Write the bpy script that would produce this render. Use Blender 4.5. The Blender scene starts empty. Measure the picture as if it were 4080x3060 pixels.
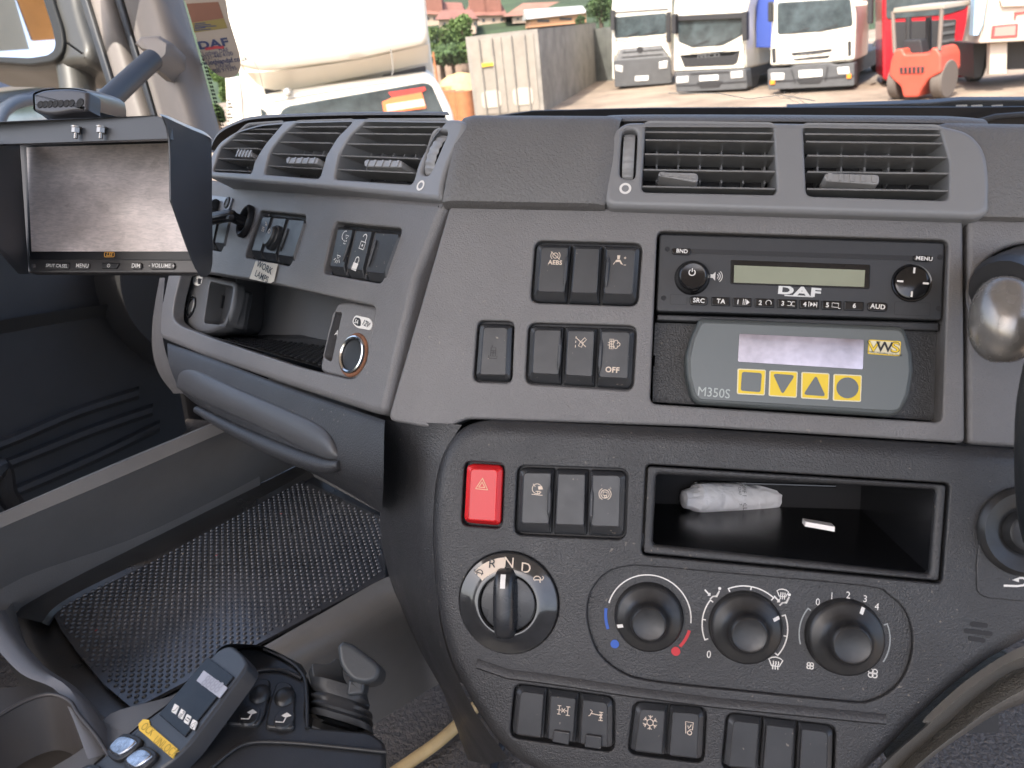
import bpy, bmesh, math, random
from mathutils import Vector, Matrix
from mathutils.geometry import delaunay_2d_cdt
random.seed(7)
SC = bpy.context.scene
COL = SC.collection
# ------------------------------------------------------------------ camera, world, sun
PITCH, YAW, FPX = math.radians(24.0), math.radians(10.8), 3136.0
CW, CH = 4080.0, 3060.0
CAM = Vector((0, 0, 2.4))
cp, sp, cy, sy = math.cos(PITCH), math.sin(PITCH), math.cos(YAW), math.sin(YAW)
FWD = Vector((-sy*cp, cy*cp, -sp)); RGT = Vector((cy, sy, 0)); UPV = RGT.cross(FWD)
cam_d = bpy.data.cameras.new('camera'); cam = bpy.data.objects.new('camera', cam_d); COL.objects.link(cam)
cam_d.sensor_width = 36.0; cam_d.lens = 36.0*FPX/CW; cam_d.clip_start = 0.02; cam_d.clip_end = 2000
R3 = Matrix((RGT, UPV, -FWD)).transposed()
cam.matrix_world = Matrix.Translation(CAM) @ R3.to_4x4()
SC.camera = cam
cam_d.dof.use_dof = True; cam_d.dof.focus_distance = 0.62; cam_d.dof.aperture_fstop = 15.0

SUN_FROM = Vector((-0.30, -0.62, 0.80)).normalized()
w = bpy.data.worlds.new('World'); SC.world = w; w.use_nodes = True
nt = w.node_tree; bg = nt.nodes['Background']
sky = nt.nodes.new('ShaderNodeTexSky'); sky.sky_type = 'NISHITA'; sky.sun_disc = False
sky.sun_elevation = math.asin(SUN_FROM.z); sky.sun_rotation = math.atan2(SUN_FROM.x, SUN_FROM.y)
sky.dust_density = 4.0; sky.ozone_density = .35; sky.air_density = .9
nt.links.new(sky.outputs[0], bg.inputs[0]); bg.inputs[1].default_value = 0.15
sd = bpy.data.lights.new('sun', 'SUN'); sd.energy = 2.0; sd.angle = math.radians(0.6); sd.color = (1, .94, .84)
sun = bpy.data.objects.new('sun', sd); COL.objects.link(sun)
sun.rotation_euler = SUN_FROM.to_track_quat('Z', 'Y').to_euler(); sun.location = (0, -5, 12)
vs = SC.view_settings; vs.view_transform = 'Standard'; vs.look = 'None'; vs.gamma = 1.0; vs.exposure = 1.85; vs.use_curve_mapping = False
SC.render.engine = 'CYCLES'; SC.cycles.use_denoising = True
SC.cycles.max_bounces = 8; SC.cycles.diffuse_bounces = 5; SC.cycles.glossy_bounces = 4; SC.cycles.transparent_max_bounces = 12
SC.cycles.transmission_bounces = 4; SC.cycles.caustics_reflective = False; SC.cycles.caustics_refractive = False

# ------------------------------------------------------------------ photograph pixels -> directions
ZM = {'q0': (0, 0, 1.84448), 'q1': (0, 0, .69307), 'q2': (700, 0, .81374), 'q3': (2300, 0, .80470), 'q4': (600, 700, .66293),
      'q5': (1800, 800, 1.03074), 'q6': (1600, 1650, 1.12116), 'q7': (0, 1100, .84409), 'q8': (0, 2300, .85895),
      'r1': (2100, 900, .40687), 'r2': (1750, 2150, .40687), 'r3': (2300, 2200, .63291), 'r4': (3500, 900, .54256),
      'r5': (3400, 1800, .75978), 'r6': (1900, 2600, .67812), 'r7': (0, 0, .31646), 'r8': (700, 0, .36166), 'n': (0, 0, 1)}
def q(k, *pts):
    a, b, s = ZM[k]
    r = [(a+x*s, b+y*s) for x, y in pts]
    return r if len(r) > 1 else r[0]
def ray(p): return FWD + RGT*((p[0]-CW/2)/FPX) + UPV*(-(p[1]-CH/2)/FPX)
def at(p, d): return CAM + ray(p)*d
class Pl:
    """a flat working surface: origin, u, v and a normal that faces the viewer"""
    def __init__(s, o, u, v):
        s.o = Vector(o); s.u = Vector(u).normalized(); v = Vector(v); s.v = (v - s.u*v.dot(s.u)).normalized()
        s.n = s.u.cross(s.v)
        if s.n.dot(CAM-s.o) < 0: s.n = -s.n
    def hit(s, p, h=0):
        r = ray(p); o = s.o + s.n*h
        return CAM + r*((o-CAM).dot(s.n)/r.dot(s.n))
    def uv(s, p, h=0):
        w_ = s.hit(p, h)-s.o; return (w_.dot(s.u), w_.dot(s.v))
    def P(s, uv, h=0): return s.o + s.u*uv[0] + s.v*uv[1] + s.n*h
    def off(s, h): return Pl(s.o+s.n*h, s.u, s.v)
    def px(s, p, h=0): return [s.uv(a, h) for a in p]
def plane3(a, b, c): return Pl(a, b-a, c-a)
# ------------------------------------------------------------------ 2D helpers
def area(p): return sum(p[i][0]*p[(i+1) % len(p)][1]-p[(i+1) % len(p)][0]*p[i][1] for i in range(len(p)))/2
def ccw(p): return list(p) if area(p) > 0 else list(reversed(p))
def rnd(pts, r, n=5):
    out = []; N = len(pts)
    rr = r if isinstance(r, (list, tuple)) else [r]*N
    for i in range(N):
        p = Vector(pts[i]); a = Vector(pts[i-1]); b = Vector(pts[(i+1) % N])
        da, db = a-p, b-p; k = min(rr[i], da.length*.48, db.length*.48)
        if k < 1e-6: out.append(tuple(p)); continue
        A = p+da.normalized()*k; B = p+db.normalized()*k
        for j in range(n+1):
            t = j/n; out.append(tuple(A*(1-t)**2 + p*2*t*(1-t) + B*t*t))
    return out
def spl(pts, n=6, closed=True):
    out = []; N = len(pts); P = [Vector(p) for p in pts]
    rng = range(N) if closed else range(N-1)
    for i in rng:
        if closed: a, b, c, d = P[i-1], P[i], P[(i+1) % N], P[(i+2) % N]
        else: a, b, c, d = P[max(i-1, 0)], P[i], P[i+1], P[min(i+2, N-1)]
        for j in range(n):
            t = j/n
            out.append(tuple(.5*((2*b)+(c-a)*t+(2*a-5*b+4*c-d)*t*t+(3*b-a-3*c+d)*t**3)))
    if not closed: out.append(tuple(P[-1]))
    return out
def inset(p, k):
    p = ccw(p); out = []; N = len(p)
    for i in range(N):
        a = Vector(p[i-1]); b = Vector(p[i]); c = Vector(p[(i+1) % N])
        e1 = (b-a); e2 = (c-b)
        if e1.length < 1e-9: e1 = e2
        if e2.length < 1e-9: e2 = e1
        e1 = e1.normalized(); e2 = e2.normalized()
        n1 = Vector((-e1.y, e1.x)); n2 = Vector((-e2.y, e2.x)); m = n1+n2
        if m.length < 1e-6: m = n1
        m.normalize(); q_ = max(m.dot(n1), .45)
        out.append(tuple(b+m*(k/q_)))
    return out
def circ(c, r, n=32, a0=0, a1=360, rv=None):
    full = abs(a1-a0) >= 360
    m = n if full else n+1
    return [(c[0]+r*math.cos(math.radians(a0+(a1-a0)*i/n)), c[1]+(rv or r)*math.sin(math.radians(a0+(a1-a0)*i/n))) for i in range(m)]
def pip(x, y, P):
    c = False; j = len(P)-1
    for i in range(len(P)):
        if (P[i][1] > y) != (P[j][1] > y) and x < (P[j][0]-P[i][0])*(y-P[i][1])/(P[j][1]-P[i][1])+P[i][0]: c = not c
        j = i
    return c
def lerp(a, b, t): return tuple(x+(y-x)*t for x, y in zip(a, b))
# ------------------------------------------------------------------ mesh builder
class M:
    def __init__(s): s.v = []; s.f = []; s.mi = []; s.cur = 0
    def m(s, i): s.cur = i; return s
    def face(s, pts, i=None):
        b = len(s.v); s.v += [Vector(p) for p in pts]; s.f.append(tuple(range(b, b+len(pts)))); s.mi.append(s.cur if i is None else i)
    def rings(s, rings, closed=True, cap0=False, cap1=False):
        b = len(s.v); n = len(rings[0])
        for r in rings: s.v += [Vector(p) for p in r]
        for i in range(len(rings)-1):
            for j in range(n if closed else n-1):
                a = b+i*n+j; c = b+i*n+(j+1) % n
                s.f.append((a, c, c+n, a+n)); s.mi.append(s.cur)
        if cap0: s.f.append(tuple(reversed(range(b, b+n)))); s.mi.append(s.cur)
        if cap1: s.f.append(tuple(range(b+(len(rings)-1)*n, b+len(rings)*n))); s.mi.append(s.cur)
        return s
    def slab(s, pl, pts, h0, h1, bev=.0008, back=False):
        p = ccw(pts)
        steps = [(0, h0)]
        if bev > 0:
            for k in range(4):
                a = math.radians(k*30); steps.append((bev*(1-math.cos(a)), h1-bev*(1-math.sin(a))))
        else: steps.append((0, h1))
        s.rings([[pl.P(c, h) for c in (inset(p, k) if k > 0 else p)] for k, h in steps], cap0=back, cap1=True)
        return s
    def panel(s, pl, outer, holes=(), h=0, thick=.01, bev=.0015, depth=.02, hb=.001, hdepths=None):
        """sheet with openings; rounded outer edge and rounded, walled openings"""
        o = ccw(outer); top = inset(o, bev) if bev > 0 else o
        hs = [ccw(x) for x in holes]; ho = [inset(x, -hb) for x in hs]
        loops = [top]+ho; flat = []; edges = []
        for lp in loops:
            k0 = len(flat); flat += [Vector((a*100, b*100)) for a, b in lp]; edges += [(k0+i, k0+(i+1) % len(lp)) for i in range(len(lp))]
        vo, eo, fo, *_r = delaunay_2d_cdt(flat, edges, [], 0, 1e-6)
        base = len(s.v); s.v += [pl.P((c.x/100, c.y/100), h) for c in vo]
        for t in fo:
            cx_ = sum(vo[i].x for i in t)/len(t)/100; cy_ = sum(vo[i].y for i in t)/len(t)/100
            if not pip(cx_, cy_, top) or any(pip(cx_, cy_, x) for x in ho): continue
            s.f.append(tuple(base+i for i in t)); s.mi.append(s.cur)
        st = [(0, h-thick)]
        for k in range(5):
            a = math.radians(k*22.5); st.append((bev*(1-math.cos(a)), h-bev*(1-math.sin(a))))
        s.rings([[pl.P(c, g) for c in (inset(o, k) if k > 0 else o)] for k, g in st])
        for i, x in enumerate(hs):
            dp = hdepths[i] if hdepths else depth
            st = [(-hb*(1-math.sin(math.radians(t))), h-hb*(1-math.cos(math.radians(t)))) for t in (0, 30, 60, 90)]+[(0, h-dp)]
            s.rings([[pl.P(c, g) for c in (inset(x, k) if abs(k) > 1e-7 else x)] for k, g in st])
        return s
    def lathe(s, pl, c, prof, n=40, rv=1.0, cap=True):
        s.rings([[pl.P((c[0]+r*math.cos(2*math.pi*j/n), c[1]+r*rv*math.sin(2*math.pi*j/n)), h) for j in range(n)] for r, h in prof], cap0=False, cap1=cap and prof[-1][0] > 1e-5)
        return s
    def tube(s, path, r, n=10, caps=True):
        P = [Vector(p) for p in path]; rings = []
        rr = r if isinstance(r, (list, tuple)) else [r]*len(P)
        t0 = (P[1]-P[0]).normalized(); ref = Vector((0, 0, 1)) if abs(t0.z) < .9 else Vector((1, 0, 0))
        for i, p in enumerate(P):
            t = (P[min(i+1, len(P)-1)]-P[max(i-1, 0)]).normalized()
            a = t.cross(ref).normalized(); b = a.cross(t); ref = b
            rings.append([p+(a*math.cos(2*math.pi*j/n)+b*math.sin(2*math.pi*j/n))*rr[i] for j in range(n)])
        return s.rings(rings, cap0=caps, cap1=caps)
    def box(s, c, ex, ey, ez, mi=None):
        """box from centre and three half-extent vectors"""
        c = Vector(c); P = [c+ex*a+ey*b+ez*d for d in (-1, 1) for a, b in ((-1, -1), (1, -1), (1, 1), (-1, 1))]
        if mi is not None: s.cur = mi
        s.rings([P[:4], P[4:]], cap0=True, cap1=True); return s
    def ribbon(s, pl, pts, wd, h, closed=False):
        n = len(pts); L = []; Rr = []
        for i in range(n):
            p = Vector(pts[i]); a = Vector(pts[i-1]) if (i > 0 or closed) else p; b = Vector(pts[(i+1) % n]) if (i < n-1 or closed) else p
            t = b-a
            if t.length < 1e-9: t = Vector((1, 0))
            t.normalize(); nn = Vector((-t.y, t.x))*wd/2
            L.append(tuple(p+nn)); Rr.append(tuple(p-nn))
        b0 = len(s.v); s.v += [pl.P(x, h) for x in L]+[pl.P(x, h) for x in Rr]
        for i in range(n if closed else n-1):
            j = (i+1) % n; s.f.append((b0+i, b0+n+i, b0+n+j, b0+j)); s.mi.append(s.cur)
        return s
    def icon(s, pl, c, sz, items, wd, h, rot=0):
        """printed pictogram: strokes and fills in a unit box around c"""
        cr, sr = math.cos(math.radians(rot)), math.sin(math.radians(rot))
        T = lambda p: (c[0]+sz*(p[0]*cr-p[1]*sr), c[1]+sz*(p[0]*sr+p[1]*cr))
        for it in items:
            if it[0] == 'l': s.ribbon(pl, [T(p) for p in it[1]], wd, h)
            elif it[0] == 'o': s.ribbon(pl, [T(p) for p in it[1]], wd, h, True)
            elif it[0] == 'c':
                a0, a1 = (it[4], it[5]) if len(it) > 4 else (0, 360)
                s.ribbon(pl, [T(p) for p in circ((it[1], it[2]), it[3], 20, a0, a1)], wd, h, abs(a1-a0) >= 360)
            elif it[0] == 'p': s.face([pl.P(T(p), h) for p in ccw(it[1])])
            elif it[0] == 'd': s.face([pl.P(T(p), h) for p in circ((it[1], it[2]), it[3], 16)])
        return s
    def text(s, pl, c, txt, size, h, rot=0, bold=0.0, xs=1.0, align='CENTER', shear=0.0):
        cu = bpy.data.curves.new('t', 'FONT'); cu.body = txt; cu.size = 1.0; cu.align_x = align; cu.align_y = 'CENTER'
        cu.offset = bold; cu.shear = shear; cu.space_character = 1+bold*2.2; cu.resolution_u = 3; cu.space_line = .9
        o = bpy.data.objects.new('t', cu); COL.objects.link(o)
        dg = bpy.context.evaluated_depsgraph_get(); dg.update(); me = bpy.data.meshes.new_from_object(o.evaluated_get(dg))
        cr, sr = math.cos(math.radians(rot)), math.sin(math.radians(rot)); b = len(s.v)
        for v in me.vertices:
            x, y = v.co.x*xs*size, v.co.y*size
            s.v.append(pl.P((c[0]+x*cr-y*sr, c[1]+x*sr+y*cr), h))
        for p in me.polygons: s.f.append(tuple(b+i for i in p.vertices)); s.mi.append(s.cur)
        bpy.data.objects.remove(o); bpy.data.curves.remove(cu); bpy.data.meshes.remove(me)
        return s
    def build(s, name, mats, parent=None, label=None, cat=None, group=None, kind=None, angle=35, flat=False, weld=True):
        if not isinstance(mats, (list, tuple)): mats = [mats]
        if parent is None:
            xs = [v.x for v in s.v]; ys = [v.y for v in s.v]; zs = [v.z for v in s.v]
            org = Vector(((min(xs)+max(xs))/2, (min(ys)+max(ys))/2, min(zs)))
        else:
            org = Vector(parent['org'])
        me = bpy.data.meshes.new(name); me.from_pydata([tuple(v-org) for v in s.v], [], s.f)
        for m_ in mats: me.materials.append(m_)
        me.polygons.foreach_set('material_index', s.mi)
        bm = bmesh.new(); bm.from_mesh(me)
        if weld: bmesh.ops.remove_doubles(bm, verts=bm.verts, dist=1e-6)
        bmesh.ops.recalc_face_normals(bm, faces=bm.faces) if not flat else None
        bm.to_mesh(me); bm.free()
        if not flat:
            me.polygons.foreach_set('use_smooth', [True]*len(me.polygons)); me.set_sharp_from_angle(angle=math.radians(angle))
        me.update()
        o = bpy.data.objects.new(name, me); COL.objects.link(o); o['org'] = tuple(org)
        if not flat:
            wn = o.modifiers.new('weighted_normals', 'WEIGHTED_NORMAL'); wn.keep_sharp = True; wn.weight = 80
        if parent is None: o.location = org
        else: o.parent = parent
        tag(o, label, cat, group, kind); return o
def tag(o, label=None, cat=None, group=None, kind=None):
    if label: o['label'] = label
    if cat: o['category'] = cat
    if group: o['group'] = group
    if kind: o['kind'] = kind
def thing(name, loc, label, cat, group=None):
    o = bpy.data.objects.new(name, None); COL.objects.link(o); o.location = loc; o.empty_display_size = .05
    o['org'] = tuple(loc); tag(o, label, cat, group); return o
# ------------------------------------------------------------------ materials
def mat(name, col, rough=.5, metal=0.0, grain=0, gs=700, gd=.0004, var=.0, vs_=8.0, spec=.5, coat=0, emit=None, dust=0, rv=0.0, specks=0.0):
    m = bpy.data.materials.new(name); m.use_nodes = True; n = m.node_tree.nodes; L = m.node_tree.links; b = n['Principled BSDF']
    b.inputs['Base Color'].default_value = (*col, 1); b.inputs['Roughness'].default_value = rough; b.inputs['Metallic'].default_value = metal
    b.inputs['Specular IOR Level'].default_value = spec; b.inputs['Coat Weight'].default_value = coat
    tc = n.new('ShaderNodeTexCoord')
    if var or dust:
        no = n.new('ShaderNodeTexNoise'); no.inputs['Scale'].default_value = vs_; no.inputs['Detail'].default_value = 6; no.inputs['Roughness'].default_value = .65
        L.new(tc.outputs['Object'], no.inputs['Vector'])
        mx = n.new('ShaderNodeMix'); mx.data_type = 'RGBA'
        d = [min(1, c*(1+var)) + dust*x for c, x in zip(col, (1, .93, .82))]; e = [c*(1-var) for c in col]
        mx.inputs[6].default_value = (*e, 1); mx.inputs[7].default_value = (*d, 1)
        mr = n.new('ShaderNodeMapRange'); mr.inputs[1].default_value = .3; mr.inputs[2].default_value = .7
        L.new(no.outputs[0], mr.inputs[0]); L.new(mr.outputs[0], mx.inputs[0]); L.new(mx.outputs[2], b.inputs['Base Color'])
    if specks:
        n3 = n.new('ShaderNodeTexNoise'); n3.inputs['Scale'].default_value = 330; n3.inputs['Detail'].default_value = 1
        n4 = n.new('ShaderNodeTexNoise'); n4.inputs['Scale'].default_value = 14; n4.inputs['Detail'].default_value = 3
        L.new(tc.outputs['Object'], n3.inputs['Vector']); L.new(tc.outputs['Object'], n4.inputs['Vector'])
        ad = n.new('ShaderNodeMath'); ad.operation = 'MULTIPLY_ADD'; ad.inputs[1].default_value = .35; L.new(n4.outputs[0], ad.inputs[0]); L.new(n3.outputs[0], ad.inputs[2])
        m3 = n.new('ShaderNodeMapRange'); m3.inputs[1].default_value = .93; m3.inputs[2].default_value = .98; m3.inputs[4].default_value = specks; L.new(ad.outputs[0], m3.inputs[0])
        x3 = n.new('ShaderNodeMix'); x3.data_type = 'RGBA'; x3.inputs[6].default_value = (*col, 1); x3.inputs[7].default_value = (.42, .36, .28, 1)
        if b.inputs['Base Color'].links: L.new(b.inputs['Base Color'].links[0].from_socket, x3.inputs[6])
        L.new(m3.outputs[0], x3.inputs[0]); L.new(x3.outputs[2], b.inputs['Base Color'])
    if rv:
        n2 = n.new('ShaderNodeTexNoise'); n2.inputs['Scale'].default_value = vs_*2.3; n2.inputs['Detail'].default_value = 5
        L.new(tc.outputs['Object'], n2.inputs['Vector']); m2 = n.new('ShaderNodeMapRange')
        m2.inputs[1].default_value = .3; m2.inputs[2].default_value = .7; m2.inputs[3].default_value = max(0, rough-rv); m2.inputs[4].default_value = min(1, rough+rv)
        L.new(n2.outputs[0], m2.inputs[0]); L.new(m2.outputs[0], b.inputs['Roughness'])
    if grain:
        g = n.new('ShaderNodeTexNoise'); g.inputs['Scale'].default_value = gs; g.inputs['Detail'].default_value = 2; g.inputs['Distortion'].default_value = .6
        L.new(tc.outputs['Object'], g.inputs['Vector']); bu = n.new('ShaderNodeBump'); bu.inputs['Strength'].default_value = grain; bu.inputs['Distance'].default_value = gd
        L.new(g.outputs[0], bu.inputs['Height']); L.new(bu.outputs[0], b.inputs['Normal'])
    if emit: b.inputs['Emission Color'].default_value = (*emit[:3], 1); b.inputs['Emission Strength'].default_value = emit[3]
    return m
def glass(name, tint=(1, 1, 1), refl=.06, dirt=.03):
    """thin pane: clear with a weak reflection and a little dirt"""
    m = bpy.data.materials.new(name); m.use_nodes = True; n = m.node_tree.nodes; L = m.node_tree.links
    n.clear(); out = n.new('ShaderNodeOutputMaterial'); tr = n.new('ShaderNodeBsdfTransparent'); tr.inputs[0].default_value = (*tint, 1)
    gl = n.new('ShaderNodeBsdfGlossy'); gl.inputs['Roughness'].default_value = .02
    lw = n.new('ShaderNodeFresnel'); lw.inputs[0].default_value = 1.25
    mx = n.new('ShaderNodeMixShader'); L.new(lw.outputs[0], mx.inputs[0]); L.new(tr.outputs[0], mx.inputs[1]); L.new(gl.outputs[0], mx.inputs[2])
    di = n.new('ShaderNodeBsdfDiffuse'); di.inputs[0].default_value = (.75, .72, .66, 1)
    tc = n.new('ShaderNodeTexCoord'); no = n.new('ShaderNodeTexNoise'); no.inputs['Scale'].default_value = 9; no.inputs['Detail'].default_value = 8
    L.new(tc.outputs['Object'], no.inputs[0]); mr = n.new('ShaderNodeMapRange'); mr.inputs[1].default_value = .42; mr.inputs[2].default_value = .8; mr.inputs[4].default_value = dirt
    L.new(no.outputs[0], mr.inputs[0]); m2 = n.new('ShaderNodeMixShader'); L.new(mr.outputs[0], m2.inputs[0]); L.new(mx.outputs[0], m2.inputs[1]); L.new(di.outputs[0], m2.inputs[2])
    L.new(m2.outputs[0], out.inputs[0]); return m
MU = mat('upper_grey_plastic', (.150, .143, .142), .42, specks=.2, grain=.8, gs=900, gd=.0005, var=.10, vs_=9, rv=.06)
ML = mat('lower_charcoal_plastic', (.032, .032, .034), .40, specks=.25, grain=1.0, gs=850, gd=.0005, var=.12, vs_=11, rv=.07)
MP = mat('padded_grained_vinyl', (.135, .131, .129), .5, grain=.9, gs=520, gd=.0009, var=.08, vs_=10)
MV = mat('vent_plastic', (.21, .21, .215), .38, grain=.15, gs=1200, gd=.0002, var=.05)
MVD = mat('vent_louvre_plastic', (.25, .247, .247), .35, var=.15, vs_=60, dust=.01)
MB = mat('switch_black_plastic', (.034, .035, .038), .38, grain=.2, gs=1500, gd=.0002, var=.15, vs_=40, dust=.004, rv=.05, specks=.35)
MBK = mat('deep_black_plastic', (.012, .012, .014), .45)
MVOID = mat('dark_cavity', (.022, .022, .024), .8)  # near-black stands in for the shade inside holes and voids
MW = mat('print_white', (.75, .72, .68), .6)
MC = mat('print_cream', (.68, .56, .45), .6)
MCHR = mat('bright_metal', (.75, .74, .72), .2, metal=1)
MGLOSS = mat('gloss_black', (.012, .012, .013), .12, var=.2, vs_=60, rv=.06)
# ================================================================== the dashboard: working surfaces
A26 = math.radians(26)
P1 = Pl(at(q('q0', (1735, 605)), .515), (1, 0, 0), (0, math.sin(A26), math.cos(A26)))
P2 = P1.off(.010)
sA = P1.hit(q('q0', (970, 430))); sB = P1.hit(q('q0', (833, 905)))
Y3 = math.radians(39); D3 = Vector((math.cos(Y3), -math.sin(Y3), 0))
P3 = Pl(sB, D3, sA-sB)
PV = Pl(P1.hit(q('q3', (1000, 1050)))+P1.n*.009, (1, 0, 0), (0, math.sin(math.radians(34)), math.cos(math.radians(34))))
pvl = PV.hit(q('q2', (1300, 978))); Y4 = math.radians(36)
_n = Vector((-math.sin(Y4)*math.cos(math.radians(32)), -math.cos(Y4)*math.cos(math.radians(32)), math.sin(math.radians(32))))
_u = Vector((math.cos(Y4), -math.sin(Y4), 0))
PVL = Pl(pvl, _u, _n.cross(_u) if _n.cross(_u).z > 0 else -_n.cross(_u))
DASH = thing('dashboard', (P1.o.x, P1.o.y+.05, P1.o.z-.35), 'grey and charcoal truck dashboard with air vents, rocker switches and heater dials', 'dashboard')
def D0(*p): return q('q0', *p)

# ---- upper grey centre panel
def holes_px(pl, lst, h=0): return [rnd(pl.px(p, h), r) for p, r in lst]
bankA = q('q5', (322, 153), (738, 164), (720, 408), (303, 394))
bankB = q('q5', (296, 471), (716, 483), (702, 735), (283, 708))
bankC = q('q5', (100, 462), (242, 466), (232, 706), (82, 700))
radio_hole = q('q5', (794, 116), (1922, 152), (1896, 858), (766, 785))
b = M()
out1 = rnd(P1.px(q('q0', (974, 436), (1320, 447), (2081, 470), (2085, 958), (1500, 922), (1010, 905), (985, 915), (962, 931), (837, 908))), [.004]*4+[.012]*3+[.006, .006])
b.panel(P1, out1, holes_px(P1, [(bankA, .006), (bankB, .006), (bankC, .005), (radio_hole, .005)]), h=0, thick=.02, bev=.0022, hb=.0015, depth=.012, hdepths=[.008, .008, .008, .045])
b.build('upper_panel', MU, DASH)
# right-hand upper cowl next to the stalk
b = M()
b.panel(P1, rnd(P1.px(D0((2091, 470), (2330, 478), (2330, 975), (2092, 960))), .004), [circ(P1.uv(D0((2236, 640))), .037, 36, rv=.034)], h=0, thick=.02, bev=.003, hb=.003, depth=.03)
b.build('instrument_cowl', MU, DASH)
# dark slab standing in for the shaded cavity behind openings and seams
b = M(); b.slab(P1, P1.px(D0((960, 330), (2400, 330), (2400, 1000), (830, 920))), -.06, -.046, 0); b.build('inner_carrier', MVOID, DASH)

# ---- lower charcoal panel
hazard = q('q6', (224, 168), (366, 176), (356, 408), (212, 396))
bankD = q('q6', (412, 182), (805, 196), (796, 448), (400, 430))
cubby = q('q6', (868, 178), (1950, 246), (1922, 604), (852, 502))
hstad = q('r3', (62, 370), (95, 235), (190, 130), (320, 92), (450, 92), (900, 132), (1800, 216), (1965, 275), (2075, 390), (2113, 560), (2080, 735), (1990, 865), (1850, 938), (1700, 943), (1000, 872), (500, 818), (300, 768), (150, 655), (85, 520))
bankE = q('r6', (222, 182), (812, 262), (808, 590), (192, 500))
bankF = q('r6', (922, 285), (1352, 325), (1335, 655), (885, 598))
bankG = q('r6', (1468, 352), (2112, 432), (2100, 760), (1435, 690))
gear_c = P2.uv(q('r2', (680, 615)))
_o = q('q0', (1040, 906), (1500, 925), (2080, 962), (2330, 980), (2330, 1330)) + q('r5', (895, 1020), (760, 1090), (560, 1230), (360, 1410), (130, 1659), (0, 1760)) + q('q0', (1700, 1800), (1250, 1720), (1090, 1640), (1020, 1540), (960, 1420), (935, 1300), (925, 1150), (932, 1040), (950, 975), (985, 925))
cubby_hole = rnd(P2.px(cubby), .004)
out2 = rnd(P2.px(_o), [.014, 0, 0, 0, 0, .03, .03, .03, .03, .02, 0, 0, .03, .03, .03, .03, .03, .03, .03, .02, .02])
b = M()
b.panel(P2, out2, holes_px(P2, [(hazard, .005), (bankD, .006), (bankE, .006), (bankF, .006), (bankG, .006)])+[cubby_hole, spl(P2.px(hstad), 4), circ(gear_c, .0338, 48)], h=0, thick=.05, bev=.011, hb=.0013, depth=.008, hdepths=[.008]*5+[.03, .0035, .006])
lp = b.build('lower_panel', ML, DASH)
# crease ledge above the lowest switch row
b = M()
pl_ = P2.px(q('r6', (0, 88), (180, 150), (450, 185), (900, 255), (1400, 320), (2212, 400), (2400, 418))); pv = [(a, c+.006) for a, c in pl_]
b.rings([[P2.P(x, .0002) for x in pv], [P2.P((x[0], x[1]-.0025), .0022) for x in pv], [P2.P((x[0], x[1]-.005), .0026) for x in pv], [P2.P((x[0], x[1]-.0068), .0002) for x in pv]], closed=False)
b.build('crease_ledge', ML, lp and DASH)
# left flank of the console, running forward to the tray
def edge(pts, dd): return [at(p, d) for p, d in zip(pts, dd)]
b = M()
fl = [(992, 918), (950, 985), (938, 1060), (932, 1150), (938, 1300), (962, 1420), (1020, 1545), (1095, 1650)]
inner = [P2.hit(D0(p)) - P2.n*.008 for p in fl]
mid = [at(D0(p), d) for p, d in [((905, 912), .55), ((885, 985), .56), ((875, 1060), .56), ((872, 1150), .56), ((884, 1300), .57), ((915, 1420), .59), ((975, 1545), .60), ((1050, 1660), .6)]]
out_ = [at(D0(p), d) for p, d in [((832, 908), .575), ((828, 985), .60), ((824, 1060), .62), ((822, 1150), .645), ((846, 1262), .66), ((905, 1400), .70), ((955, 1490), .73), ((1010, 1640), .75)]]
def sm3(A, B, C, n=8):
    rows = []
    for i in range(n+1):
        t = i/n; rows.append([a*(1-t)**2+bb*2*t*(1-t)+c*t*t for a, bb, c in zip(A, B, C)])
    return rows
def densify(row, n=5):
    pts = [tuple(p) for p in row]; o_ = []; P = [Vector(p) for p in pts]; N = len(P)
    for i in range(N-1):
        a, b_, c, d = P[max(i-1, 0)], P[i], P[i+1], P[min(i+2, N-1)]
        for j in range(n):
            t = j/n; o_.append(.5*((2*b_)+(c-a)*t+(2*a-5*b_+4*c-d)*t*t+(3*b_-a-3*c+d)*t**3))
    o_.append(P[-1]); return o_
b.rings([densify(r) for r in sm3(inner, mid, out_)], closed=False)
b.build('console_flank', ML, DASH)

# ---- passenger-side panel with the open shelf
bankH = q('q4', (668, 215), (950, 243), (852, 548), (576, 492))
bankJ = q('q4', (1118, 283), (1527, 322), (1402, 652), (1047, 590))
bankK = q('q4', (300, 150), (500, 190), (440, 460), (240, 420))
shelf = q('q4', (200, 560), (700, 640), (1350, 785), (1366, 820), (1300, 1150), (1250, 1215), (1200, 1224), (900, 1150), (400, 985), (190, 905), (140, 860), (150, 760))
b = M()
out3 = rnd(P3.px(q('q4', (200, 0), (600, 55), (1790, 150), (1600, 620), (1410, 1440), (1330, 1425), (800, 1250), (300, 1075), (60, 975), (62, 830), (110, 600), (150, 400))), [.01, 0, .003, 0, .012, .02, 0, 0, .006, .01, .01, .01])
b.panel(P3, out3, holes_px(P3, [(bankH, .006), (bankJ, .006), (bankK, .006)])+[rnd(P3.px(shelf), .012)], h=.002, thick=.03, bev=.006, hb=.0018, hdepths=[.008]*3+[.012])
b.build('passenger_panel', MU, DASH)
# dark carrier slab standing in for shade in the seams
b = M(); b.slab(P3, P3.px(q('q4', (100, 0), (1830, 60), (1440, 1480), (900, 1350), (60, 1000))), -.13, -.125, 0); b.build('shelf_back_carrier', MVOID, DASH)
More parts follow.
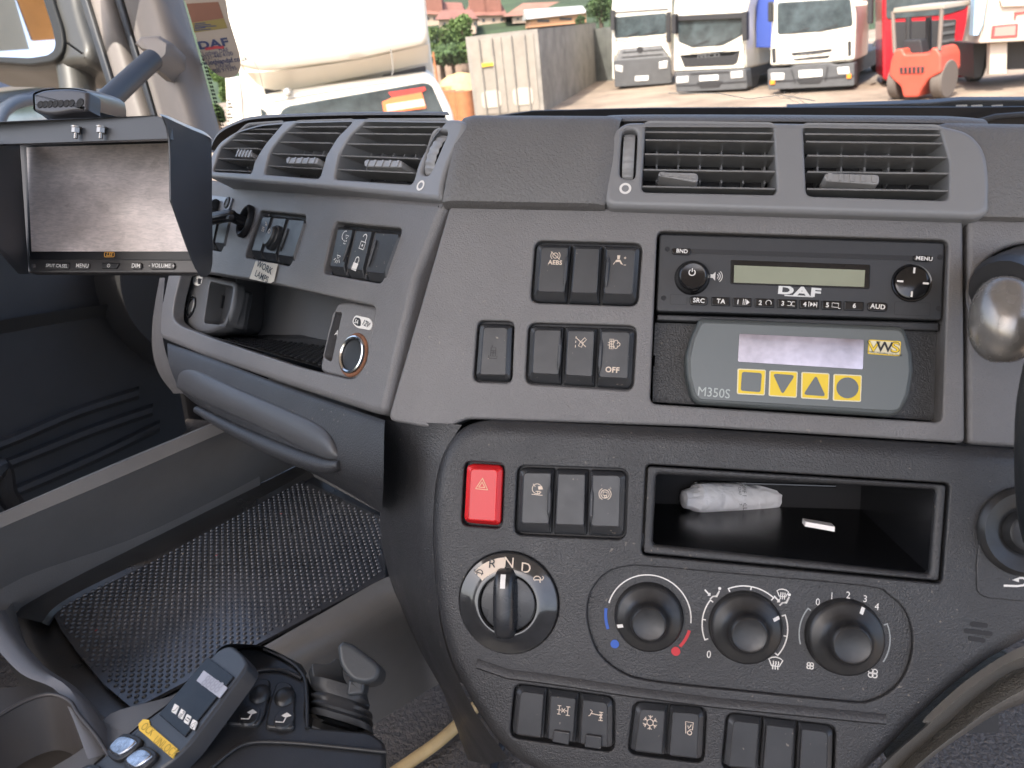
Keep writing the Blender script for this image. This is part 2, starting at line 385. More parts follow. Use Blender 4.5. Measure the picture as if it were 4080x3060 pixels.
# shelf interior
b = M()
O = rnd(P3.px(shelf), .012); O = ccw(O)
c0 = P3.px(shelf)
bk = P3.px(q('q4', (520, 560), (900, 640), (1250, 700), (1250, 900), (1100, 1020), (910, 965), (560, 950), (420, 950), (400, 800)), -.07)
# five walls as a shaped box
fr = lambda x, h=-.009: P3.hit(q('q4', x), h)
F_tl, F_tr, F_br, F_bl = fr((120, 540)), fr((1380, 780)), fr((1310, 1235)), fr((120, 900))
B_tl, B_c, B_tr = fr((440, 500), -.075), fr((905, 640), -.075), fr((1220, 720), -.05)
B_bl, B_cb, B_br = fr((380, 960), -.075), fr((912, 965), -.075), fr((1200, 1010), -.05)
b.m(0)
b.face([B_tl, B_c, B_cb, B_bl]); b.face([B_c, B_tr, B_br, B_cb])           # back
b.face([F_tl, F_tr, B_tr, B_c, B_tl])                                     # roof
b.face([F_bl, B_bl, B_cb, B_br, F_br])                                    # floor
b.face([F_tl, B_tl, B_bl, F_bl]); b.face([F_tr, F_br, B_br, B_tr])
sh = b.build('open_shelf', mat('shelf_plastic', (.095, .093, .093), .42, grain=.5, gs=850, gd=.0004, var=.1), DASH, flat=False, angle=20)
# shelf mat
mrub = mat('rubber_mat', (.020, .021, .024), .35, grain=.3, gs=900, gd=.0004, dust=.006, var=.2, vs_=30)
b = M(); PF = Pl(F_bl.lerp(B_cb, .0), (F_br-F_bl), (B_cb-F_bl)); off_ = Vector((0, 0, .0015))
q1_, q2_, q3_, q4_ = [p+off_ for p in (F_bl.lerp(F_br, .2).lerp(B_bl, .5), F_bl.lerp(F_br, .85).lerp(B_br, .05), B_br.lerp(F_br, .2), B_bl.lerp(B_cb, .15))]
b.face([q1_, q2_, q3_, B_cb+off_, q4_])
for i in range(26):
    for j in range(12):
        s_, t_ = (i+.5)/26, (j+.5*(i % 2))/12
        p = q1_.lerp(q2_, s_).lerp(q4_.lerp(q3_, s_), min(t_, .98))
        b.box(p, Vector((.0012, 0, 0)), Vector((0, .0009, 0)), Vector((0, 0, .0007)))
b.build('shelf_mat', mrub, sh)
# left pod with round socket and charging slot
PS = P3.off(-.016)
b = M()
pod = PS.px(q('q4', (185, 600), (340, 600), (515, 640), (500, 760), (455, 900), (330, 950), (270, 940), (195, 890), (175, 800)))
slot = rnd(PS.px(q('q4', (355, 635), (498, 668), (455, 900), (318, 885))), .005)
b.panel(PS, rnd(pod, .008), [slot], h=0, thick=.010, bev=.004, hb=.001, depth=.02)
ed = [PS.hit(q('q4', p), .0-.003) for p in [(525, 600), (515, 640), (502, 760), (470, 860), (455, 900), (400, 935), (330, 952)]]
ed2 = [PS.hit(q('q4', p), -.012) for p in [(560, 600), (555, 660), (545, 780), (520, 880), (505, 930), (440, 960), (340, 975)]]
ed3 = [P3.hit(q('q4', p), -.073) for p in [(700, 600), (690, 700), (680, 800), (670, 900), (640, 955), (560, 962), (420, 968)]]
b.rings([densify(ed), densify(ed2), densify(ed3)], closed=False)
pdo = b.build('socket_pod', bpy.data.materials['shelf_plastic'], DASH, angle=60)
b = M(); b.slab(PS, slot, -.022, -.018, 0); b.m(1).slab(PS, rnd(PS.px(q('q4', (428, 715), (448, 722), (435, 800), (415, 795)), -.018), .0008), -.018, -.015, .0004)
b.m(2).icon(PS, PS.uv(q('q4', (413, 835)), -.0178), .0045, [('p', [(.3, 1), (-.6, -.1), (0, -.1), (-.4, -1), (.6, .2), (0, .2)])], .0005, -.0178)
b.build('charging_slot', [MB, MBK, MW], pdo)
b = M(); c_ = PS.uv(q('q4', (240, 790)), .001)
b.lathe(PS, c_, [(.0100, 0), (.0098, .002), (.0086, .0028), (.0074, .002), (.0070, -.006), (.0001, -.0065)], 32, rv=1.25); b.build('round_socket', MGLOSS, pdo)
b = M(); L_ = PS.px(q('q4', (252, 600), (310, 600), (300, 650), (280, 662), (252, 650)), .001); b.slab(PS, rnd(L_, .002), 0, .0006, .0002); b.m(1).text(PS, PS.uv(q('q4', (272, 632)), .001), '24V', .0065, .0008); b.m(1).slab(PS, rnd(PS.px(q('q4', (285, 615), (305, 618), (298, 652), (283, 650)), .001), .0008), .0004, .0009, 0)
b.build('voltage_label', [MW, MB], pdo)
# right end: recessed aux channel + power socket plate
PR = P3.off(-.006)
b = M()
plate = PR.px(q('q4', (1115, 765), (1190, 755), (1360, 790), (1362, 830), (1300, 1150), (1248, 1222), (1195, 1225), (1040, 1190), (1015, 1160), (1050, 1000)))
chan = rnd(PR.px(q('q4', (1105, 820), (1150, 822), (1085, 1120), (1040, 1090))), .003)
b.panel(PR, rnd(plate, .006), [chan], h=0, thick=.03, bev=.003, hb=.001, depth=.014)
b.m(1).slab(PR, chan, -.016, -.013, 0)
b.m(2).text(PR, PR.uv(q('q4', (1121, 948)), -.0), 'A', .007, .0004)
pp = b.build('power_socket_plate', [MU, MB, MW], DASH)
cs = PR.uv(q('q4', (1222, 1078)))
rust = mat('rusty_ring', (.16, .06, .025), .75, var=.6, vs_=90, dust=.02)
b = M(); _c = q('q4', (1222, 1078)); ru_ = (Vector(PR.uv((_c[0]+74*.66293, _c[1])))-Vector(cs)).length; rv_ = (Vector(PR.uv((_c[0], _c[1]+112*.66293)))-Vector(cs)).length
RV = rv_/ru_; KS = ru_/.0138
b.m(1).lathe(PR, cs, [(r_*KS, h_) for r_, h_ in [(.0158, .0003), (.0152, .0012), (.0136, .0014)]], 44, rv=RV, cap=False)
b.m(0).lathe(PR, cs, [(r_*KS, h_) for r_, h_ in [(.0138, .0012), (.0134, .0032), (.0124, .0036), (.0112, .0026), (.0108, -.012)]], 44, rv=RV, cap=False)
b.m(2).lathe(PR, cs, [(r_*KS, h_) for r_, h_ in [(.0114, .0029), (.0108, .0014), (.0095, .0009), (.006, .0005), (.0001, .0005)]], 32, rv=RV)  # black cap painted for the unlit depth of the socket
b.build('power_socket', [MCHR, rust, MBK], pp)
b = M(); lab = PR.px(q('q4', (1232, 838), (1322, 858), (1340, 890), (1325, 930), (1240, 915), (1213, 880))); b.slab(PR, rnd(lab, .004), 0, .0006, .0002)
b.m(1).slab(PR, rnd(PR.px(q('q4', (1236, 850), (1268, 860), (1268, 908), (1240, 903), (1222, 880))), .003), 0, .0009, 0)
b.m(1).text(PR, PR.uv(q('q4', (1300, 892))), '12V', .0062, .0012, rot=-3, shear=.15, bold=.01); b.m(0).text(PR, PR.uv(q('q4', (1246, 880))), '5A', .0048, .0013, bold=.02)
b.build('voltage_label', [MW, MBK], pp)

# ---- drawer under the shelf
b = M()
rows = [([(362, 741), (470, 778), (640, 842), (832, 908)], .0), ([(362, 752), (470, 792), (640, 858), (830, 925)], .004), ([(366, 790), (470, 850), (640, 935), (829, 985)], .006),
        ([(392, 845), (480, 905), (650, 990), (828, 1045)], .002), ([(440, 885), (520, 940), (680, 1020), (826, 1080)], -.012), ([(500, 925), (570, 972), (700, 1035), (824, 1108)], -.035)]
G = []
for pts, h in rows: G.append(densify([P3.hit(D0(p), h) for p in pts], 8))
cols = list(zip(*G)); G2 = list(zip(*[densify(list(c), 4) for c in cols]))
b.rings([list(r) for r in G2], closed=False)
dr = b.build('drawer', ML, DASH)
# drawer pull: long scooped lip
b = M(); mh = mat('drawer_handle_plastic', (.066, .066, .069), .40, grain=.4, gs=900, gd=.0004, var=.06)
ht = D0((378, 822), (388, 798), (425, 797), (520, 838), (620, 880), (685, 910), (718, 940), (740, 984))
hb_ = D0((382, 838), (402, 850), (450, 876), (540, 916), (620, 956), (680, 985), (715, 996), (742, 990))
cols_ = []
for k, (a, c) in enumerate(zip(ht, hb_)):
    f = [.25, .75, 1, 1, 1, .95, .8, .15][k]
    cols_.append([P3.hit(lerp(a, c, t), h*f*.72) for t, h in [(0, .001), (.03, .006), (.14, .0115), (.4, .0150), (.7, .0150), (.9, .0115), (.98, .005), (1.0, -.004)]])
rows_ = [densify(list(r), 6) for r in zip(*cols_)]; rows_ = list(zip(*[densify(list(c), 3) for c in zip(*rows_)]))
b.rings([list(r) for r in rows_], closed=False); b.build('drawer_handle', mh, dr, angle=60)
b = M()
cl = D0((425, 885), (520, 936), (620, 980), (700, 1006), (735, 1004)); ctr = densify([P3.hit(p, .004) for p in cl], 6)
b.tube(ctr, [.003+.004*math.sin(math.pi*(i+1)/(len(ctr)+1)) for i in range(len(ctr))], 12); b.build('drawer_lower_lip', ML, dr, angle=60)
# grey end cheek at the far left of the passenger panel
b = M()
ch = [[P3.hit(D0(p), h) for p in [(356, 600), (350, 690), (354, 745), (372, 800), (400, 850)]] for h in (.0, -.004)]
back = [at(D0(p), d) for p, d in [((345, 600), 1.0), ((330, 690), 1.0), ((330, 760), 1.0), ((345, 810), 1.0), ((375, 850), 1.0)]]
b.rings([densify(ch[0]), densify(ch[1]), densify(back)], closed=False); b.build('end_cheek', MU, DASH)

# ---- padded top and the area behind the vents
def pad(tops, bots, name, n=16, dh=0):
    """upholstered block: left/right edges given at the top and bottom in pixels"""
    bb = M(); rows = []
    PT_ = [PV.uv(p) for p in tops]; PB_ = [PV.uv(p) for p in bots]
    for t, h in [(0, -.014), (.005, -.006), (.02, -.001), (.05, .001), (.3, .003), (.6, .0025), (.82, .0), (.92, -.004), (.975, -.010), (1.0, -.017)]:
        row = []
        for i in range(n+1):
            s_ = i/n; e = min(s_, 1-s_)*n
            row.append(PV.P(lerp(lerp(PB_[0], PB_[1], s_), lerp(PT_[0], PT_[1], s_), t), h+dh-(.003 if e < .5 else 0)))
        rows.append(row)
    rows = [densify(c, 3) for c in zip(*rows)]; rows = [list(r) for r in zip(*rows)]
    last = rows[-1]; rows.append([p+Vector((0, .10, -.020)) for p in last]); rows.append([p+Vector((0, .6, -.16)) for p in last])
    bb.rings(rows, closed=False); return bb.build(name, MP, DASH, angle=60)
pad(D0((1000, 229), (1345, 230)), D0((953, 438), (1306, 445)), 'padded_top')
pad(D0((2040, 236), (2330, 240)), D0((2125, 467), (2330, 472)), 'padded_top', dh=-.0045)
b = M(); us0 = [PV.hit(D0(p), -.016) for p in [(1300, 266), (1345, 262), (1600, 262), (2000, 265), (2080, 267), (2135, 272)]]
rows = [densify(us0)]
for dh in [(0, .002, .0016), (0, .006, .0028), (0, .012, .0032), (0, .02, .0026), (0, .12, -.012), (0, .6, -.16)]: rows.append([p+Vector(dh) for p in rows[0]])
b.rings(rows, closed=False)
tl = [PVL.hit(D0(p), -.010) for p in [(452, 330), (470, 292), (510, 268), (560, 256), (700, 250), (860, 248), (972, 249)]]; rows = [densify(tl)]
for dh in [(-.002, .003, .0012), (-.004, .008, .0018), (-.04, .12, -.018), (-.15, .6, -.16)]: rows.append([p+Vector(dh) for p in rows[0]])
b.rings(rows, closed=False)
b.build('dashboard_top', MP, DASH, angle=60)

# ---- air vents
def louvre(bm_, pl, a, c, depth=.026, rise=.0045, th=.0013, h=-.0025):
    A, C = pl.hit(a, h), pl.hit(c, h); ba, bc = A-pl.n*depth+pl.v*rise, C-pl.n*depth+pl.v*rise; t = pl.v*th
    nose = pl.n*.0008
    bm_.rings([[A, C, bc, ba], [A+nose-t*.5, C+nose-t*.5, bc-t*.5, ba-t*.5], [A-t, C-t, bc-t, ba-t]], cap0=True, cap1=True)
def vent(pl, outer, cells, lou, tabs, wheel, ring, name, lbl, zz, bev, or_, vanes):
    b = M(); oc = rnd(pl.px(q(zz, *outer)), or_)
    hs = [rnd(pl.px(q(zz, *c)), .004) for c in cells]
    wh = rnd(pl.px(q(zz, *wheel)), .0045)
    b.panel(pl, oc, hs+[wh], h=0, thick=.03, bev=bev, hb=.0022, hdepths=[.038]*len(hs)+[.008])
    for c in hs+[wh]: b.m(1).slab(pl, inset(c, -.003), -.060 if c is not wh else -.012, -.036 if c is not wh else -.0075, 0)
    b.m(2)
    if ring: b.ribbon(pl, circ(pl.uv(q(zz, ring)), .0032, 24), .0016, .0003, True)
    v = b.build(name, [MV, MVOID, MW], DASH, label=lbl)
    for ls in lou:
        for a, c in ls:
            bb = M(); louvre(bb, pl, q(zz, a), q(zz, c)); bb.build('louvre', MVD, v, flat=False)
    for (a, c, cnt), h_ in zip(vanes, hs):
        for i in range(cnt):
            t = (i+.5)/cnt; p0 = q(zz, lerp(a[0], a[1], t)); p1 = q(zz, lerp(c[0], c[1], t))
            A, B = pl.hit(p0, -.026), pl.hit(p1, -.026); bb = M(); bb.box((A+B)/2-pl.n*.005, pl.u*.0006, (A-B)/2, pl.n*.006); bb.build('vane', MVD, v)
    for ta in tabs:
        bb = M(); pts = pl.px(q(zz, *ta), .003); bb.slab(pl, rnd(pts, .003), -.012, .003, .001)
        c0_, c1_ = pts[0], pts[1]
        for i in range(5):
            t = (i+.5)/5; x = lerp(lerp(pts[0], pts[3], .5), lerp(pts[1], pts[2], .5), t)
            hv = (Vector(pts[0])-Vector(pts[3])).length*.42
            bb.box(pl.P(x, .0032), pl.u*.0012, pl.v*hv, pl.n*.0005)
        bb.build('slider_tab', MVD, v)
    bb = M(); wc = pl.px(q(zz, *wheel)); top = lerp(wc[0], wc[1], .5); bot = lerp(wc[2], wc[3], .5); wd = (Vector(wc[0])-Vector(wc[1])).length*.36
    mid_ = Vector(lerp(top, bot, .5)); ax = (Vector(top)-Vector(bot)); half = ax.length*.47; ax.normalize(); sx = Vector((ax.y, -ax.x)); rings = []
    for k in range(37):
        a = -math.pi/2*.98+math.pi*.98*k/36; bump = (.0006 if k % 4 < 2 else 0)
        c_ = mid_+ax*half*math.sin(a); hh = -.006+(.0068+bump)*math.cos(a)
        rings.append([pl.P(c_+sx*wd*s_, hh-.0012*abs(s_)**3*1) for s_ in (-1, -.8, 0, .8, 1)])
    bb.rings(rings, closed=False); bb.build('thumb_wheel', MVD, v, angle=25)
    return v
vent(PV, [(135, 1022), (133, 850), (165, 655), (235, 598), (1000, 600), (1800, 612), (1950, 645), (2030, 740), (2052, 880), (2046, 1050), (1990, 1078)],
     [[(338, 612), (972, 620), (990, 962), (318, 948)], [(1120, 622), (1795, 632), (1845, 800), (1842, 990), (1136, 968)]],
     [[((335, 648), (978, 655)), ((338, 688), (980, 696)), ((335, 758), (984, 768)), ((328, 835), (984, 845)), ((322, 918), (978, 930))],
      [((1128, 658), (1805, 664)), ((1132, 696), (1820, 705)), ((1140, 765), (1836, 774)), ((1140, 846), (1842, 854)), ((1138, 930), (1838, 940))]],
     [[(405, 850), (600, 856), (598, 905), (400, 870)], [(1225, 855), (1498, 864), (1495, 915), (1225, 895)]],
     [(222, 640), (300, 640), (287, 890), (208, 880)], (238, 934), 'air_vent', 'two-bay air vent above the radio', 'q3', .0045, [.007, 0, .014, .014, 0, 0, .016, .016, .016, .012, .012],
     [(((340, 705), (980, 712)), ((340, 905), (980, 912)), 6), (((1130, 712), (1830, 720)), ((1130, 905), (1830, 912)), 6)])
vent(PVL, [(150, 868), (165, 770), (215, 690), (300, 635), (420, 600), (560, 586), (900, 576), (1385, 580), (1422, 600), (1395, 660), (1330, 800), (1300, 910), (1300, 978), (800, 925), (400, 892)],
     [[(350, 612), (525, 600), (440, 700), (385, 785), (370, 848), (180, 838), (215, 725)],
      [(590, 600), (868, 592), (790, 670), (735, 760), (703, 872), (432, 852), (460, 740), (520, 660)],
      [(930, 592), (1325, 592), (1262, 660), (1190, 790), (1158, 900), (775, 876), (800, 750), (850, 665)]],
     [[((348, 630), (500, 628)), ((300, 650), (465, 652)), ((250, 682), (432, 686)), ((218, 722), (405, 724)), ((192, 772), (385, 780)), ((182, 828), (372, 836))],
      [((580, 618), (840, 616)), ((535, 646), (800, 648)), ((485, 692), (762, 696)), ((455, 748), (732, 758)), ((438, 808), (712, 822))],
      [((920, 618), (1300, 618)), ((880, 650), (1265, 654)), ((838, 700), (1225, 706)), ((802, 758), (1190, 772)), ((785, 825), (1168, 842))]],
     [[(295, 735), (368, 740), (378, 768), (300, 765)], [(540, 770), (700, 772), (690, 802), (540, 800)], [(922, 782), (1108, 785), (1105, 820), (922, 815)]],
     [(1268, 640), (1335, 640), (1240, 862), (1198, 850)], (1200, 909), 'air_vent', 'curved three-bay air vent on the passenger side', 'q2', .0035, .012,
     [(((240, 700), (430, 705)), ((205, 820), (375, 825)), 4), (((480, 670), (780, 675)), ((450, 830), (715, 845)), 6), (((850, 670), (1240, 675)), ((800, 850), (1165, 870)), 7)])

# ---- rocker switches
TURT = [('l', [(-1, -.15), (.8, -.15)]), ('c', -.1, -.15, .6, 0, 180), ('l', [(.8, -.15), (1, .3), (.75, .45)]), ('l', [(-.5, -.15), (-.6, -.6)]), ('l', [(.35, -.15), (.4, -.6)])]
IC = {
 'aebs': [('c', 0, .25, .45), ('c', 0, .25, .8, 130, 230), ('c', 0, .25, .8, -50, 50), ('l', [(-.8, .9), (.8, -.4)])],
 'lane': [('l', [(-.8, .9), (-.8, .55)]), ('l', [(-.8, .2), (-.8, -.15)]), ('l', [(-.8, -.5), (-.8, -.9)]), ('o', [(.1, .2), (.6, .8), (.9, .5), (.4, -.1)]), ('o', [(-.3, -.6), (.0, .2), (.45, 0), (.2, -.8)]), ('l', [(-.9, .8), (.9, -.7)])],
 'dpf': [('o', [(-.7, -.8), (-.7, .8), (-.1, .8), (-.1, -.8)]), ('l', [(-.7, .4), (-.1, .4)]), ('l', [(-.7, 0), (-.1, 0)]), ('l', [(-.7, -.4), (-.1, -.4)]), ('l', [(-.4, -.8), (-.4, .8)]), ('c', .3, .35, .3, -60, 200), ('c', .65, .0, .3, -90, 100), ('c', .3, -.4, .28, 150, 400), ('l', [(-1, .2), (-.7, .2)]), ('l', [(-1, -.2), (-.7, -.2)])],
 'level': [('p', [(-.35, .9), (.15, .9), (.1, .25), (-.3, .25)]), ('p', [(-.4, .15), (.2, .15), (.75, -.7), (.35, -.55), (.1, -.2), (-.5, -.3)]), ('l', [(-.4, .1), (-.9, -.7)]), ('l', [(.8, .5), (1.2, .5)]), ('l', [(1., .7), (1., .3)]), ('l', [(.85, -.7), (1.25, -.7)])],
 'dome_night': [('c', -.3, .3, .6, 80, 260), ('o', [(-.1, .4), (.7, .4), (.3, -.05)]), ('d', -.1, -.35, .09), ('d', .2, -.4, .09), ('d', .5, -.3, .09), ('d', .1, -.7, .09), ('d', .4, -.7, .09)],
 'dome': [('o', [(-.5, .4), (.5, .4), (0, .0)]), ('l', [(-.5, -.1), (-.9, -.4)]), ('l', [(-.2, -.25), (-.35, -.7)]), ('l', [(.1, -.25), (.15, -.7)]), ('l', [(.35, -.1), (.75, -.5)])],
 'unlock': [('o', [(-.45, -.8), (-.45, 0), (.45, 0), (.45, -.8)]), ('l', [(.3, 0), (.3, .5)]), ('c', -.05, .5, .35, 0, 180), ('d', 0, -.4, .14)],
 'lock': [('p', [(-.5, -.8), (-.5, .05), (.5, .05), (.5, -.8)]), ('l', [(.33, 0), (.33, .4)]), ('l', [(-.33, 0), (-.33, .4)]), ('c', 0, .4, .33, 0, 180)],
 'asr': [('c', -.1, .1, .75, 20, 330), ('p', [(.0, .5), (.6, .6), (.8, .1), (.1, 0)]), ('l', [(-.8, .8), (-.4, .4)]), ('l', [(-.9, -.8), (.8, -.8)]), ('l', [(-.3, -.3), (.4, -.2)]), ('c', .2, -.45, .2)],
 'retard': [('c', 0, 0, .9, 120, 250), ('c', 0, 0, .9, -60, 60), ('c', 0, 0, .62), ('o', [(-.3, -.2), (-.3, .3), (.3, .3), (.3, -.2)]), ('c', .1, -.35, .16)],
 'diff': [('l', [(-.9, 0), (-.2, 0)]), ('l', [(-.6, .6), (-.6, -.6)]), ('l', [(-.85, .6), (-.35, .6)]), ('l', [(-.85, -.6), (-.35, -.6)]), ('l', [(-.25, .3), (.25, -.3)]), ('l', [(-.25, -.3), (.25, .3)]), ('l', [(.2, 0), (.7, 0)]), ('l', [(.65, .6), (.65, -.6)]), ('l', [(.4, .6), (.95, .6)]), ('l', [(.4, -.6), (.95, -.6)])],
 'axle': [('l', [(-.9, .7), (-.6, .5), (-.9, -.1), (-1.1, -.2)]), ('l', [(-.75, .2), (.5, .1)]), ('l', [(.35, .55), (.95, .55)]), ('l', [(.35, -.6), (.95, -.6)]), ('l', [(.65, .55), (.65, -.6)]), ('l', [(.45, .3), (.85, -.3)]), ('l', [(.45, -.3), (.85, .3)])],
 'snow': sum([[('l', [(.35*math.cos(a), .35*math.sin(a)), (.95*math.cos(a), .95*math.sin(a))]), ('l', [(.95*math.cos(a-.28), .95*math.sin(a-.28)), (.62*math.cos(a), .62*math.sin(a)), (.95*math.cos(a+.28), .95*math.sin(a+.28))])] for a in [math.radians(30+60*i) for i in range(6)]], [('c', 0, 0, .42)]),
 'recirc': [('l', [(-.35, -.7), (-.5, .9), (.55, .9), (.5, -.1), (.1, -.1)]), ('c', .15, -.55, .28), ('l', [(-.15, .4), (-.05, 0), (.2, .35), (.3, .6)])],
 'worklamp': [('l', [(-.2, .9), (.2, .9), (.2, .5), (.6, .5)]), ('l', [(.4, .8), (.8, .3)]), ('l', [(.4, .3), (.8, .7)]), ('l', [(-.6, -.1), (.3, -.1)]), ('o', [(-.5, -.8), (-.5, -.35), (-.1, -.35), (-.1, -.8)]), ('o', [(.1, -.8), (.1, -.35), (.4, -.35), (.4, -.8)])],
 'phone': [('o', [(-.35, -.6), (-.35, .7), (.35, .7), (.35, -.6)]), ('l', [(-.6, -.9), (.6, -.9), (.6, -.5)]), ('l', [(-.6, -.9), (-.6, -.5)]), ('l', [(-.35, .2), (.35, .2)]), ('l', [(-.35, -.1), (.35, -.1)]), ('l', [(0, .2), (0, -.6)]), ('l', [(-.2, .7), (-.2, 1)])],
 'hazard': [('o', [(-.9, -.7), (0, .9), (.9, -.7)]), ('o', [(-.45, -.42), (0, .35), (.45, -.42)])],
}
def bank(pl, quad, splits, icons, name='switch_bank', lbl=None, mats=None, hf=.0015, ribs=(), lowslope=.16, topslope=.04, icol=None, extra=None, wearw=.00048):
    """a row of rockers clipped in one opening; every rocker is its own piece"""
    Q = [pl.uv(p, hf) for p in quad]                       # tl tr br bl
    root = M(); root.slab(pl, inset(ccw(Q), -.003), -.0125, -.0083, 0)
    r = root.build(name, MBK, DASH, label=lbl)
    cuts = [0]+list(splits)+[1]
    for i in range(len(cuts)-1):
        a, c = cuts[i], cuts[i+1]
        a0, a1 = (a if isinstance(a, tuple) else (a, a)); c0_, c1_ = (c if isinstance(c, tuple) else (c, c))
        tl, tr = lerp(Q[0], Q[1], a0), lerp(Q[0], Q[1], c0_); bl, br = lerp(Q[3], Q[2], a1), lerp(Q[3], Q[2], c1_)
        g = .0007; f = i == 0; l_ = i == len(cuts)-2
        sh_ = lambda p, dx, dy: (p[0]+dx, p[1]+dy)
        P4 = [sh_(tl, .0014 if f else g, -.0016), sh_(tr, -.0014 if l_ else -g, -.0016), sh_(br, -.0014 if l_ else -g, .0012), sh_(bl, .0014 if f else g, .0012)]
        rad = [.0045 if f else .0014, .0045 if l_ else .0014, .0045 if l_ else .0014, .0045 if f else .0014]
        o = rnd(P4, rad, 5); b = M(); mts = list(mats or [MB])+[icol or MC]
        # outer body, then a raised face inset more at the bottom where the rocker rolls away
        bot = lerp(P4[3], P4[2], .5)[1]; H = P4[0][1]-bot
        def hgt(p, base):
            t = (p[1]-bot)/H
            e = 0
            if t < lowslope: e = -.0042*(1-t/lowslope)
            if t > 1-topslope: e = -.0025*(1-(1-t)/topslope)
            return base+e
        st = [(0, -.006), (0, -.0026), (.0004, -.0015), (.0012, -.0009)]
        o = ccw(o); rg = [[pl.P(p, hf+hgt(p, h)) for p in (inset(o, k) if k else o)] for k, h in st]
        b.rings(rg)
        e1 = [p for p in inset(o, .0012)]
        face = rnd([sh_(P4[0], .0030 if f else .0016, -.0028), sh_(P4[1], -.0030 if l_ else -.0016, -.0028), sh_(lerp(P4[2], P4[1], lowslope), -.0030 if l_ else -.0016, 0), sh_(lerp(P4[3], P4[0], lowslope), .0030 if f else .0016, 0)], [.003 if f else .0012, .003 if l_ else .0012, .002, .002], 5)
        face = ccw(face)
        # skirt between outline and face: same vertex count
        b2 = [pl.P(p, hf+.0002) for p in face]; top2 = [pl.P(p, hf-.0003) for p in inset(face, .0006)]
        b.rings([rg[-1], b2, top2], cap1=True)
        for (k, items, cpx, sz, *rest) in [x for x in icons if x[0] == i]:
            b.m(len(mts)-1)
            if isinstance(items, str) and items in IC: b.icon(pl, pl.uv(cpx, hf), sz, IC[items], wearw if not rest else rest[0], hf+.0000+.00005)
            else: b.text(pl, pl.uv(cpx, hf), items, sz, hf+.0001, bold=.03)
            b.m(0)
        for (k, p0, p1) in [x for x in ribs if x[0] == i]:
            A, B = pl.hit(p0, hf), pl.hit(p1, hf); b.m(0)
            n_ = 10; b.tube([A.lerp(B, j/n_)+pl.n*.0004 for j in range(n_+1)], [.0013*max(.25, min(1, min(j, n_-j)/1.5)) for j in range(n_+1)], 10)
        if extra: extra(b, i, pl, hf)
        b.build('rocker_switch', mts, r, angle=9)
    return r
qq = lambda z, p: q(z, p)
bank(P1, bankA, [(.35, .345), (.64, .65)], [(0, 'aebs', qq('r1', (277, 305)), .0040), (0, 'AEBS', qq('r1', (275, 360)), .0042), (2, 'level', qq('r1', (900, 340)), .0040)],
     ribs=[(0, qq('r1', (392, 290)), qq('r1', (368, 590))), (2, qq('r1', (800, 300)), qq('r1', (773, 605)))], lbl='three rocker switches, the left one marked AEBS')
bank(P1, bankB, [(.34, .34), (.65, .65)], [(1, 'lane', qq('r1', (525, 1140)), .0042), (2, 'dpf', qq('r1', (852, 1158)), .0042), (2, 'OFF', qq('r1', (835, 1412)), .0052)],
     ribs=[(0, qq('r1', (330, 1100)), qq('r1', (308, 1420))), (2, qq('r1', (730, 1115)), qq('r1', (708, 1435)))], lbl='three rocker switches, the right one marked OFF')
bank(P1, bankC, [], [(0, 'phone', qq('q5', (160, 585)), .0048)], icol=MBK, lbl='single blank rocker with a debossed handset symbol', lowslope=.1)
mred = mat('red_plastic', (.62, .018, .022), .32, grain=.25, gs=900, gd=.0002, var=.06)
mdg = mat('hazard_print', (.78, .50, .30), .5)
bank(P2, hazard, [], [(0, 'hazard', qq('q6', (286, 250)), .0046, .0009)], name='hazard_switch', mats=[mred], icol=mdg, lbl='red hazard warning switch with a double triangle', hf=.003, lowslope=.08)
bank(P2, bankD, [(.345, .34), (.655, .66)], [(0, 'asr', qq('q6', (484, 268)), .0044), (2, 'retard', qq('q6', (723, 284)), .0044)],
     ribs=[(0, qq('q6', (527, 255)), qq('q6', (523, 372))), (2, qq('q6', (677, 265)), qq('q6', (672, 385)))], lbl='three rocker switches beside the hazard switch')
def clipx(b, i, pl, hf):
    if i in (1, 2):
        z = [(455, 455), (548, 468), (540, 540), (443, 520)] if i == 1 else [(642, 480), (735, 492), (730, 565), (632, 552)]
        b.m(0).slab(pl, rnd(pl.px(q('r6', *z), hf+.001), .0008), hf-.001, hf+.0022, .0006)
bank(P2, bankE, [(.335, .335), (.655, .64)], [(1, 'diff', qq('r6', (508, 340)), .0046), (2, 'axle', qq('r6', (702, 370)), .0046)], lbl='three rockers at the lower left, two with sliding locks', topslope=.14, lowslope=.05, extra=clipx)
bank(P2, bankF, [(.49, .5)], [(0, 'snow', qq('r6', (1018, 411)), .0048), (1, 'recirc', qq('r6', (1245, 447)), .0046)], lbl='pair of rockers with a snowflake and a recirculation symbol', topslope=.12, lowslope=.05)
bank(P2, bankG, [(.34, .34), (.66, .66)], [], lbl='three blank rockers at the bottom right', topslope=.12, lowslope=.05)
P3b = P3.off(.002)
def oval(b, i, pl, hf):
    if i == 1:
        c_ = pl.uv(q('q4', (725, 368)), hf+.004); ax = 16
        def el(r1, r2): return [(c_[0]+x*math.cos(math.radians(-20))-y*math.sin(math.radians(-20)), c_[1]+x*math.sin(math.radians(-20))+y*math.cos(math.radians(-20))) for x, y in circ((0, 0), r1, 28, rv=r2)]
        b.m(0).rings([[pl.P(p, h) for p in el(a, c)] for a, c, h in [(.0086, .0125, hf), (.0084, .0122, hf+.003), (.0074, .011, hf+.004), (.0068, .0102, hf+.0030), (.0066, .0100, hf+.006), (.0050, .0085, hf+.0075)]], cap1=True)
        b.m(1).text(pl, (c_[0]+.0005, c_[1]+.004), 'O', .006, hf+.0078); b.m(0)
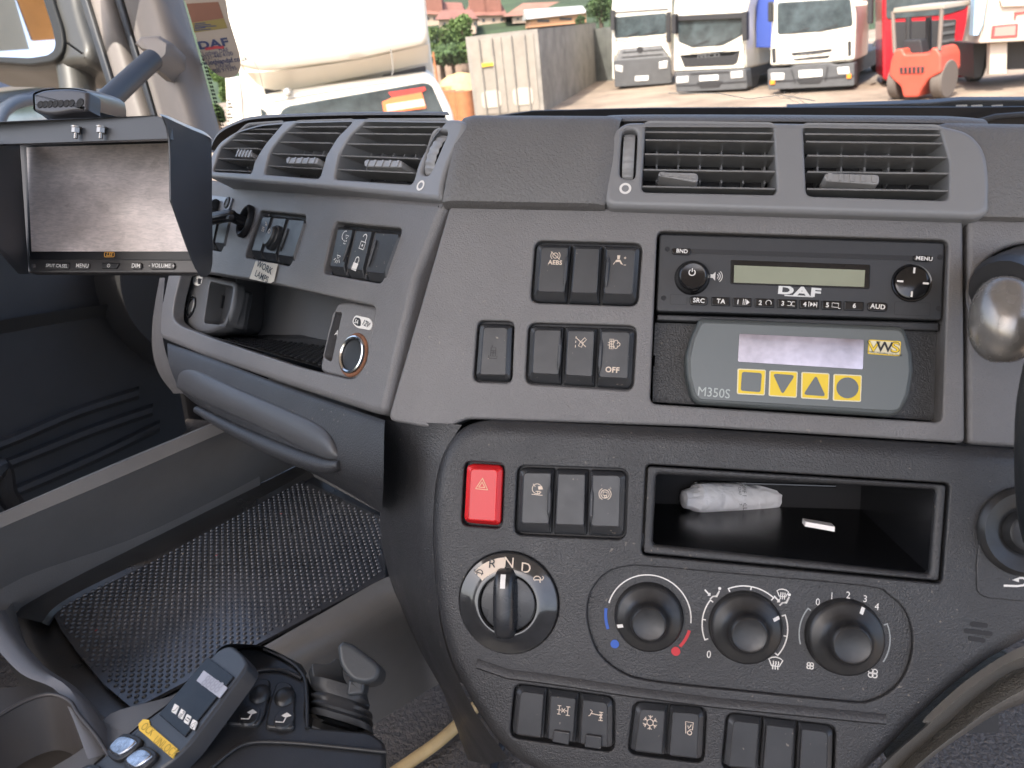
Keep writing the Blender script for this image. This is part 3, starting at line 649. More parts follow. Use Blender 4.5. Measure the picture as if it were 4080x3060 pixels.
bank(P3b, bankH, [(.27, .29), (.60, .62)], [(0, 'worklamp', qq('q4', (682, 308)), .0052)], ribs=[(2, qq('q4', (828, 315)), qq('q4', (778, 455)))], lbl='three rockers with a round rocker in the middle', extra=oval)
bank(P3b, bankJ, [(.31, .33), (.60, .645)], [(0, 'dome_night', qq('q4', (1170, 375)), .0062, .0007), (0, 'dome', qq('q4', (1126, 497)), .0058, .0007), (1, 'unlock', qq('q4', (1280, 398)), .0072, .0008), (1, 'lock', qq('q4', (1234, 527)), .0072, .0008)],
     ribs=[(0, qq('q4', (1210, 365)), qq('q4', (1158, 520))), (2, qq('q4', (1360, 385)), qq('q4', (1310, 548)))], lbl='three rockers for the cab lights and door locks', icol=MW)
bank(P3b, bankK, [.33, .66], [])

# ---- gear selector
mring = mat('dial_ring_plastic', (.030, .030, .031), .13, coat=.6, var=.2, vs_=90, rv=.08)
PG = P2
b = M(); c = gear_c
b.lathe(PG, c, [(.0338, -.004), (.0336, .0012), (.0330, .0026), (.0318, .0030), (.0262, .0046), (.0222, .0058), (.0200, .0056), (.0192, .0040), (.0186, .0)], 72)
# cream R sector, printed
def ringpt(r, a): return (c[0]+r*math.cos(math.radians(a)), c[1]+r*math.sin(math.radians(a)))
def sect(r0, r1, a0, a1, n=14): return [ringpt(r1, a0+(a1-a0)*i/n) for i in range(n+1)]+[ringpt(r0, a1+(a0-a1)*i/n) for i in range(n+1)]
hr = lambda r: .0030+(.0318-r)/(.0318-.0222)*.0028
bpts = sect(.0226, .0314, 99, 143)
b.m(1)
n_ = 20
for i in range(n_):
    a0, a1 = 99+44*i/n_, 99+44*(i+1)/n_; R0, R1 = .0226, .0306
    b.face([PG.P(ringpt(R1, a0), hr(R1)+.0003), PG.P(ringpt(R1, a1), hr(R1)+.0003), PG.P(ringpt(R0, a1), hr(R0)+.0003), PG.P(ringpt(R0, a0), hr(R0)+.0003)])
hm = hr(.0268)+.0007
b.m(2).text(PG, PG.uv(q('r2', (519, 240)), hm), 'R', .0092, hm, rot=0)
b.icon(PG, PG.uv(q('r2', (392, 318)), hm), .0036, [(k[0],)+tuple(k[1:]) for k in [('l', [(1, -.15), (-.8, -.15)]), ('c', .1, -.15, .6, 0, 180), ('l', [(-.8, -.15), (-1, .3)]), ('l', [(.5, -.15), (.6, -.6)]), ('l', [(-.35, -.15), (-.4, -.6)])]], .0006, hm, rot=-8)
b.m(3).text(PG, PG.uv(q('r2', (682, 228)), hm), 'N', .0098, hm); b.text(PG, PG.uv(q('r2', (848, 282)), hm), 'D', .0098, hm)
b.icon(PG, PG.uv(q('r2', (965, 385)), hm), .0040, TURT, .0006, hm, rot=5)
gs_ = b.build('gear_selector', [mring, MC, MBK, MC], DASH, label='round gear selector with R N D positions')
mknob = mat('selector_knob_plastic', (.022, .023, .026), .28, grain=.15, gs=1200, gd=.0002, rv=.08, vs_=40)
b = M(); b.lathe(PG, c, [(.0186, -.002), (.0184, .0030), (.0176, .0036), (0, .0040)], 48)
ax = Vector((PG.uv(q('r2', (665, 400)), .012)))-Vector(PG.uv(q('r2', (665, 900)), .012)); ax.normalize(); sx = Vector((ax.y, -ax.x)); cc = Vector(c)+Vector((-.0012, .0006))
rg = []
for k in range(25):
    t = -1+2*k/24; L_ = .0235*t; e = math.sqrt(max(0, 1-abs(t)**3.5)); wd = .0036+.0036*e; hh = .004+.0125*e**.7
    rg.append([PG.P(cc+ax*L_+sx*x*wd, h) for x, h in [(-1.12, .003), (-1.0, hh*.75), (-.85, hh*.94), (-.5, hh), (0, hh*1.03), (.5, hh), (.85, hh*.94), (1.0, hh*.75), (1.12, .003)]])
b.rings(rg, closed=False)
for e_ in (rg[0], rg[-1]): b.face(e_)
wl = [cc+ax*x+sx*y for x, y in [(.0185, -.0019), (.0185, .0019), (.0118, .0019), (.0118, -.0019)]]
b.m(1)
for i in range(8):
    t0, t1 = .0120+.0085*i/8, .0120+.0085*(i+1)/8
    hh = lambda L_: (.004+.0125*math.sqrt(max(0, 1-abs(L_/.0235)**3.5))**.7)*1.035+.0002
    b.face([PG.P(cc+ax*t0-sx*.0017, hh(t0)), PG.P(cc+ax*t0+sx*.0017, hh(t0)), PG.P(cc+ax*t1+sx*.0017, hh(t1)), PG.P(cc+ax*t1-sx*.0017, hh(t1))])
b.build('selector_knob', [mknob, MW], gs_, angle=50)

# ---- heater controls
PH = P2.off(-.0034)
b = M(); b.slab(P2, inset(ccw(spl(P2.px(hstad), 4)), -.002), -.006, -.0034, 0)
K = [q('r3', (450, 405)), q('r3', (1058, 470)), q('r3', (1680, 530))]
kc = [PH.uv(p) for p in K]
mm = lambda r: r*.63291*.512/FPX
hp = .0002; b.m(1)
def arc(i, r, a0, a1, wd, ticks=(), tk=.0022):
    c = kc[i]; pts = circ(c, r, 40, a0, a1); b.ribbon(PH, pts, wd, hp)
    for a in ticks: b.ribbon(PH, [(c[0]+rr*math.cos(math.radians(a)), c[1]+rr*math.sin(math.radians(a))) for rr in (r+.0004, r-tk)], wd, hp+.00005)
arc(0, mm(262), -2, 168, .0008)
b.m(2); arc(0, mm(272), 176, 204, .0019); b.face([PH.P(p, hp) for p in ccw(circ(PH.uv(q('r3', (236, 578))), mm(27), 24))])
b.m(3); arc(0, mm(262), -12, -38, .0019); b.face([PH.P(p, hp) for p in ccw(circ(PH.uv(q('r3', (620, 624))), mm(28), 24))])
b.m(1)
arc(1, mm(252), 52, 118, .0008, (52, 86, 118)); arc(1, mm(262), 148, 205, .0008, (148, 177, 205)); arc(1, mm(252), 24, -36, .0008, (24, -6, -36))
b.text(PH, PH.uv(q('r3', (828, 645))), '0', .0068, hp, xs=.85)
b.m(4); arc(2, mm(262), 147, 198, .0008, (147,)); arc(2, mm(262), 24, -28, .0008, (24,)); b.m(1)
for ch_, p in zip('01234', [(1514, 315), (1602, 277), (1705, 272), (1812, 295), (1886, 345)]): b.text(PH, PH.uv(q('r3', p)), ch_, .0062, hp, xs=.9)
SEAT = [('l', [(-.7, -.75), (-.4, -.35), (.1, -.2), (.45, .55)]), ('l', [(-.6, -.6), (-.3, -.3), (.15, -.3), (.4, .4)]), ('d', .45, .85, .2), ('l', [(-1.5, .45), (-.75, -.25)]), ('l', [(-1.05, -.25), (-.75, -.25), (-.8, .1)])]
DEF = [('o', [(-.9, .5), (-.5, .75), (0, .85), (.5, .75), (.9, .5), (.5, -.35), (-.5, -.35)]), ('l', [(-.3, .3), (-.25, 0), (-.35, -.3), (-.3, -.8)]), ('l', [(.02, .3), (.07, 0), (-.03, -.3), (.02, -.8)]), ('l', [(.35, .3), (.4, 0), (.3, -.3), (.35, -.8)])]
FAN = [('c', .42*math.cos(math.radians(a)), .42*math.sin(math.radians(a)), .36) for a in (45, 135, 225, 315)]+[('d', 0, 0, .12)]
b.icon(PH, PH.uv(q('r3', (872, 265))), mm(46), SEAT, .0009, hp); b.icon(PH, PH.uv(q('r3', (1310, 305))), mm(46), SEAT, .0009, hp)
b.icon(PH, PH.uv(q('r3', (1292, 265))), mm(38), DEF, .0006, hp+.0001); b.icon(PH, PH.uv(q('r3', (1248, 700))), mm(46), DEF, .0007, hp)
b.icon(PH, PH.uv(q('r3', (1466, 715))), mm(28), FAN, .0006, hp); b.icon(PH, PH.uv(q('r3', (1860, 762))), mm(38), FAN, .0006, hp)
mblue = mat('print_blue', (.02, .09, .42), .5); mrd = mat('print_red', (.55, .02, .03), .5); mgr = mat('print_grey', (.30, .32, .32), .5)
hpn = b.build('heater_panel', [ML, MW, mblue, mrd, mgr], DASH, label='dark heater control panel with blue and red marks')
mkn = mat('heater_knob_rubber', (.021, .021, .022), .36, grain=.15, gs=1300, gd=.0002, dust=.008, var=.2, vs_=50, rv=.08)
for i, (a, rr) in enumerate([(200, 212), (28, 218), (68, 226)]):
    b = M(); R = mm(rr); c = kc[i]
    b.lathe(PH, c, [(R*1.03, 0), (R*1.02, .0016), (R*.99, .0022), (R*.985, .0052), (R*.95, .0068), (R*.88, .0076), (R*.72, .0088), (R*.60, .0108), (R*.535, .0140), (R*.52, .0185), (R*.50, .0203), (R*.455, .0210), (R*.42, .0204), (R*.2, .0198), (0, .0197)], 56)
    dx, dy = math.cos(math.radians(a)), math.sin(math.radians(a)); b.m(1)
    sx_, sy_ = -dy*.0011, dx*.0011
    b.face([PH.P((c[0]+dx*R*.96+sx_, c[1]+dy*R*.96+sy_), .0068), PH.P((c[0]+dx*R*.96-sx_, c[1]+dy*R*.96-sy_), .0068), PH.P((c[0]+dx*R*.78-sx_, c[1]+dy*R*.78-sy_), .0087), PH.P((c[0]+dx*R*.78+sx_, c[1]+dy*R*.78+sy_), .0087)])
    b.build('rotary_knob', [mkn, MW], hpn, angle=50)

# ---- storage slot
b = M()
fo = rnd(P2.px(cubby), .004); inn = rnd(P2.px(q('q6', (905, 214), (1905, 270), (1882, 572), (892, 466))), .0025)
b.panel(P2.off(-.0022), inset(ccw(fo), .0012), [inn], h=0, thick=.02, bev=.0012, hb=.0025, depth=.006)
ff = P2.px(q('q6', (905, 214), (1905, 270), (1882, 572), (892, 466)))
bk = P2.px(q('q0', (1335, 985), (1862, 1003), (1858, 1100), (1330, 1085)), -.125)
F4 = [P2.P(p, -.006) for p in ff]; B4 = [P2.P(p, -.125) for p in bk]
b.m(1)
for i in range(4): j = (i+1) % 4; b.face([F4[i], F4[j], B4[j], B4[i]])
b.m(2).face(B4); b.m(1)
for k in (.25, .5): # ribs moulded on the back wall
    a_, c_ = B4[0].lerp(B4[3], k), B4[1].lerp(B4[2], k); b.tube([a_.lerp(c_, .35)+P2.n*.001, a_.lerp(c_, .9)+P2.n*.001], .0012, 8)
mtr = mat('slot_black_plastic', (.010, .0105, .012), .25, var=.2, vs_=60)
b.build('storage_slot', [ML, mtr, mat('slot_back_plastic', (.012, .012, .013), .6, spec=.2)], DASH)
SLOT_F, SLOT_B = F4, B4

# ---- little speaker grille slots
b = M()
for (x0, y0, x1, y1) in [(612, 903, 705, 912), (578, 938, 730, 955), (603, 978, 692, 990)]:
    A, B = P2.uv(q('r5', (x0, y0))), P2.uv(q('r5', (x1, y1))); n_ = Vector((0, .0016))
    b.slab(P2, rnd([(A[0], A[1]-.0014), (B[0], B[1]-.0014), (B[0], B[1]+.0014), (A[0], A[1]+.0014)], .0013), -.0005, .0003, .0001)
b.build('sensor_grille', MVOID, DASH)
# ---- mirror adjuster panel, right edge
b = M(); PX = P2.off(.0)
outl = P2.px(q('r5', (655, 470), (670, 330), (760, 240), (900, 205), (1250, 215), (1250, 830), (895, 785), (690, 765), (645, 735), (640, 600)))
b.slab(P2, rnd(outl, .008), -.001, .0012, .0008)
cA = P2.uv(q('r5', (905, 420)), .002)
b.m(1).lathe(P2, cA, [(.0272, .0012), (.0267, .003), (.0240, .0055), (.0165, .004), (.0134, .002), (.0118, .0055), (.0110, .0075), (.009, .0083), (0, .0085)], 48)
b.m(2).ribbon(P2, P2.px(q('r5', (788, 702), (860, 704), (893, 700), (910, 680), (893, 662), (868, 662)), .0014), .0013, .0015)
b.face([P2.P(p, .0016) for p in ccw(P2.px(q('r5', (832, 672), (868, 658), (868, 684)), .0014))])
b.build('mirror_adjuster', [ML, mkn, MW], DASH)
# ================================================================== radio
mrad = mat('radio_case_plastic', (.030, .031, .034), .42, grain=.25, gs=1100, gd=.0002, var=.08, vs_=30)
def q5(*p): return q('q5', *p)
RD = thing('car_radio', P1.hit(q5((1350, 290)), -.02), 'black car radio with a pale green display, wide logo and numbered preset buttons', 'radio')
PRd = P1.off(-.0035)
b = M(); body = rnd(PRd.px(q5((803, 126), (1908, 160), (1896, 462), (790, 428))), .0025)
b.slab(PRd, body, -.03, 0, .0015)
b.build('body', mrad, RD)
b = M(); A = PRd.px(q5((795, 436), (1893, 468), (1893, 500), (792, 458))); b.slab(PRd, rnd(A, .001), -.02, -.004, .001); b.build('lower_bezel', MB, RD)
b = M(); g = PRd.px(q5((925, 186), (1790, 213), (1788, 232), (925, 204))); b.slab(PRd, rnd(g, .0008), -.001, .0003, 0)
b.build('disc_slot', MBK, RD)
for p in [(833, 187), (1887, 218), (819, 376), (1883, 417)]:
    b = M(); b.lathe(PRd, PRd.uv(q5(p)), [(.0017, .0001), (.0015, .0003), (0, .0002)], 20); b.build('fixing_hole', MVOID, RD)
def btn(pts, txts, name='button', r=.0014, ht=.0022, par=None, mats=None, bold=.025, size=.0042):
    b = M(); P = PRd.px(pts, ht); b.slab(PRd, rnd(P, r), 0, ht, .0006); b.m(1)
    for t, c, *z in txts:
        if isinstance(t, str): b.text(PRd, PRd.uv(q5(c), ht), t, size*(z[0] if z else 1), ht+.00015, bold=bold, rot=-2)
        else: b.icon(PRd, PRd.uv(q5(c), ht), .0019, t, .0004, ht+.00015, rot=-2)
    return b.build(name, mats or [MGLOSS, MW], par or RD)
btn(q5((850, 182), (927, 184), (922, 210), (850, 206)), [('BND', (890, 195), .85)], r=.002)
btn(q5((1785, 210), (1865, 213), (1862, 236), (1785, 232)), [('MENU', (1826, 224), .85)], r=.002)
xs = [(920, 990), (1004, 1076), (1088, 1160), (1173, 1248), (1260, 1335), (1345, 1420), (1432, 1508), (1518, 1594), (1608, 1686)]
yt = lambda x: 368+(x-920)*.0335; yb = lambda x: 402+(x-920)*.0345
labs = [[('SRC', 0)], [('TA', 0)], [('1', -18), ([('p', [(0, 1), (1.2, 0), (0, -1)]), ('l', [(-.4, 1), (-.4, -1)]), ('l', [(-1, 1), (-1, -1)])], 14)], [('2', -18), ([('c', 0, 0, .9, -30, 230)], 14)], [('3', -18), ([('l', [(-1.2, -.7), (-.2, -.7), (.4, .7), (1.2, .7)]), ('l', [(-1.2, .7), (-.2, .7), (.4, -.7), (1.2, -.7)])], 14)],
        [('4', -18), ([('p', [(-.9, .8), (0, 0), (-.9, -.8)]), ('p', [(.1, .8), (1, 0), (.1, -.8)]), ('l', [(1.2, .9), (1.2, -.9)]), ('l', [(-1.4, .9), (-1.4, -.9)])], 14)], [('5', -18), ([('o', [(-1.2, -.7), (.9, -.7), (.9, .7), (-1.2, .7)]), ('l', [(.9, -1), (1.6, -1)])], 14)], [('6', 0)], [('AUD', 0)]]
for (xa, xb), lb in zip(xs, labs):
    cx_ = (xa+xb)/2
    btn(q5((xa, yt(xa)), (xb, yt(xb)), (xb-1, yb(xb)), (xa, yb(xa))), [(t, (cx_+dx, (yt(cx_)+yb(cx_))/2)) for t, dx in lb], r=.0022 if xa in (920, 1608) else .0005)
# volume knob
b = M(); kcn = PRd.uv(q5((929, 298))); R = 68*1.03074*.515/FPX
b.lathe(PRd, kcn, [(R*1.02, 0), (R, .0015), (R*.95, .0025), (R*.93, .0030), (R*.86, .0080), (R*.80, .0098), (R*.70, .0105), (R*.66, .0102), (0, .0100)], 48)
b.m(1).icon(PRd, PRd.uv(q5((929, 276)), .0102), .0021, [('c', 0, -.1, .95, -235, 55), ('l', [(0, 1.2), (0, .1)])], .0006, .0104); b.build('volume_knob', [MGLOSS, MW], RD, angle=40)
b = M(); b.icon(PRd, PRd.uv(q5((1020, 292))), .0024, [('p', [(-1.4, .5), (-.8, .5), (-.1, 1.2), (-.1, -1.2), (-.8, -.5), (-1.4, -.5)]), ('c', -.1, 0, .8, -50, 50), ('c', -.1, 0, 1.35, -50, 50), ('c', -.1, 0, 1.9, -50, 50)], .00045, .0002); b.build('speaker_symbol', MW, RD, flat=True)
# display
mlcd = mat('lcd_green_grey', (.26, .27, .19), .35, var=.05, vs_=30)
b = M(); b.slab(PRd, rnd(PRd.px(q5((1078, 229), (1618, 248), (1614, 342), (1076, 322))), .0012), 0, .0008, .0004); b.m(1).slab(PRd, PRd.px(q5((1092, 249), (1598, 268), (1594, 333), (1090, 316)), .001), .0005, .00105, 0)
b.build('display', [MGLOSS, mlcd], RD)
msil = mat('silver_print', (.62, .62, .60), .35, metal=.4)
b = M(); b.text(PRd, PRd.uv(q5((1342, 351))), 'DAF', .0078, .0003, bold=.045, xs=1.75, rot=-2); A, B = PRd.uv(q5((1286, 366))), PRd.uv(q5((1397, 371)))
b.ribbon(PRd, [A, B], .0008, .0003); b.build('logo', msil, RD, flat=True)
# cursor pad
b = M(); c4 = PRd.uv(q5((1777, 318))); R = 72*1.03074*.515/FPX
b.lathe(PRd, c4, [(R*1.02, 0), (R*.98, .0014), (R*.90, .0012), (R*.87, .0006), (R*.84, .0018), (R*.7, .0024), (0, .0026)], 48); b.m(1)
for a in (90, 180, 270, 0): b.ribbon(PRd, [(c4[0]+R*k*math.cos(math.radians(a-2)), c4[1]+R*k*math.sin(math.radians(a-2))) for k in (.48, .78)], .0012, .0030)
b.build('cursor_pad', [MGLOSS, MW], RD, angle=50)
for z in [((845, 361), (910, 364), (908, 402), (844, 399)), ((1712, 390), (1850, 395), (1847, 446), (1710, 440))]:
    b = M(); b.ribbon(PRd, rnd(PRd.px(q5(*z)), .001), .0003, .0002, True); b.build('blank_window', MBK, RD, flat=True)

# ================================================================== blanking plate + weighing display
b = M(); PB = P1.off(-.016)
b.slab(PB, PB.px(q5((785, 470), (1895, 505), (1890, 590), (1880, 592), (1879, 660), (1889, 664), (1886, 852), (775, 778), (778, 640), (784, 636), (785, 600), (778, 596))), -.02, 0, .0004)
b.build('blanking_plate', ML, DASH)
PW = P1.off(.004)
WD = thing('weighing_display', P1.hit(q5((1350, 640)), 0), 'dark grey oval-ended display unit with four yellow symbol buttons below the radio', 'display unit')
mwd = mat('display_case_plastic', (.058, .066, .066), .45, grain=.3, gs=1000, gd=.0003, var=.05)
mwf = mat('display_front_foil', (.118, .131, .131), .36, grain=.2, gs=1400, gd=.0002, var=.04)
outw = q5((968, 452), (1740, 484), (1757, 500), (1782, 580), (1788, 660), (1772, 760), (1735, 822), (1700, 836), (955, 788), (928, 768), (905, 680), (902, 600), (925, 520), (955, 458))
b = M(); ow = spl(PW.px(outw, .004), 3); b.slab(PW, rnd(PW.px(outw, .004), .003, 3), -.022, .004, .003); b.build('case', mwd, WD)
inw = q5((978, 470), (1730, 500), (1745, 516), (1766, 590), (1770, 660), (1755, 750), (1728, 806), (1700, 812), (960, 768), (942, 748), (924, 680), (922, 608), (940, 530), (965, 476))
b = M(); b.slab(PW, rnd(PW.px(inw, .0045), .002, 3), .003, .0045, .0006); b.m(1).text(PW, PW.uv(q5((1013, 743)), .005), 'M350S', .0085, .0047, rot=-1, xs=.9)
b.build('front_panel', [mwf, mat('print_pale', (.42, .45, .43), .6)], WD)
# scratched window; noise in its tone imitates patchy reflections
ms = mat('scratched_reflective_screen', (.24, .22, .24), .12, var=.5, vs_=24, rv=.06, spec=1.0, coat=.6)
n_ = ms.node_tree.nodes; b_ = n_['Principled BSDF']; b_.inputs['Metallic'].default_value = 1.0
b = M(); sc_ = PW.px(q5((1112, 513), (1594, 536), (1590, 652), (1106, 622)), .005); b.slab(PW, rnd(sc_, .001), .004, .0048, .0001); b.build('screen', ms, WD)
myel = mat('yellow_print', (.78, .55, .03), .5); mcream = mat('cream_print', (.75, .68, .48), .5)
b = M(); lg = PW.px(q5((1612, 536), (1737, 543), (1733, 601), (1608, 592)), .005); b.slab(PW, rnd(lg, .0012), .0045, .0051, .0002); b.m(1).slab(PW, inset(rnd(lg, .001), .0007), .005, .0053, 0)
b.m(2).text(PW, PW.uv(q5((1630, 566)), .0055), 'V', .0092, .00545, bold=.03, xs=1.25); b.text(PW, PW.uv(q5((1714, 569)), .0055), 'S', .0092, .00545, bold=.035, xs=1.3); b.m(0).text(PW, PW.uv(q5((1630, 566)), .0055), 'V', .0088, .0056, bold=.01, xs=1.25); b.m(2).text(PW, PW.uv(q5((1672, 567)), .0055), 'W', .0088, .0059, bold=.02, xs=1.05); b.m(0).text(PW, PW.uv(q5((1714, 569)), .0055), 'S', .0088, .0056, bold=.01, xs=1.3)
b.m(2).text(PW, PW.uv(q5((1672, 590)), .0055), 'VEHICLE WEIGHING SOLUTIONS', .0017, .0056, xs=.85, rot=-3); b.build('badge', [myel, mcream, MBK], WD)
bx = [((1105, 648), (1215, 653), (1210, 753), (1102, 747)), ((1228, 655), (1338, 660), (1334, 762), (1225, 755)), ((1352, 661), (1461, 667), (1457, 770), (1350, 764)), ((1476, 669), (1586, 674), (1582, 778), (1473, 773))]
for k, z in enumerate(bx):
    P = PW.px(q5(*z), .005); c = lerp(P[0], P[2], .5); r_ = .0125
    b = M(); b.slab(PW, rnd(P, .0013), .0043, .0050, .0002); b.m(1).slab(PW, inset(ccw(rnd(P, .0013)), .0007), .005, .0052, 0)
    s_ = .0105
    shp = [rnd([(-.95, -.95), (.95, -.95), (.95, .95), (-.95, .95)], .25), rnd([(-1.05, .95), (1.05, .95), (0, -1.05)], .35), rnd([(-1.05, -.95), (1.05, -.95), (0, 1.05)], .35), circ((0, 0), 1.02, 28)][k]
    b.m(2).face([PW.P((c[0]+p[0]*s_*.62, c[1]+p[1]*s_*.62), .0054) for p in ccw(shp)])
    b.build('membrane_button', [mcream, myel, mwf], WD)

# ================================================================== sticker
stk = mat('label_paper', (.72, .66, .56), .7, var=.06, vs_=30)
b = M(); lp_ = P3.px(q('q4', (634, 512), (766, 532), (742, 636), (722, 647), (596, 620)), .003)
b.slab(P3.off(.003), lp_, 0, .0004, 0); b.m(1).text(P3, P3.uv(q('q4', (687, 553)), .0035), 'WORK', .0086, .0040, xs=1.2, rot=-2, bold=.01); b.text(P3, P3.uv(q('q4', (669, 608)), .0035), 'LAMPS', .0086, .0040, xs=1.1, rot=-2, bold=.01)
b.build('paper_label', [stk, MBK], None, 'small cream sticker reading WORK LAMPS below the middle rocker bank', 'sticker', flat=True)
# cable grommet and leads behind the monitor hood
b = M(); g0 = P3.uv(q('q4', (572, 275)), .004)
b.rings([[P3.P((g0[0]+r*math.cos(2*math.pi*j/28)*.62, g0[1]+r*math.sin(2*math.pi*j/28)), h) for j in range(28)] for r, h in [(.0165, .002), (.0165, .006), (.0145, .008), (.0115, .007), (.010, .001)]], cap1=True)
b.build('cable_grommet', MBK, DASH, angle=60)
def D(p, d): return at(D0(p), d)
for k, (dy, dd) in enumerate([(0, 0), (10, .004), (26, -.006)]):
    b = M(); g_ = P3.hit(q('q4', (560, 262+dy)), .006)
    path = densify([g_-P3.n*.02, g_+P3.n*.008, P3.hit(q('q4', (480, 225+dy*1.2)), .02), P3.hit(q('q4', (380, 240+dy*1.3)), .022+dd), P3.hit(q('q4', (250, 260+dy)), .02)], 6)
    b.tube(path, .0035, 10); b.build('monitor_cable', MBK, None, ['black monitor lead entering the grommet, uppermost of three', 'black monitor lead entering the grommet, middle of three', 'black monitor lead entering the grommet, lowest of three'][k], 'cable', 'leads entering the dashboard grommet')
mbr = mat('bracket_painted_steel', (.25, .27, .31), .35, metal=.3, var=.25, vs_=40)
b = M(); b.slab(P3, rnd(P3.px(q('q4', (300, 110), (490, 133), (470, 200), (430, 215), (300, 200)), .004), .002), .002, .004, .0005); b.m(1).lathe(P3, P3.uv(q('q4', (462, 163)), .004), [(.005, .004), (.0045, .0055), (.003, .006), (.002, .005), (0, .005)], 20, rv=1.3)
b.tube([P3.hit(q('q4', (400, 180)), .006), P3.hit(q('q4', (290, 215)), .012)], .007, 14); b.build('monitor_bracket', [mbr, MB], None, 'grey steel bracket screwed to the dashboard behind the monitor', 'bracket')

# ================================================================== camera monitor with sun hood
MON = thing('camera_monitor', D((250, 600), .62), 'black camera monitor with scratched grey screen inside a folded sun hood', 'monitor')
PM = plane3(D((65, 545), .668), D((410, 555), .640), D((50, 312), .682))
def mp(*p, h=0): return PM.px(D0(*p), h) if len(p) > 1 else PM.uv(D0(p[0]), h)
mmon = mat('monitor_plastic', (.040, .037, .037), .35, var=.1, rv=.06); mhood = mat('hood_powder_coat', (.055, .058, .066), .42, grain=.25, gs=1000, gd=.0002, var=.1)
b = M(); cs_ = rnd(mp((40, 302), (395, 292), (438, 560), (440, 592), (62, 590), (50, 575)), .003); b.slab(PM, cs_, -.006, .002, .0015); b.build('case', mmon, MON)
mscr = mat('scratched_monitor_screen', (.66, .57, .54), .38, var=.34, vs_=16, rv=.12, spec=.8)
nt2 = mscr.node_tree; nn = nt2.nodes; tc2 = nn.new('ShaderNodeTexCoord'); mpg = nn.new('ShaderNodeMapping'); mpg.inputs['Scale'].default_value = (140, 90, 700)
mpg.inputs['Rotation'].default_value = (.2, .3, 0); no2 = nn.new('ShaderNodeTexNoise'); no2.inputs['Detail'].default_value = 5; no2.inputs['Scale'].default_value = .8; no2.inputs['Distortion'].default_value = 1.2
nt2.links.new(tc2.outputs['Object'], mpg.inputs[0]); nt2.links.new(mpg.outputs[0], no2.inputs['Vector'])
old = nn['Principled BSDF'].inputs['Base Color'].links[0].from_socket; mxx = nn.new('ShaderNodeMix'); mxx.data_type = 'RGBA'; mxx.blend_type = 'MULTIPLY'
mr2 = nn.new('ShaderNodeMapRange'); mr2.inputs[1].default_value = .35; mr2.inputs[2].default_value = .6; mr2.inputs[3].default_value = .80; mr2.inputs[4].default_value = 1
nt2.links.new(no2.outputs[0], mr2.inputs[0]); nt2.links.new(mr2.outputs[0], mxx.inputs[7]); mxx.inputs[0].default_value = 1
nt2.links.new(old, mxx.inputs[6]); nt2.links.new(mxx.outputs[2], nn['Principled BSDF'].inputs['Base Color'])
b = M(); b.m(1).slab(PM, rnd(mp((50, 310), (400, 300), (430, 562), (64, 560), h=.003), .001), .001, .003, .0003); b.m(0).slab(PM, mp((57, 318), (395, 308), (416, 543), (68, 543), h=.0035), .002, .0034, 0)
b.build('screen', [mscr, MBK], MON)
morg = mat('badge_orange', (.62, .30, .05), .5)
b = M(); b.ribbon(PM, rnd(mp((226, 545), (247, 545), (247, 555), (226, 555), h=.004), .001), .0005, .0042, True); b.text(PM, mp((236.5, 550), h=.004), 'LSS', .0042, .0043, bold=.03, xs=.9, shear=.2); b.build('badge', morg, MON, flat=True)
for z, t, sz in [(((96, 567), (148, 566), (148, 581), (96, 582)), 'SPLIT CA.SEL', .0040), (((162, 567), (192, 566), (192, 581), (162, 582)), 'MENU', .0048), (((281, 567), (305, 566), (305, 581), (281, 581)), 'DIM', .0050), (((322, 567), (376, 566), (376, 581), (322, 581)), '- VOLUME +', .0048)]:
    b = M(); P = mp(*z, h=.004); b.slab(PM, rnd(P, .0022), .001, .0035, .0008); b.m(1).text(PM, lerp(P[0], P[2], .5), t, sz, .0037, bold=.01, xs=.9); b.build('button', [mmon, MW], MON)
b = M(); P = mp((218, 567), (257, 567), (250, 580), (218, 580), h=.004); b.slab(PM, rnd(P, .001), .001, .0035, .0008); b.m(1).icon(PM, lerp(P[0], P[2], .5), .0014, [('c', 0, 0, .9, -235, 55), ('l', [(0, 1.3), (0, .1)])], .0004, .0037); b.build('button', [MBK, MW], MON)
b = M(); b.lathe(PM, mp((71, 574), h=.003), [(.0022, .001), (.0018, .0032), (0, .0034)], 16); b.build('light_sensor', mat('sensor_lens', (.12, .11, .11), .2), MON)
# hood: top lip, right cheek, left cheek, back sheet
def sheet(b, A, th):
    A = [Vector(p) for p in A]; n = (A[1]-A[0]).cross(A[-1]-A[0]).normalized()*th
    b.rings([A, [p+n for p in A]], cap0=True, cap1=True)
b = M()
# front lip (faces the viewer) with rounded right corner, running off the left edge
lipP = plane3(D((0, 300), .60), D((365, 300), .545), D((0, 262), .60))
b.slab(lipP, rnd(lipP.px(D0((-60, 266), (20, 261), (340, 249), (362, 262), (366, 300), (-60, 314))), [0, 0, .006, .006, 0, 0]), -.004, 0, .0004)
# roof of hood from lip back
b.rings([[D((-60, 266), .595), D((335, 249), .548)], [D((-60, 262), .70), D((440, 285), .64)]], closed=False)
# right cheek: front edge with the diagonal cut, back edge further away
PCK = plane3(D((367, 300), .545), D((457, 300), .633), D((459, 560), .640))
fr_ = [PCK.hit(D0(p)) for p in [(352, 251), (366, 300), (369, 422), (374, 445), (415, 560), (436, 598)]]
bk_ = [PCK.hit(D0(p)) for p in [(452, 297), (457, 312), (458, 420), (458, 450), (459, 570), (446, 598)]]
b.rings([densify(fr_, 3), densify(bk_, 3)], closed=False); sh2 = [p+Vector((-.0012, 0, 0)) for p in densify(fr_, 3)]; b.rings([densify(fr_, 3), sh2], closed=False)
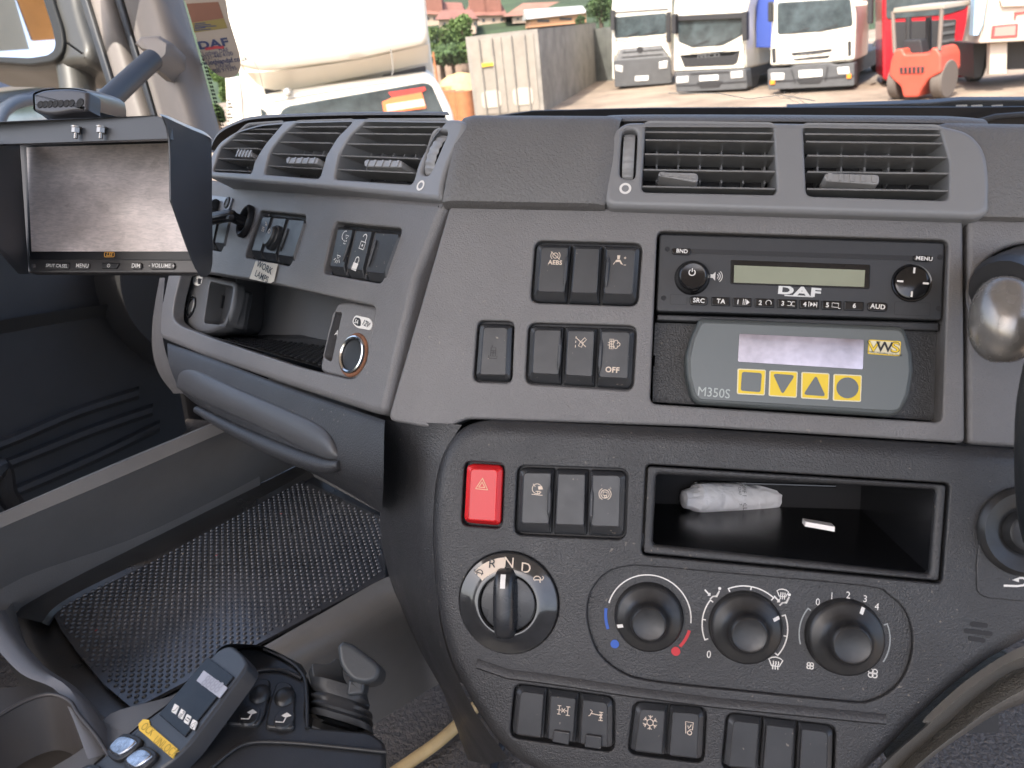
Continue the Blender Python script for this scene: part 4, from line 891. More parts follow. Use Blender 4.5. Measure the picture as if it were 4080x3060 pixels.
# left cheek and floor strip
b.face([D((-60, 300), .58), D((42, 300), .672), D((50, 560), .664), D((62, 592), .662), D((40, 592), .65), D((-60, 480), .56)])
b.build('sun_hood', mhood, MON, angle=40)
b = M(); ledge = densify([D((345, 251), .545), D((365, 256), .560), D((400, 272), .59), D((440, 288), .62), D((455, 300), .632)], 4)
b.rings([[p+Vector((0, 0, .0015)) for p in ledge], [p+Vector((.003, -.001, -.0015)) for p in ledge]], closed=False); b.build('hood_fold', mat('hood_lit_edge', (.30, .28, .27), .35, metal=.4), MON)  # paler colour stands in for light catching the folded edge
for x in (172, 226):
    b = M(); c = lipP.uv(D0((x, 288))); ax_ = lipP.v
    for (dz, r, hh) in [(0.0035, .0036, .0005), (.0012, .0030, .0018), (-.0022, .0014, .0024)]:
        PP = Pl(lipP.P((c[0], c[1]+dz), .0030), lipP.u, lipP.n); b.rings([[PP.P((r*math.cos(a), r*math.sin(a)), k) for a in [2*math.pi*j/(6 if r == .0030 else 16) for j in range(6 if r == .0030 else 16)]] for k in (-hh, hh)], cap0=True, cap1=True)
    b.build('bolt', mat('bolt_steel', (.35, .33, .31), .35, metal=.9), MON)

# ================================================================== small device standing on the hood
PD_ = plane3(D((80, 245), .60), D((175, 248), .585), D((80, 205), .602)); mdev = mat('device_plastic', (.055, .052, .056), .32, rv=.05, var=.08)
DV = thing('warning_speaker', D((170, 255), .62), 'dark rounded speaker pod with a row of round holes on top of the monitor hood', 'speaker')
b = M(); f = q('r7', (415, 1200), (440, 1165), (560, 1125), (760, 1108), (920, 1112), (1070, 1140), (1100, 1180), (1095, 1340), (1080, 1390), (900, 1400), (640, 1440), (440, 1400), (420, 1330))
b.slab(PD_, spl(PD_.px(f), 3), -.012, .0, .003)
fo_ = [PD_.hit(p, -.003) for p in spl(f, 2)]
bf = q('r7', (560, 1200), (620, 1150), (800, 1110), (1000, 1110), (1200, 1150), (1420, 1210), (1570, 1300), (1588, 1470), (1560, 1500), (1400, 1500), (1150, 1510), (700, 1515), (610, 1500))
bk2 = [at(p, .66) for p in spl(bf, 2)]
md = [x.lerp(y, .5) for x, y in zip(fo_, bk2)]
b.rings([fo_, md, bk2], cap1=True)
b.build('body', mdev, DV, angle=50)
for i, x in enumerate([508, 570, 632, 700, 768, 838, 903, 1012]):
    b = M(); c = PD_.uv(q('r7', (x, 1318-(x-508)*.045))); r = .0030 if i < 7 else .0036
    b.lathe(PD_, c, [(r, .0002), (r*.85, .0006), (r*.6, .0003), (0, .0002)], 20); b.build('hole', MVOID, DV)
b = M(); b.ribbon(PD_, PD_.px(q('r7', (445, 1320), (500, 1322), (1060, 1293))), .0004, .00035); b.build('seam', MVOID, DV, flat=True)

# ================================================================== tray on the engine tunnel
ZF = CAM.z-.44
PT = Pl((0, .5, ZF), (1, 0, 0), (0, 1, 0))
def T(p, dz=0): return PT.hit(D0(p), dz)
TR = thing('storage_tray', T((450, 1300)), 'grey moulded storage tray beside the console holding a dimpled black rubber mat', 'tray')
mtray = mat('tray_grey_plastic', (.155, .150, .145), .34, grain=.35, gs=800, gd=.0004, var=.12, vs_=9, dust=.006, rv=.06)
mtd = mat('tray_floor_plastic', (.024, .023, .023), .34, spec=.8, grain=.3, gs=800, gd=.0003, var=.3, vs_=14, dust=.012, rv=.1)
b = M()
flo = [(640, 1000), (900, 1180), (900, 1320), (820, 1290), (500, 1470), (330, 1600), (215, 1620), (30, 1330), (60, 1285)]
b.face([T(p, -.004) for p in [(500, 930), (700, 1000), (858, 1100), (850, 1246), (520, 1430), (330, 1560), (180, 1760), (-30, 1330)]])
b.build('floor', mtd, TR)
# left rail: rounded ridge with an inner face
b = M()
L0 = [(-120, 1395), (60, 1290), (350, 1150), (640, 1005), (700, 975)]      # foot of the inner face
L1 = [(-120, 1195), (30, 1128), (250, 1035), (480, 935), (620, 880)]       # inner crest
L2 = [(-120, 1158), (0, 1108), (230, 1008), (462, 912), (590, 860)]        # outer crest
foot = [T(p, 0) for p in L0]; hc = .105
cr = [PT.hit(D0(p), hc-.006) for p in L1]; co = [PT.hit(D0(p), hc) for p in L2]
dn = [p+Vector((-.02, 0, -.012)) for p in co]; dn2 = [p+Vector((-.03, 0, -.12)) for p in co]
rows = [densify(r, 5) for r in (foot, [f.lerp(c, .5)+Vector((-.003, 0, 0)) for f, c in zip(foot, cr)], cr, [c.lerp(o, .6)+Vector((0, 0, .004)) for c, o in zip(cr, co)], co, dn, dn2)]
b.rings(rows, closed=False); b.build('left_rail', mtray, TR, angle=50)
# dark gutter along the foot of the rail
b = M(); g1 = [T(p, .0) for p in [(30, 1330), (110, 1262), (350, 1150), (648, 1003)]]; g2 = [T(p, .006) for p in [(90, 1345), (150, 1290), (380, 1175), (668, 1018)]]; g3 = [T(p, .0) for p in [(105, 1352), (165, 1302), (400, 1185), (680, 1028)]]
b.rings([densify(g1), densify(g2), densify(g3)], closed=False); b.build('gutter', mtd, TR, angle=60)
# right rail
b = M()
R1 = [(905, 1228), (832, 1248), (700, 1322), (560, 1402), (480, 1450)]      # crest against the mat
R2 = [(930, 1290), (868, 1300), (780, 1350), (640, 1420), (560, 1470)]
R3 = [(1010, 1480), (962, 1472), (880, 1520), (800, 1570), (700, 1640)]
c1 = [PT.hit(D0(p), .012) for p in R1]; c0 = [p+Vector((-.004, .002, -.02)) for p in c1]; c2 = [PT.hit(D0(p), .004) for p in R2]; c3 = [PT.hit(D0(p), -.12) for p in R3]
b.rings([densify(r, 5) for r in (c0, c1, [x.lerp(y, .5)+Vector((0, 0, .004)) for x, y in zip(c1, c2)], c2, [x.lerp(y, .25)+Vector((.003, -.002, .016)) for x, y in zip(c2, c3)], [x.lerp(y, .6)+Vector((.003, -.002, .014)) for x, y in zip(c2, c3)], c3)], closed=False)
b.build('right_rail', mtray, TR, angle=60)
# front end wall of the tray under the drawer
b = M(); wl = [T(p, 0) for p in [(640, 1008), (720, 1052), (824, 1108)]]; b.rings([densify(wl), densify([p+Vector((.003, .012, .05)) for p in wl])], closed=False)
wl2 = [T(p, 0) for p in [(560, 950), (640, 1003), (830, 1105)]]; b.rings([densify([p+Vector((0, .01, .02)) for p in wl2]), densify([p+Vector((0, .06, .09)) for p in wl2])], closed=False); b.build('end_wall', mtray, TR)
# near left bin
b = M()
n0 = [(28, 1300), (60, 1400), (110, 1460), (235, 1560), (330, 1680)]; n1 = [(0, 1290), (8, 1380), (60, 1450), (160, 1560), (240, 1680)]; n2 = [(-40, 1290), (-60, 1400), (-40, 1500), (60, 1600), (120, 1700)]
A = [T(p, .0) for p in n0]; B = [PT.hit(D0(p), .055) for p in [(12, 1318), (40, 1370), (98, 1440), (180, 1500), (270, 1640)]]; C = [PT.hit(D0(p), .06) for p in [(-60, 1330), (-20, 1385), (45, 1455), (130, 1500), (190, 1640)]]
b.rings([densify(r, 5) for r in (A, B, [x.lerp(y, .5)+Vector((0, 0, .004)) for x, y in zip(B, C)], C)], closed=False)
rim = [PT.hit(D0(p), .061) for p in [(-80, 1470), (-20, 1395), (15, 1405), (25, 1460), (-40, 1510), (-80, 1520)]]
b.build('bin_rim', mat('bin_grey_plastic', (.13, .128, .13), .38, grain=.2, gs=900, gd=.0003, var=.08), TR, angle=60)
b = M(); bl_ = densify([PT.hit(D0(p), .064) for p in [(-60, 1590), (0, 1545), (60, 1512), (110, 1500), (150, 1515), (170, 1545), (215, 1600), (260, 1680)]], 4); b.tube(bl_, .0013, 8); b.rings([bl_, [p+Vector((.01, -.02, -.06)) for p in bl_]], closed=False)
b.build('bin_lip', mat('bin_brown_plastic', (.045, .04, .038), .45, grain=.2, gs=800, gd=.0003), TR, angle=60)
b = M(); b.face([PT.hit(D0(p), .03) for p in [(-100, 1500), (60, 1480), (150, 1540), (280, 1700), (-100, 1700)]]); b.build('bin_floor', mat('bin_floor_plastic', (.035, .032, .030), .5), TR)
# rubber mat with raised oval studs
b = M(); mc = D0((640, 1030), (832, 1120), (832, 1246), (288, 1532), (225, 1478), (172, 1415), (132, 1360), (108, 1312))
base = [PT.hit(p, .002) for p in mc]; b.rings([[p-Vector((0, 0, .003)) for p in base], base], cap1=True)
pts2 = [(p.x, p.y) for p in base]
def inside(x, y, P):
    c = False; j = len(P)-1
    for i in range(len(P)):
        if (P[i][1] > y) != (P[j][1] > y) and x < (P[j][0]-P[i][0])*(y-P[i][1])/(P[j][1]-P[i][1])+P[i][0]: c = not c
        j = i
    return c
ins = inset(pts2, .004)
ex = (base[-1]-base[0]).normalized(); ey = Vector((-ex.y, ex.x, 0)); 
if ey.dot(base[1]-base[0]) < 0: ey = -ey
sp_u, sp_v = .0062, .0044
for i in range(-10, 100):
    for j in range(-70, 110):
        p = base[0]+ex*(i*sp_u+(sp_u/2 if j % 2 else 0))+ey*(j*sp_v)
        if not inside(p.x, p.y, ins): continue
        ring0 = []; ring1 = []; ring2 = []
        for k in range(8):
            a = 2*math.pi*k/8; d = ex*math.cos(a)*.0021+ey*math.sin(a)*.0013
            ring0.append(p+d); ring1.append(p+d*.75+Vector((0, 0, .0010))); ring2.append(p+d*.4+Vector((0, 0, .0014)))
        b.rings([ring0, ring1, ring2], cap1=True)
mm_ = mat('mat_rubber', (.044, .046, .053), .27, spec=1.0, var=.35, vs_=9, dust=.012, rv=.05)
b.build('rubber_mat', mm_, None, 'black dimpled rubber mat lying in the storage tray', 'mat', weld=False, angle=80)
# crumbs on the mat
for k, (x, y, col_) in enumerate([(205, 1363, 0), (465, 1200, 0), (395, 1198, 1), (605, 1110, 0)]):
    b = M(); p = T((x, y), .004); a = random.random()*3; b.tube([p, p+Vector((.002*math.cos(a), .002*math.sin(a), .0003))], .0004, 6)
    b.build('crumb', mat('crumb_pink', (.45, .12, .12), .8) if col_ == 0 else mat('crumb_pale', (.5, .42, .3), .8), None, ['tiny pink crumb near the near-left edge of the rubber mat', 'tiny pink crumb in the middle of the rubber mat', 'tiny pale crumb in the middle of the rubber mat', 'tiny pink crumb near the far corner of the rubber mat'][k], 'crumb')

# ================================================================== packet and metal strip in the slot
PFl = Pl(SLOT_F[3], SLOT_F[2]-SLOT_F[3], SLOT_B[3]-SLOT_F[3])
mpk = mat('packet_paper', (.92, .91, .91), .42, grain=1.0, gs=90, gd=.0028, var=.05, vs_=30)
b = M(); A_ = PFl.hit(q('q6', (1046, 352)), 0); B_ = PFl.hit(q('q6', (1318, 356)), 0); axd = (B_-A_).normalized(); upn = PFl.n if PFl.n.z > 0 else -PFl.n; side = axd.cross(upn)
Rr = (A_-PFl.hit(q('q6', (1046, 235)), 0)).length*.0+ (at(q('q6', (1180, 243)), (A_-CAM).dot(FWD))-at(q('q6', (1180, 356)), (A_-CAM).dot(FWD))).length*.50
rg = []; Lk = (B_-A_).length
for k, (t, s_) in enumerate([(-.20, .03), (-.17, .55), (-.10, .62), (-.03, .86), (.0, .97), (.06, 1.0), (.2, .99), (.4, 1.0), (.6, .99), (.8, 1.0), (.94, 1.0), (1.0, .92), (1.03, .62), (1.06, .5), (1.09, .42)]):
    c = A_+axd*(t*Lk)+upn*Rr*(1 if t >= 0 else .9); ring = []
    for j in range(24):
        a = 2*math.pi*j/24; f_ = 1+(random.uniform(-.10, .10) if (t < .05 or t > .97) else random.uniform(-.02, .02)); ring.append(c+(side*math.cos(a)*1.15+upn*math.sin(a))*Rr*s_*f_)
    rg.append(ring)
b.rings(rg, cap0=True, cap1=True)
PPk = Pl(A_+upn*Rr-side*0, axd, (CAM-(A_+upn*Rr)).normalized().cross(axd)); fh = Rr*1.02
b.m(1).text(PPk, PPk.uv(q('q6', (1215, 292)), fh), 'DPF ROLL', .0052, fh+.0012, rot=-88, xs=.95); b.text(PPk, PPk.uv(q('q6', (1200, 292)), fh), 'DAF 2137', .0034, fh+.0012, rot=-88)
b.build('paper_roll', [mpk, mat('print_faint_grey', (.25, .24, .24), .6)], None, 'crumpled white wrapped paper roll lying in the storage slot', 'packet', angle=25)
b = M(); c = PFl.hit(q('q6', (1480, 402)), .018)+upn*.0016; e1 = (PFl.hit(q('q6', (1525, 410)), 0)-PFl.hit(q('q6', (1435, 394)), 0))*.5; b.box(c, e1, PFl.v*.005, upn*.0016)
b.build('metal_strip', mat('strip_pale_shine', (.85, .80, .76), .25), None, 'small shiny metal strip lying on the floor of the storage slot', 'metal piece')  # pale non-metal colour stands in for the strip's metallic shine

# ================================================================== seat / suspension control console, lower left
MCN = mat('control_console_plastic', (.020, .021, .023), .36, grain=.3, gs=850, gd=.0004, dust=.005, var=.15, vs_=20, rv=.06)
MCG = mat('console_grey_plastic', (.10, .10, .104), .40, grain=.3, gs=900, gd=.0003, var=.06)
def q8(*p): return q('q8', *p)
def Z(p, d): return at(q('q8', p), d)
CN = thing('remote_control_console', Z((900, 800), .50), 'black handheld crane-style console with digital display, yellow tape and rubber joystick boot', 'control console')
# top face plane (display, tape, keys), side face plane (two push buttons)
PA = plane3(Z((780, 800), .425), Z((640, 690), .455), Z((1110, 430), .455))
a0_, b0_, c0_ = Z((640, 690), .455), Z((800, 830), .425), Z((1000, 350), .478)
PA = Pl(a0_, b0_-a0_, c0_-a0_)
def pa(*p, h=0): return PA.px(q8(*p), h) if len(p) > 1 else PA.uv(q('q8', p[0]), h)
b = M()
topo = [(1000, 345), (1040, 320), (1075, 315), (1130, 360), (1150, 400), (1120, 450), (880, 770), (800, 850), (640, 960), (330, 960), (480, 830), (640, 690), (830, 550)]
b.slab(PA, rnd(pa(*topo), .004), -.012, 0, .002)
b.build('top_shell', mat('console_top_plastic', (.034, .038, .045), .36, grain=.3, gs=850, gd=.0003, var=.08), CN)
b = M()
b.rings([[PA.hit(p, -.002) for p in q8((1040, 318), (830, 552), (640, 690), (480, 830), (330, 960))], [PA.hit(p, -.002) for p in q8((1000, 350), (800, 560), (700, 600), (510, 640), (470, 700))][:5]], closed=False)
gl1 = [PA.hit(p, -.004) for p in q8((900, 500), (830, 550), (640, 690), (430, 870), (330, 960))]; gl2 = [PA.hit(p, -.010) for p in q8((880, 490), (780, 555), (510, 635), (400, 780), (230, 890))]
b = M(); b.rings([densify(gl1), densify(gl2), densify([p-Vector((0, 0, .05)) for p in gl2])], closed=False); b.build('side_wing', MCG, CN, angle=60)
mdisp = mat('console_display_glass', (.010, .011, .013), .16, spec=.25, var=.4, vs_=50, rv=.05)
b = M(); b.slab(PA, rnd(pa((968, 375), (1090, 465), (862, 745), (742, 640)), .001), 0, .0012, .0004)
b.m(1).slab(PA, rnd(pa((945, 432), (1055, 512), (1018, 560), (912, 480), h=.0014), .0006), .001, .0015, 0)
b.m(3).text(PA, pa((983, 498), h=.0016), '8888', .0095, .0017, rot=3, xs=1.0)
for k, (x, y) in enumerate([(813, 612), (843, 636), (870, 660), (898, 684)]):
    b.m(2).slab(PA, rnd(pa((x-18, y+12), (x-2, y-26), (x+19, y-13), (x+3, y+25), h=.0014), .0008), .001, .0016, 0)
    b.m(0).icon(PA, pa((x, y), h=.0017), .0021, [[('l', [(.3, .8), (.3, -.3), (-.5, -.8)])], IC['unlock'], [('o', [(-.8, -.3), (.8, -.3), (.8, .3), (-.8, .3)])], [('o', [(-.8, -.7), (0, .8), (.8, -.7)])]][k], .0004, .0018, rot=0)
b.build('display', [mdisp, mat('lcd_grey', (.36, .36, .40), .3), MW, mat('lcd_segments', (.27, .27, .31), .3)], CN)
mtape = mat('yellow_tape', (.72, .46, .05), .55, var=.12, vs_=60)
b = M(); b.slab(PA, pa((668, 662), (695, 665), (700, 690), (828, 800), (802, 842), (650, 712), (646, 685)), .0, .0009, 0); b.m(1).text(PA, pa((686, 706), h=.001), 'OCK', .0062, .0011, rot=2, shear=.0); b.text(PA, pa((768, 788), h=.001), 'UNLOCK', .0062, .0011, rot=2)
b.build('tape_label', [mtape, mat('tape_ink', (.38, .25, .03), .6)], CN)
mkey = mat('key_chrome_cover', (.28, .30, .34), .12, metal=.85, var=.6, vs_=160)
for z in [[(590, 735), (668, 760), (635, 815), (560, 862), (512, 835), (525, 790)], [(680, 795), (740, 825), (715, 870), (640, 920), (590, 895), (600, 850)], [(420, 880), (480, 890), (450, 950), (360, 960), (350, 930)]]:
    b = M(); P = spl(pa(*z), 4); b.slab(PA, P, 0, .003, .001); b.m(1).slab(PA, inset(ccw(P), .002), .002, .0046, .0015); b.m(0); b.build('key', [MBK, mkey], CN, angle=50)
# side face with two push buttons
PSd = plane3(Z((1000, 700), .455), Z((1400, 720), .455), Z((1400, 430), .500))
def ps(*p, h=0): return PSd.px(q8(*p), h) if len(p) > 1 else PSd.uv(q('q8', p[0]), h)
b = M(); b.slab(PSd, rnd(ps((1060, 330), (1150, 322), (1225, 332), (1390, 420), (1440, 470), (1425, 640), (1440, 690), (1720, 712), (1792, 765), (1785, 880), (1720, 960), (560, 980), (860, 790), (1100, 480)), [.004]*14), -.03, 0, .003)
b.build('side_shell', MCN, CN)
b = M(); rr_ = densify([PSd.hit(p, .001) for p in q8((900, 960), (1010, 860), (1100, 790), (1180, 765), (1300, 765), (1450, 775), (1790, 810))], 6); b.tube(rr_, .0011, 8); b.build('side_ridge', MCN, CN, angle=60)
b = M(); rr_ = densify([PSd.hit(p, .001) for p in q8((1040, 690), (1110, 520), (1180, 440), (1300, 430), (1400, 470))], 6); b.tube(rr_, .0013, 8); rr2 = densify([PSd.hit(p, .001) for p in q8((1225, 332), (1310, 370), (1385, 425), (1420, 500), (1425, 700))], 6); b.tube(rr2, .0012, 8); b.build('button_surround', MCN, CN, angle=60)
ARW = [('l', [(-1, -.7), (.1, -.7), (.25, .5)]), ('p', [(-.5, .45), (.1, 1.05), (.9, .5), (.4, .2), (-.1, .2)])]
for z, cc_, ic_ in [([(1200, 480), (1258, 485), (1235, 640), (1200, 700), (1042, 690), (1120, 560)], (1158, 640), (1205, 540)), ([(1285, 495), (1350, 500), (1370, 540), (1370, 716), (1228, 708), (1250, 600)], (1318, 655), (1320, 553))]:
    b = M(); b.slab(PSd, rnd(ps(*z), .004), -.001, .0025, .0015); b.m(0)
    c = ps(ic_, h=.003); b.lathe(PSd, c, [(.0065, .002), (.0058, .004), (.004, .0056), (0, .0062)], 24, rv=1.15)
    c = ps(cc_, h=.003); b.lathe(PSd, c, [(.0062, .002), (.0056, .0032), (.0045, .0034), (0, .0032)], 24, rv=1.15)
    b.m(1).icon(PSd, ps(cc_, h=.0036), .0042, ARW, .0009, .0038, rot=0)
    b.build('push_button', [MCN, MW], CN, angle=50)
b = M()
h1_ = [PSd.hit(p, .0) for p in q8((1095, 478), (1135, 404), (1180, 372), (1290, 390), (1400, 470))]
h2_ = [PSd.hit(p, -.004) for p in q8((1060, 400), (1100, 345), (1170, 325), (1290, 352), (1425, 445))]
h3_ = [Z(p, d) for p, d in [((1000, 348), .479), ((1045, 314), .483), ((1130, 310), .492), ((1240, 326), .505), ((1400, 405), .520)]]
b.rings([densify(r) for r in (h1_, h2_, h3_)], closed=False); b.build('head_cover', MCN, CN, angle=70)
# joystick with pleated rubber boot
mbt = mat('boot_rubber', (.018, .019, .021), .5, grain=.3, gs=700, gd=.0003, dust=.008, var=.2, vs_=40)
b = M(); rows = []
prof = [((1580, 700), 158, .492), ((1578, 668), 150, .492), ((1580, 655), 120, .494), ((1580, 640), 152, .494), ((1578, 622), 128, .496), ((1580, 606), 150, .497), ((1575, 585), 118, .499), ((1575, 560), 140, .500), ((1575, 520), 130, .502)]
for c, w_, d in prof:
    ring = []
    for k in range(28):
        a = 2*math.pi*k/28; x = math.copysign(abs(math.cos(a))**.6, math.cos(a)); y = math.copysign(abs(math.sin(a))**.6, math.sin(a))
        ring.append(Z((c[0]+w_*x, c[1]+34*y+w_*x*.30), d-.022*y*-1))
    rows.append(ring)
b.rings(rows, cap1=True); b.build('rubber_boot', mbt, CN, angle=30)
mjs = mat('joystick_grey_plastic', (.042, .046, .050), .42, grain=.2, gs=900, gd=.0002, var=.08)
PJ = plane3(Z((1440, 480), .488), Z((1600, 560), .488), Z((1560, 380), .505))
b = M(); b.slab(PJ, rnd(PJ.px(q8((1440, 402), (1525, 410), (1560, 375), (1585, 400), (1590, 470), (1620, 520), (1725, 605), (1600, 590), (1540, 560), (1450, 470))), .003), -.006, .002, .001); b.build('joystick_plate', mjs, CN)
PJ2 = plane3(Z((1600, 460), .475), Z((1750, 480), .475), Z((1600, 320), .482))
b = M(); b.slab(PJ2, rnd(PJ2.px(q8((1568, 322), (1592, 298), (1640, 312), (1745, 392), (1770, 425), (1756, 478), (1705, 498), (1640, 486), (1598, 440), (1578, 400))), .003), -.034, .004, .0030)
b.slab(PJ2, rnd(PJ2.px(q8((1610, 470), (1690, 475), (1680, 540), (1600, 550))), .002), -.03, -.006, .002)
b.build('joystick_grip', mjs, CN, angle=50)

# ================================================================== floor, cables
MFL = mat('floor_rubber_carpet', (.070, .060, .052), .55, grain=1.0, gs=180, gd=.004, var=.35, vs_=150, dust=.02)
ZFL = CAM.z-.78
b = M(); nx, ny = 70, 60
rows = []
for j in range(ny+1):
    rows.append([Vector((-1.0+2.0*i/nx, -1.2+2.65*j/ny, ZFL)) for i in range(nx+1)])
b.rings(rows, closed=False); b.build('floor', MFL, None, 'brown pebbled rubber floor covering under the console', None, kind='structure')
fz = lambda p, h=0: Pl((0, 0, ZFL+h), (1, 0, 0), (0, 1, 0)).hit(D0(p))
b = M(); b.tube(densify([fz(p, .012) for p in [(780, 1720), (880, 1650), (950, 1600), (1010, 1545), (1060, 1490)]], 8), .0075, 14)
b.build('beige_cable', mat('beige_cable_sheath', (.50, .34, .15), .5, var=.15, vs_=30, dust=.02), None, 'beige sheathed cable running across the floor covering', 'cable', angle=60)
b = M(); b.tube(densify([fz(p, .012) for p in [(1055, 1720), (1068, 1650), (1085, 1610), (1110, 1560)]], 8), .005, 12); b.build('black_cable', MBK, None, 'thin black cable on the floor beneath the lowest rockers', 'cable', angle=60)
# right lower knee bolster arch
mar = mat('bolster_coarse_plastic', (.15, .14, .125), .42, grain=1.0, gs=330, gd=.0012, var=.08)
def r5(*p): return q('r5', *p)
b = M()
e0 = r5((895, 1015), (760, 1085), (560, 1225), (372, 1400), (375, 1435), (230, 1560), (90, 1690)); e1 = r5((895, 1075), (780, 1125), (600, 1250), (430, 1400), (385, 1440), (240, 1565), (100, 1700))
r0 = [P2.hit(p, .001) for p in e0]; r1 = [P2.hit(p, .006) for p in e1]
e2 = r5((895, 1130), (800, 1170), (640, 1290), (480, 1440), (400, 1510), (300, 1600), (190, 1720)); r2 = [P2.hit(p, -.012) for p in e2]
b.rings([densify(r) for r in (r0, r1, r2)], closed=False); b.build('arch_moulding', mat('arch_brown_plastic', (.12, .112, .10), .4, grain=.5, gs=800, gd=.0004), DASH, angle=60)
b = M(); e3 = r5((960, 1150), (860, 1200), (700, 1310), (560, 1430), (400, 1560), (240, 1700)); e4 = r5((960, 1300), (895, 1320), (760, 1370), (600, 1470), (430, 1590), (300, 1700))
r3_ = [P2.hit(p, -.006) for p in e3]; r4_ = [P2.hit(p, .004) for p in r5((960, 1215), (880, 1255), (730, 1340), (580, 1450), (415, 1575), (270, 1700))]; r5_ = [P2.hit(p, -.006) for p in e4]; r6_ = [p-P2.n*.08 for p in r5_]; r2b = [p-P2.n*.05 for p in r3_]
b.rings([densify(r) for r in (r2b, r3_, r4_, r5_, r6_)], closed=False); b.build('knee_bolster', mar, DASH, angle=70)
b = M(); b.slab(P2, P2.px(D0((1650, 1500), (2400, 1250), (2400, 1800), (1500, 1800))), -.16, -.15, 0); b.build('footwell_back', MBK, DASH)
b = M(); b.slab(P2, P2.px(D0((2092, 900), (2420, 940), (2420, 1400), (2090, 1400))), -.03, -.02, 0); b.build('column_backing', MBK, DASH)

# ================================================================== steering column stalk and wheel
ST = thing('column_stalk', D((2170, 640), .47), 'steering column stalk with a worn silver-grey egg-shaped knob', 'stalk')
mst = mat('worn_silver_paint', (.23, .215, .20), .24, metal=.5, var=.18, vs_=60, rv=.08)
b = M(); CC = D((2168, 690), .44); rx, ry = 68*.44/1700, 94*.44/1700
rg = []
for i in range(1, 24):
    th = math.pi*i/24; rg.append([CC+UPV*(ry*math.cos(th))+(RGT*math.cos(a)+FWD*math.sin(a))*(rx*math.sin(th)**.8*(1.0+.07*(-math.cos(th)))) for a in [2*math.pi*k/40 for k in range(40)]])
b.rings(rg, cap0=True, cap1=True); b.build('knob', mst, ST, angle=80)
b = M(); b.tube(densify([CC+UPV*ry*.7+RGT*.002+FWD*.004, D((2188, 590), .47), D((2230, 560), .52), D((2300, 560), .56)]), [.017, .0175, .018, .016, .015, .014, .013, .012, .012, .012, .012, .012, .012, .012, .012, .012], 20); b.build('gaiter', MBK, ST, angle=60)
b = M(); ctr = D((2520, 985), .43); WR = .155
ww = densify([at(q('q0', p), .405) for p in [(2260, 690), (2228, 780), (2209, 870), (2204, 960), (2206, 1060), (2218, 1150), (2250, 1230), (2300, 1290)]], 6)
b.tube([p+RGT*.0145 for p in ww], .015, 20); b.build('steering_wheel', mat('wheel_leather', (.016, .018, .020), .4, grain=.5, gs=900, gd=.0004), None, 'black steering wheel rim cut off at the right edge', 'steering wheel', angle=60)
# ================================================================== the cab shell round the dashboard
mliner = mat('roof_liner_cloth', (.70, .68, .64), .9, var=.05); mwallc = mat('rear_trim', (.30, .29, .28), .8, var=.05)
mdoor = mat('door_dark_plastic', (.050, .051, .055), .5, grain=.4, gs=500, gd=.0006, var=.1)
mtrim = mat('pillar_beige_trim', (.20, .176, .160), .55, var=.05, grain=.15, gs=900, gd=.0002); mseal = mat('rubber_seal', (.022, .025, .032), .5)
b = M(); b.box((-.05, -.02, 3.27), Vector((1.15, 0, 0)), Vector((0, 1.13, 0)), Vector((0, 0, .02)))
b.build('cab_roof', mliner, None, kind='structure', label='pale cloth cab roof lining above the dashboard')  # unseen roof, added to keep direct sun off the dashboard
b = M(); b.box((-.05, -1.14, 1.9), Vector((1.15, 0, 0)), Vector((0, .02, 0)), Vector((0, 0, .40)))
for x_ in (-1.1, 1.0): b.box((x_, -1.14, 2.77), Vector((.1, 0, 0)), Vector((0, .02, 0)), Vector((0, 0, .46)))
b.build('cab_rear_wall', mwallc, None, kind='structure', label='grey trimmed wall at the rear of the cab')  # unseen wall, left open above so sky light reaches the dashboard
def E(p, d): return at(D0(p), d)
# A pillar: strips of seal and trim with a rounded cross-section
PLR = thing('windscreen_pillar', E((330, 260), 1.35), 'beige windscreen pillar trim between the side window and the windscreen', 'pillar')
def strip(top, bot, d, name, m_, bulge=.02, n=8, ext=1.0):
    b = M(); rows = []
    tx0, tx1 = top; bx0, bx1 = bot
    y0, y1 = -260, 330
    for k in range(n+1):
        t = k/n; z = math.sin(math.pi*t)*bulge
        xt, xb = tx0+(tx1-tx0)*t, bx0+(bx1-bx0)*t
        sl = (xb-xt)/250.0
        rows.append([E((xt+sl*y0, y0), d-z), E((xt, 0), d-z), E((xt+sl*125, 125), d-z), E((xb, 250), d-z), E((xt+sl*y1, y1), d-z)])
    rows = [[p+(p-CAM)*.04 for p in rows[0]]]+rows+[[p+(p-CAM)*.04 for p in rows[-1]]]
    b.rings(rows, closed=False); return b.build(name, m_, PLR, angle=50)
strip((174, 198), (252, 275), 1.37, 'outer_seal', mseal, .01)
strip((196, 252), (272, 332), 1.36, 'door_frame', mtrim, .015)
strip((248, 271), (326, 343), 1.345, 'inner_seal', mseal, .012)
strip((268, 396), (341, 466), 1.33, 'pillar_trim', mtrim, .05, 12)
b = M(); c = E((384, 186), 1.29); b.rings([[c+(RGT*math.cos(a)+UPV*math.sin(a))*r-FWD*h for a in [2*math.pi*k/16 for k in range(16)]] for r, h in [(.0055, 0), (.005, .002), (.003, .001), (.001, -.001)]], cap1=True); b.build('trim_screw', MBK, PLR)
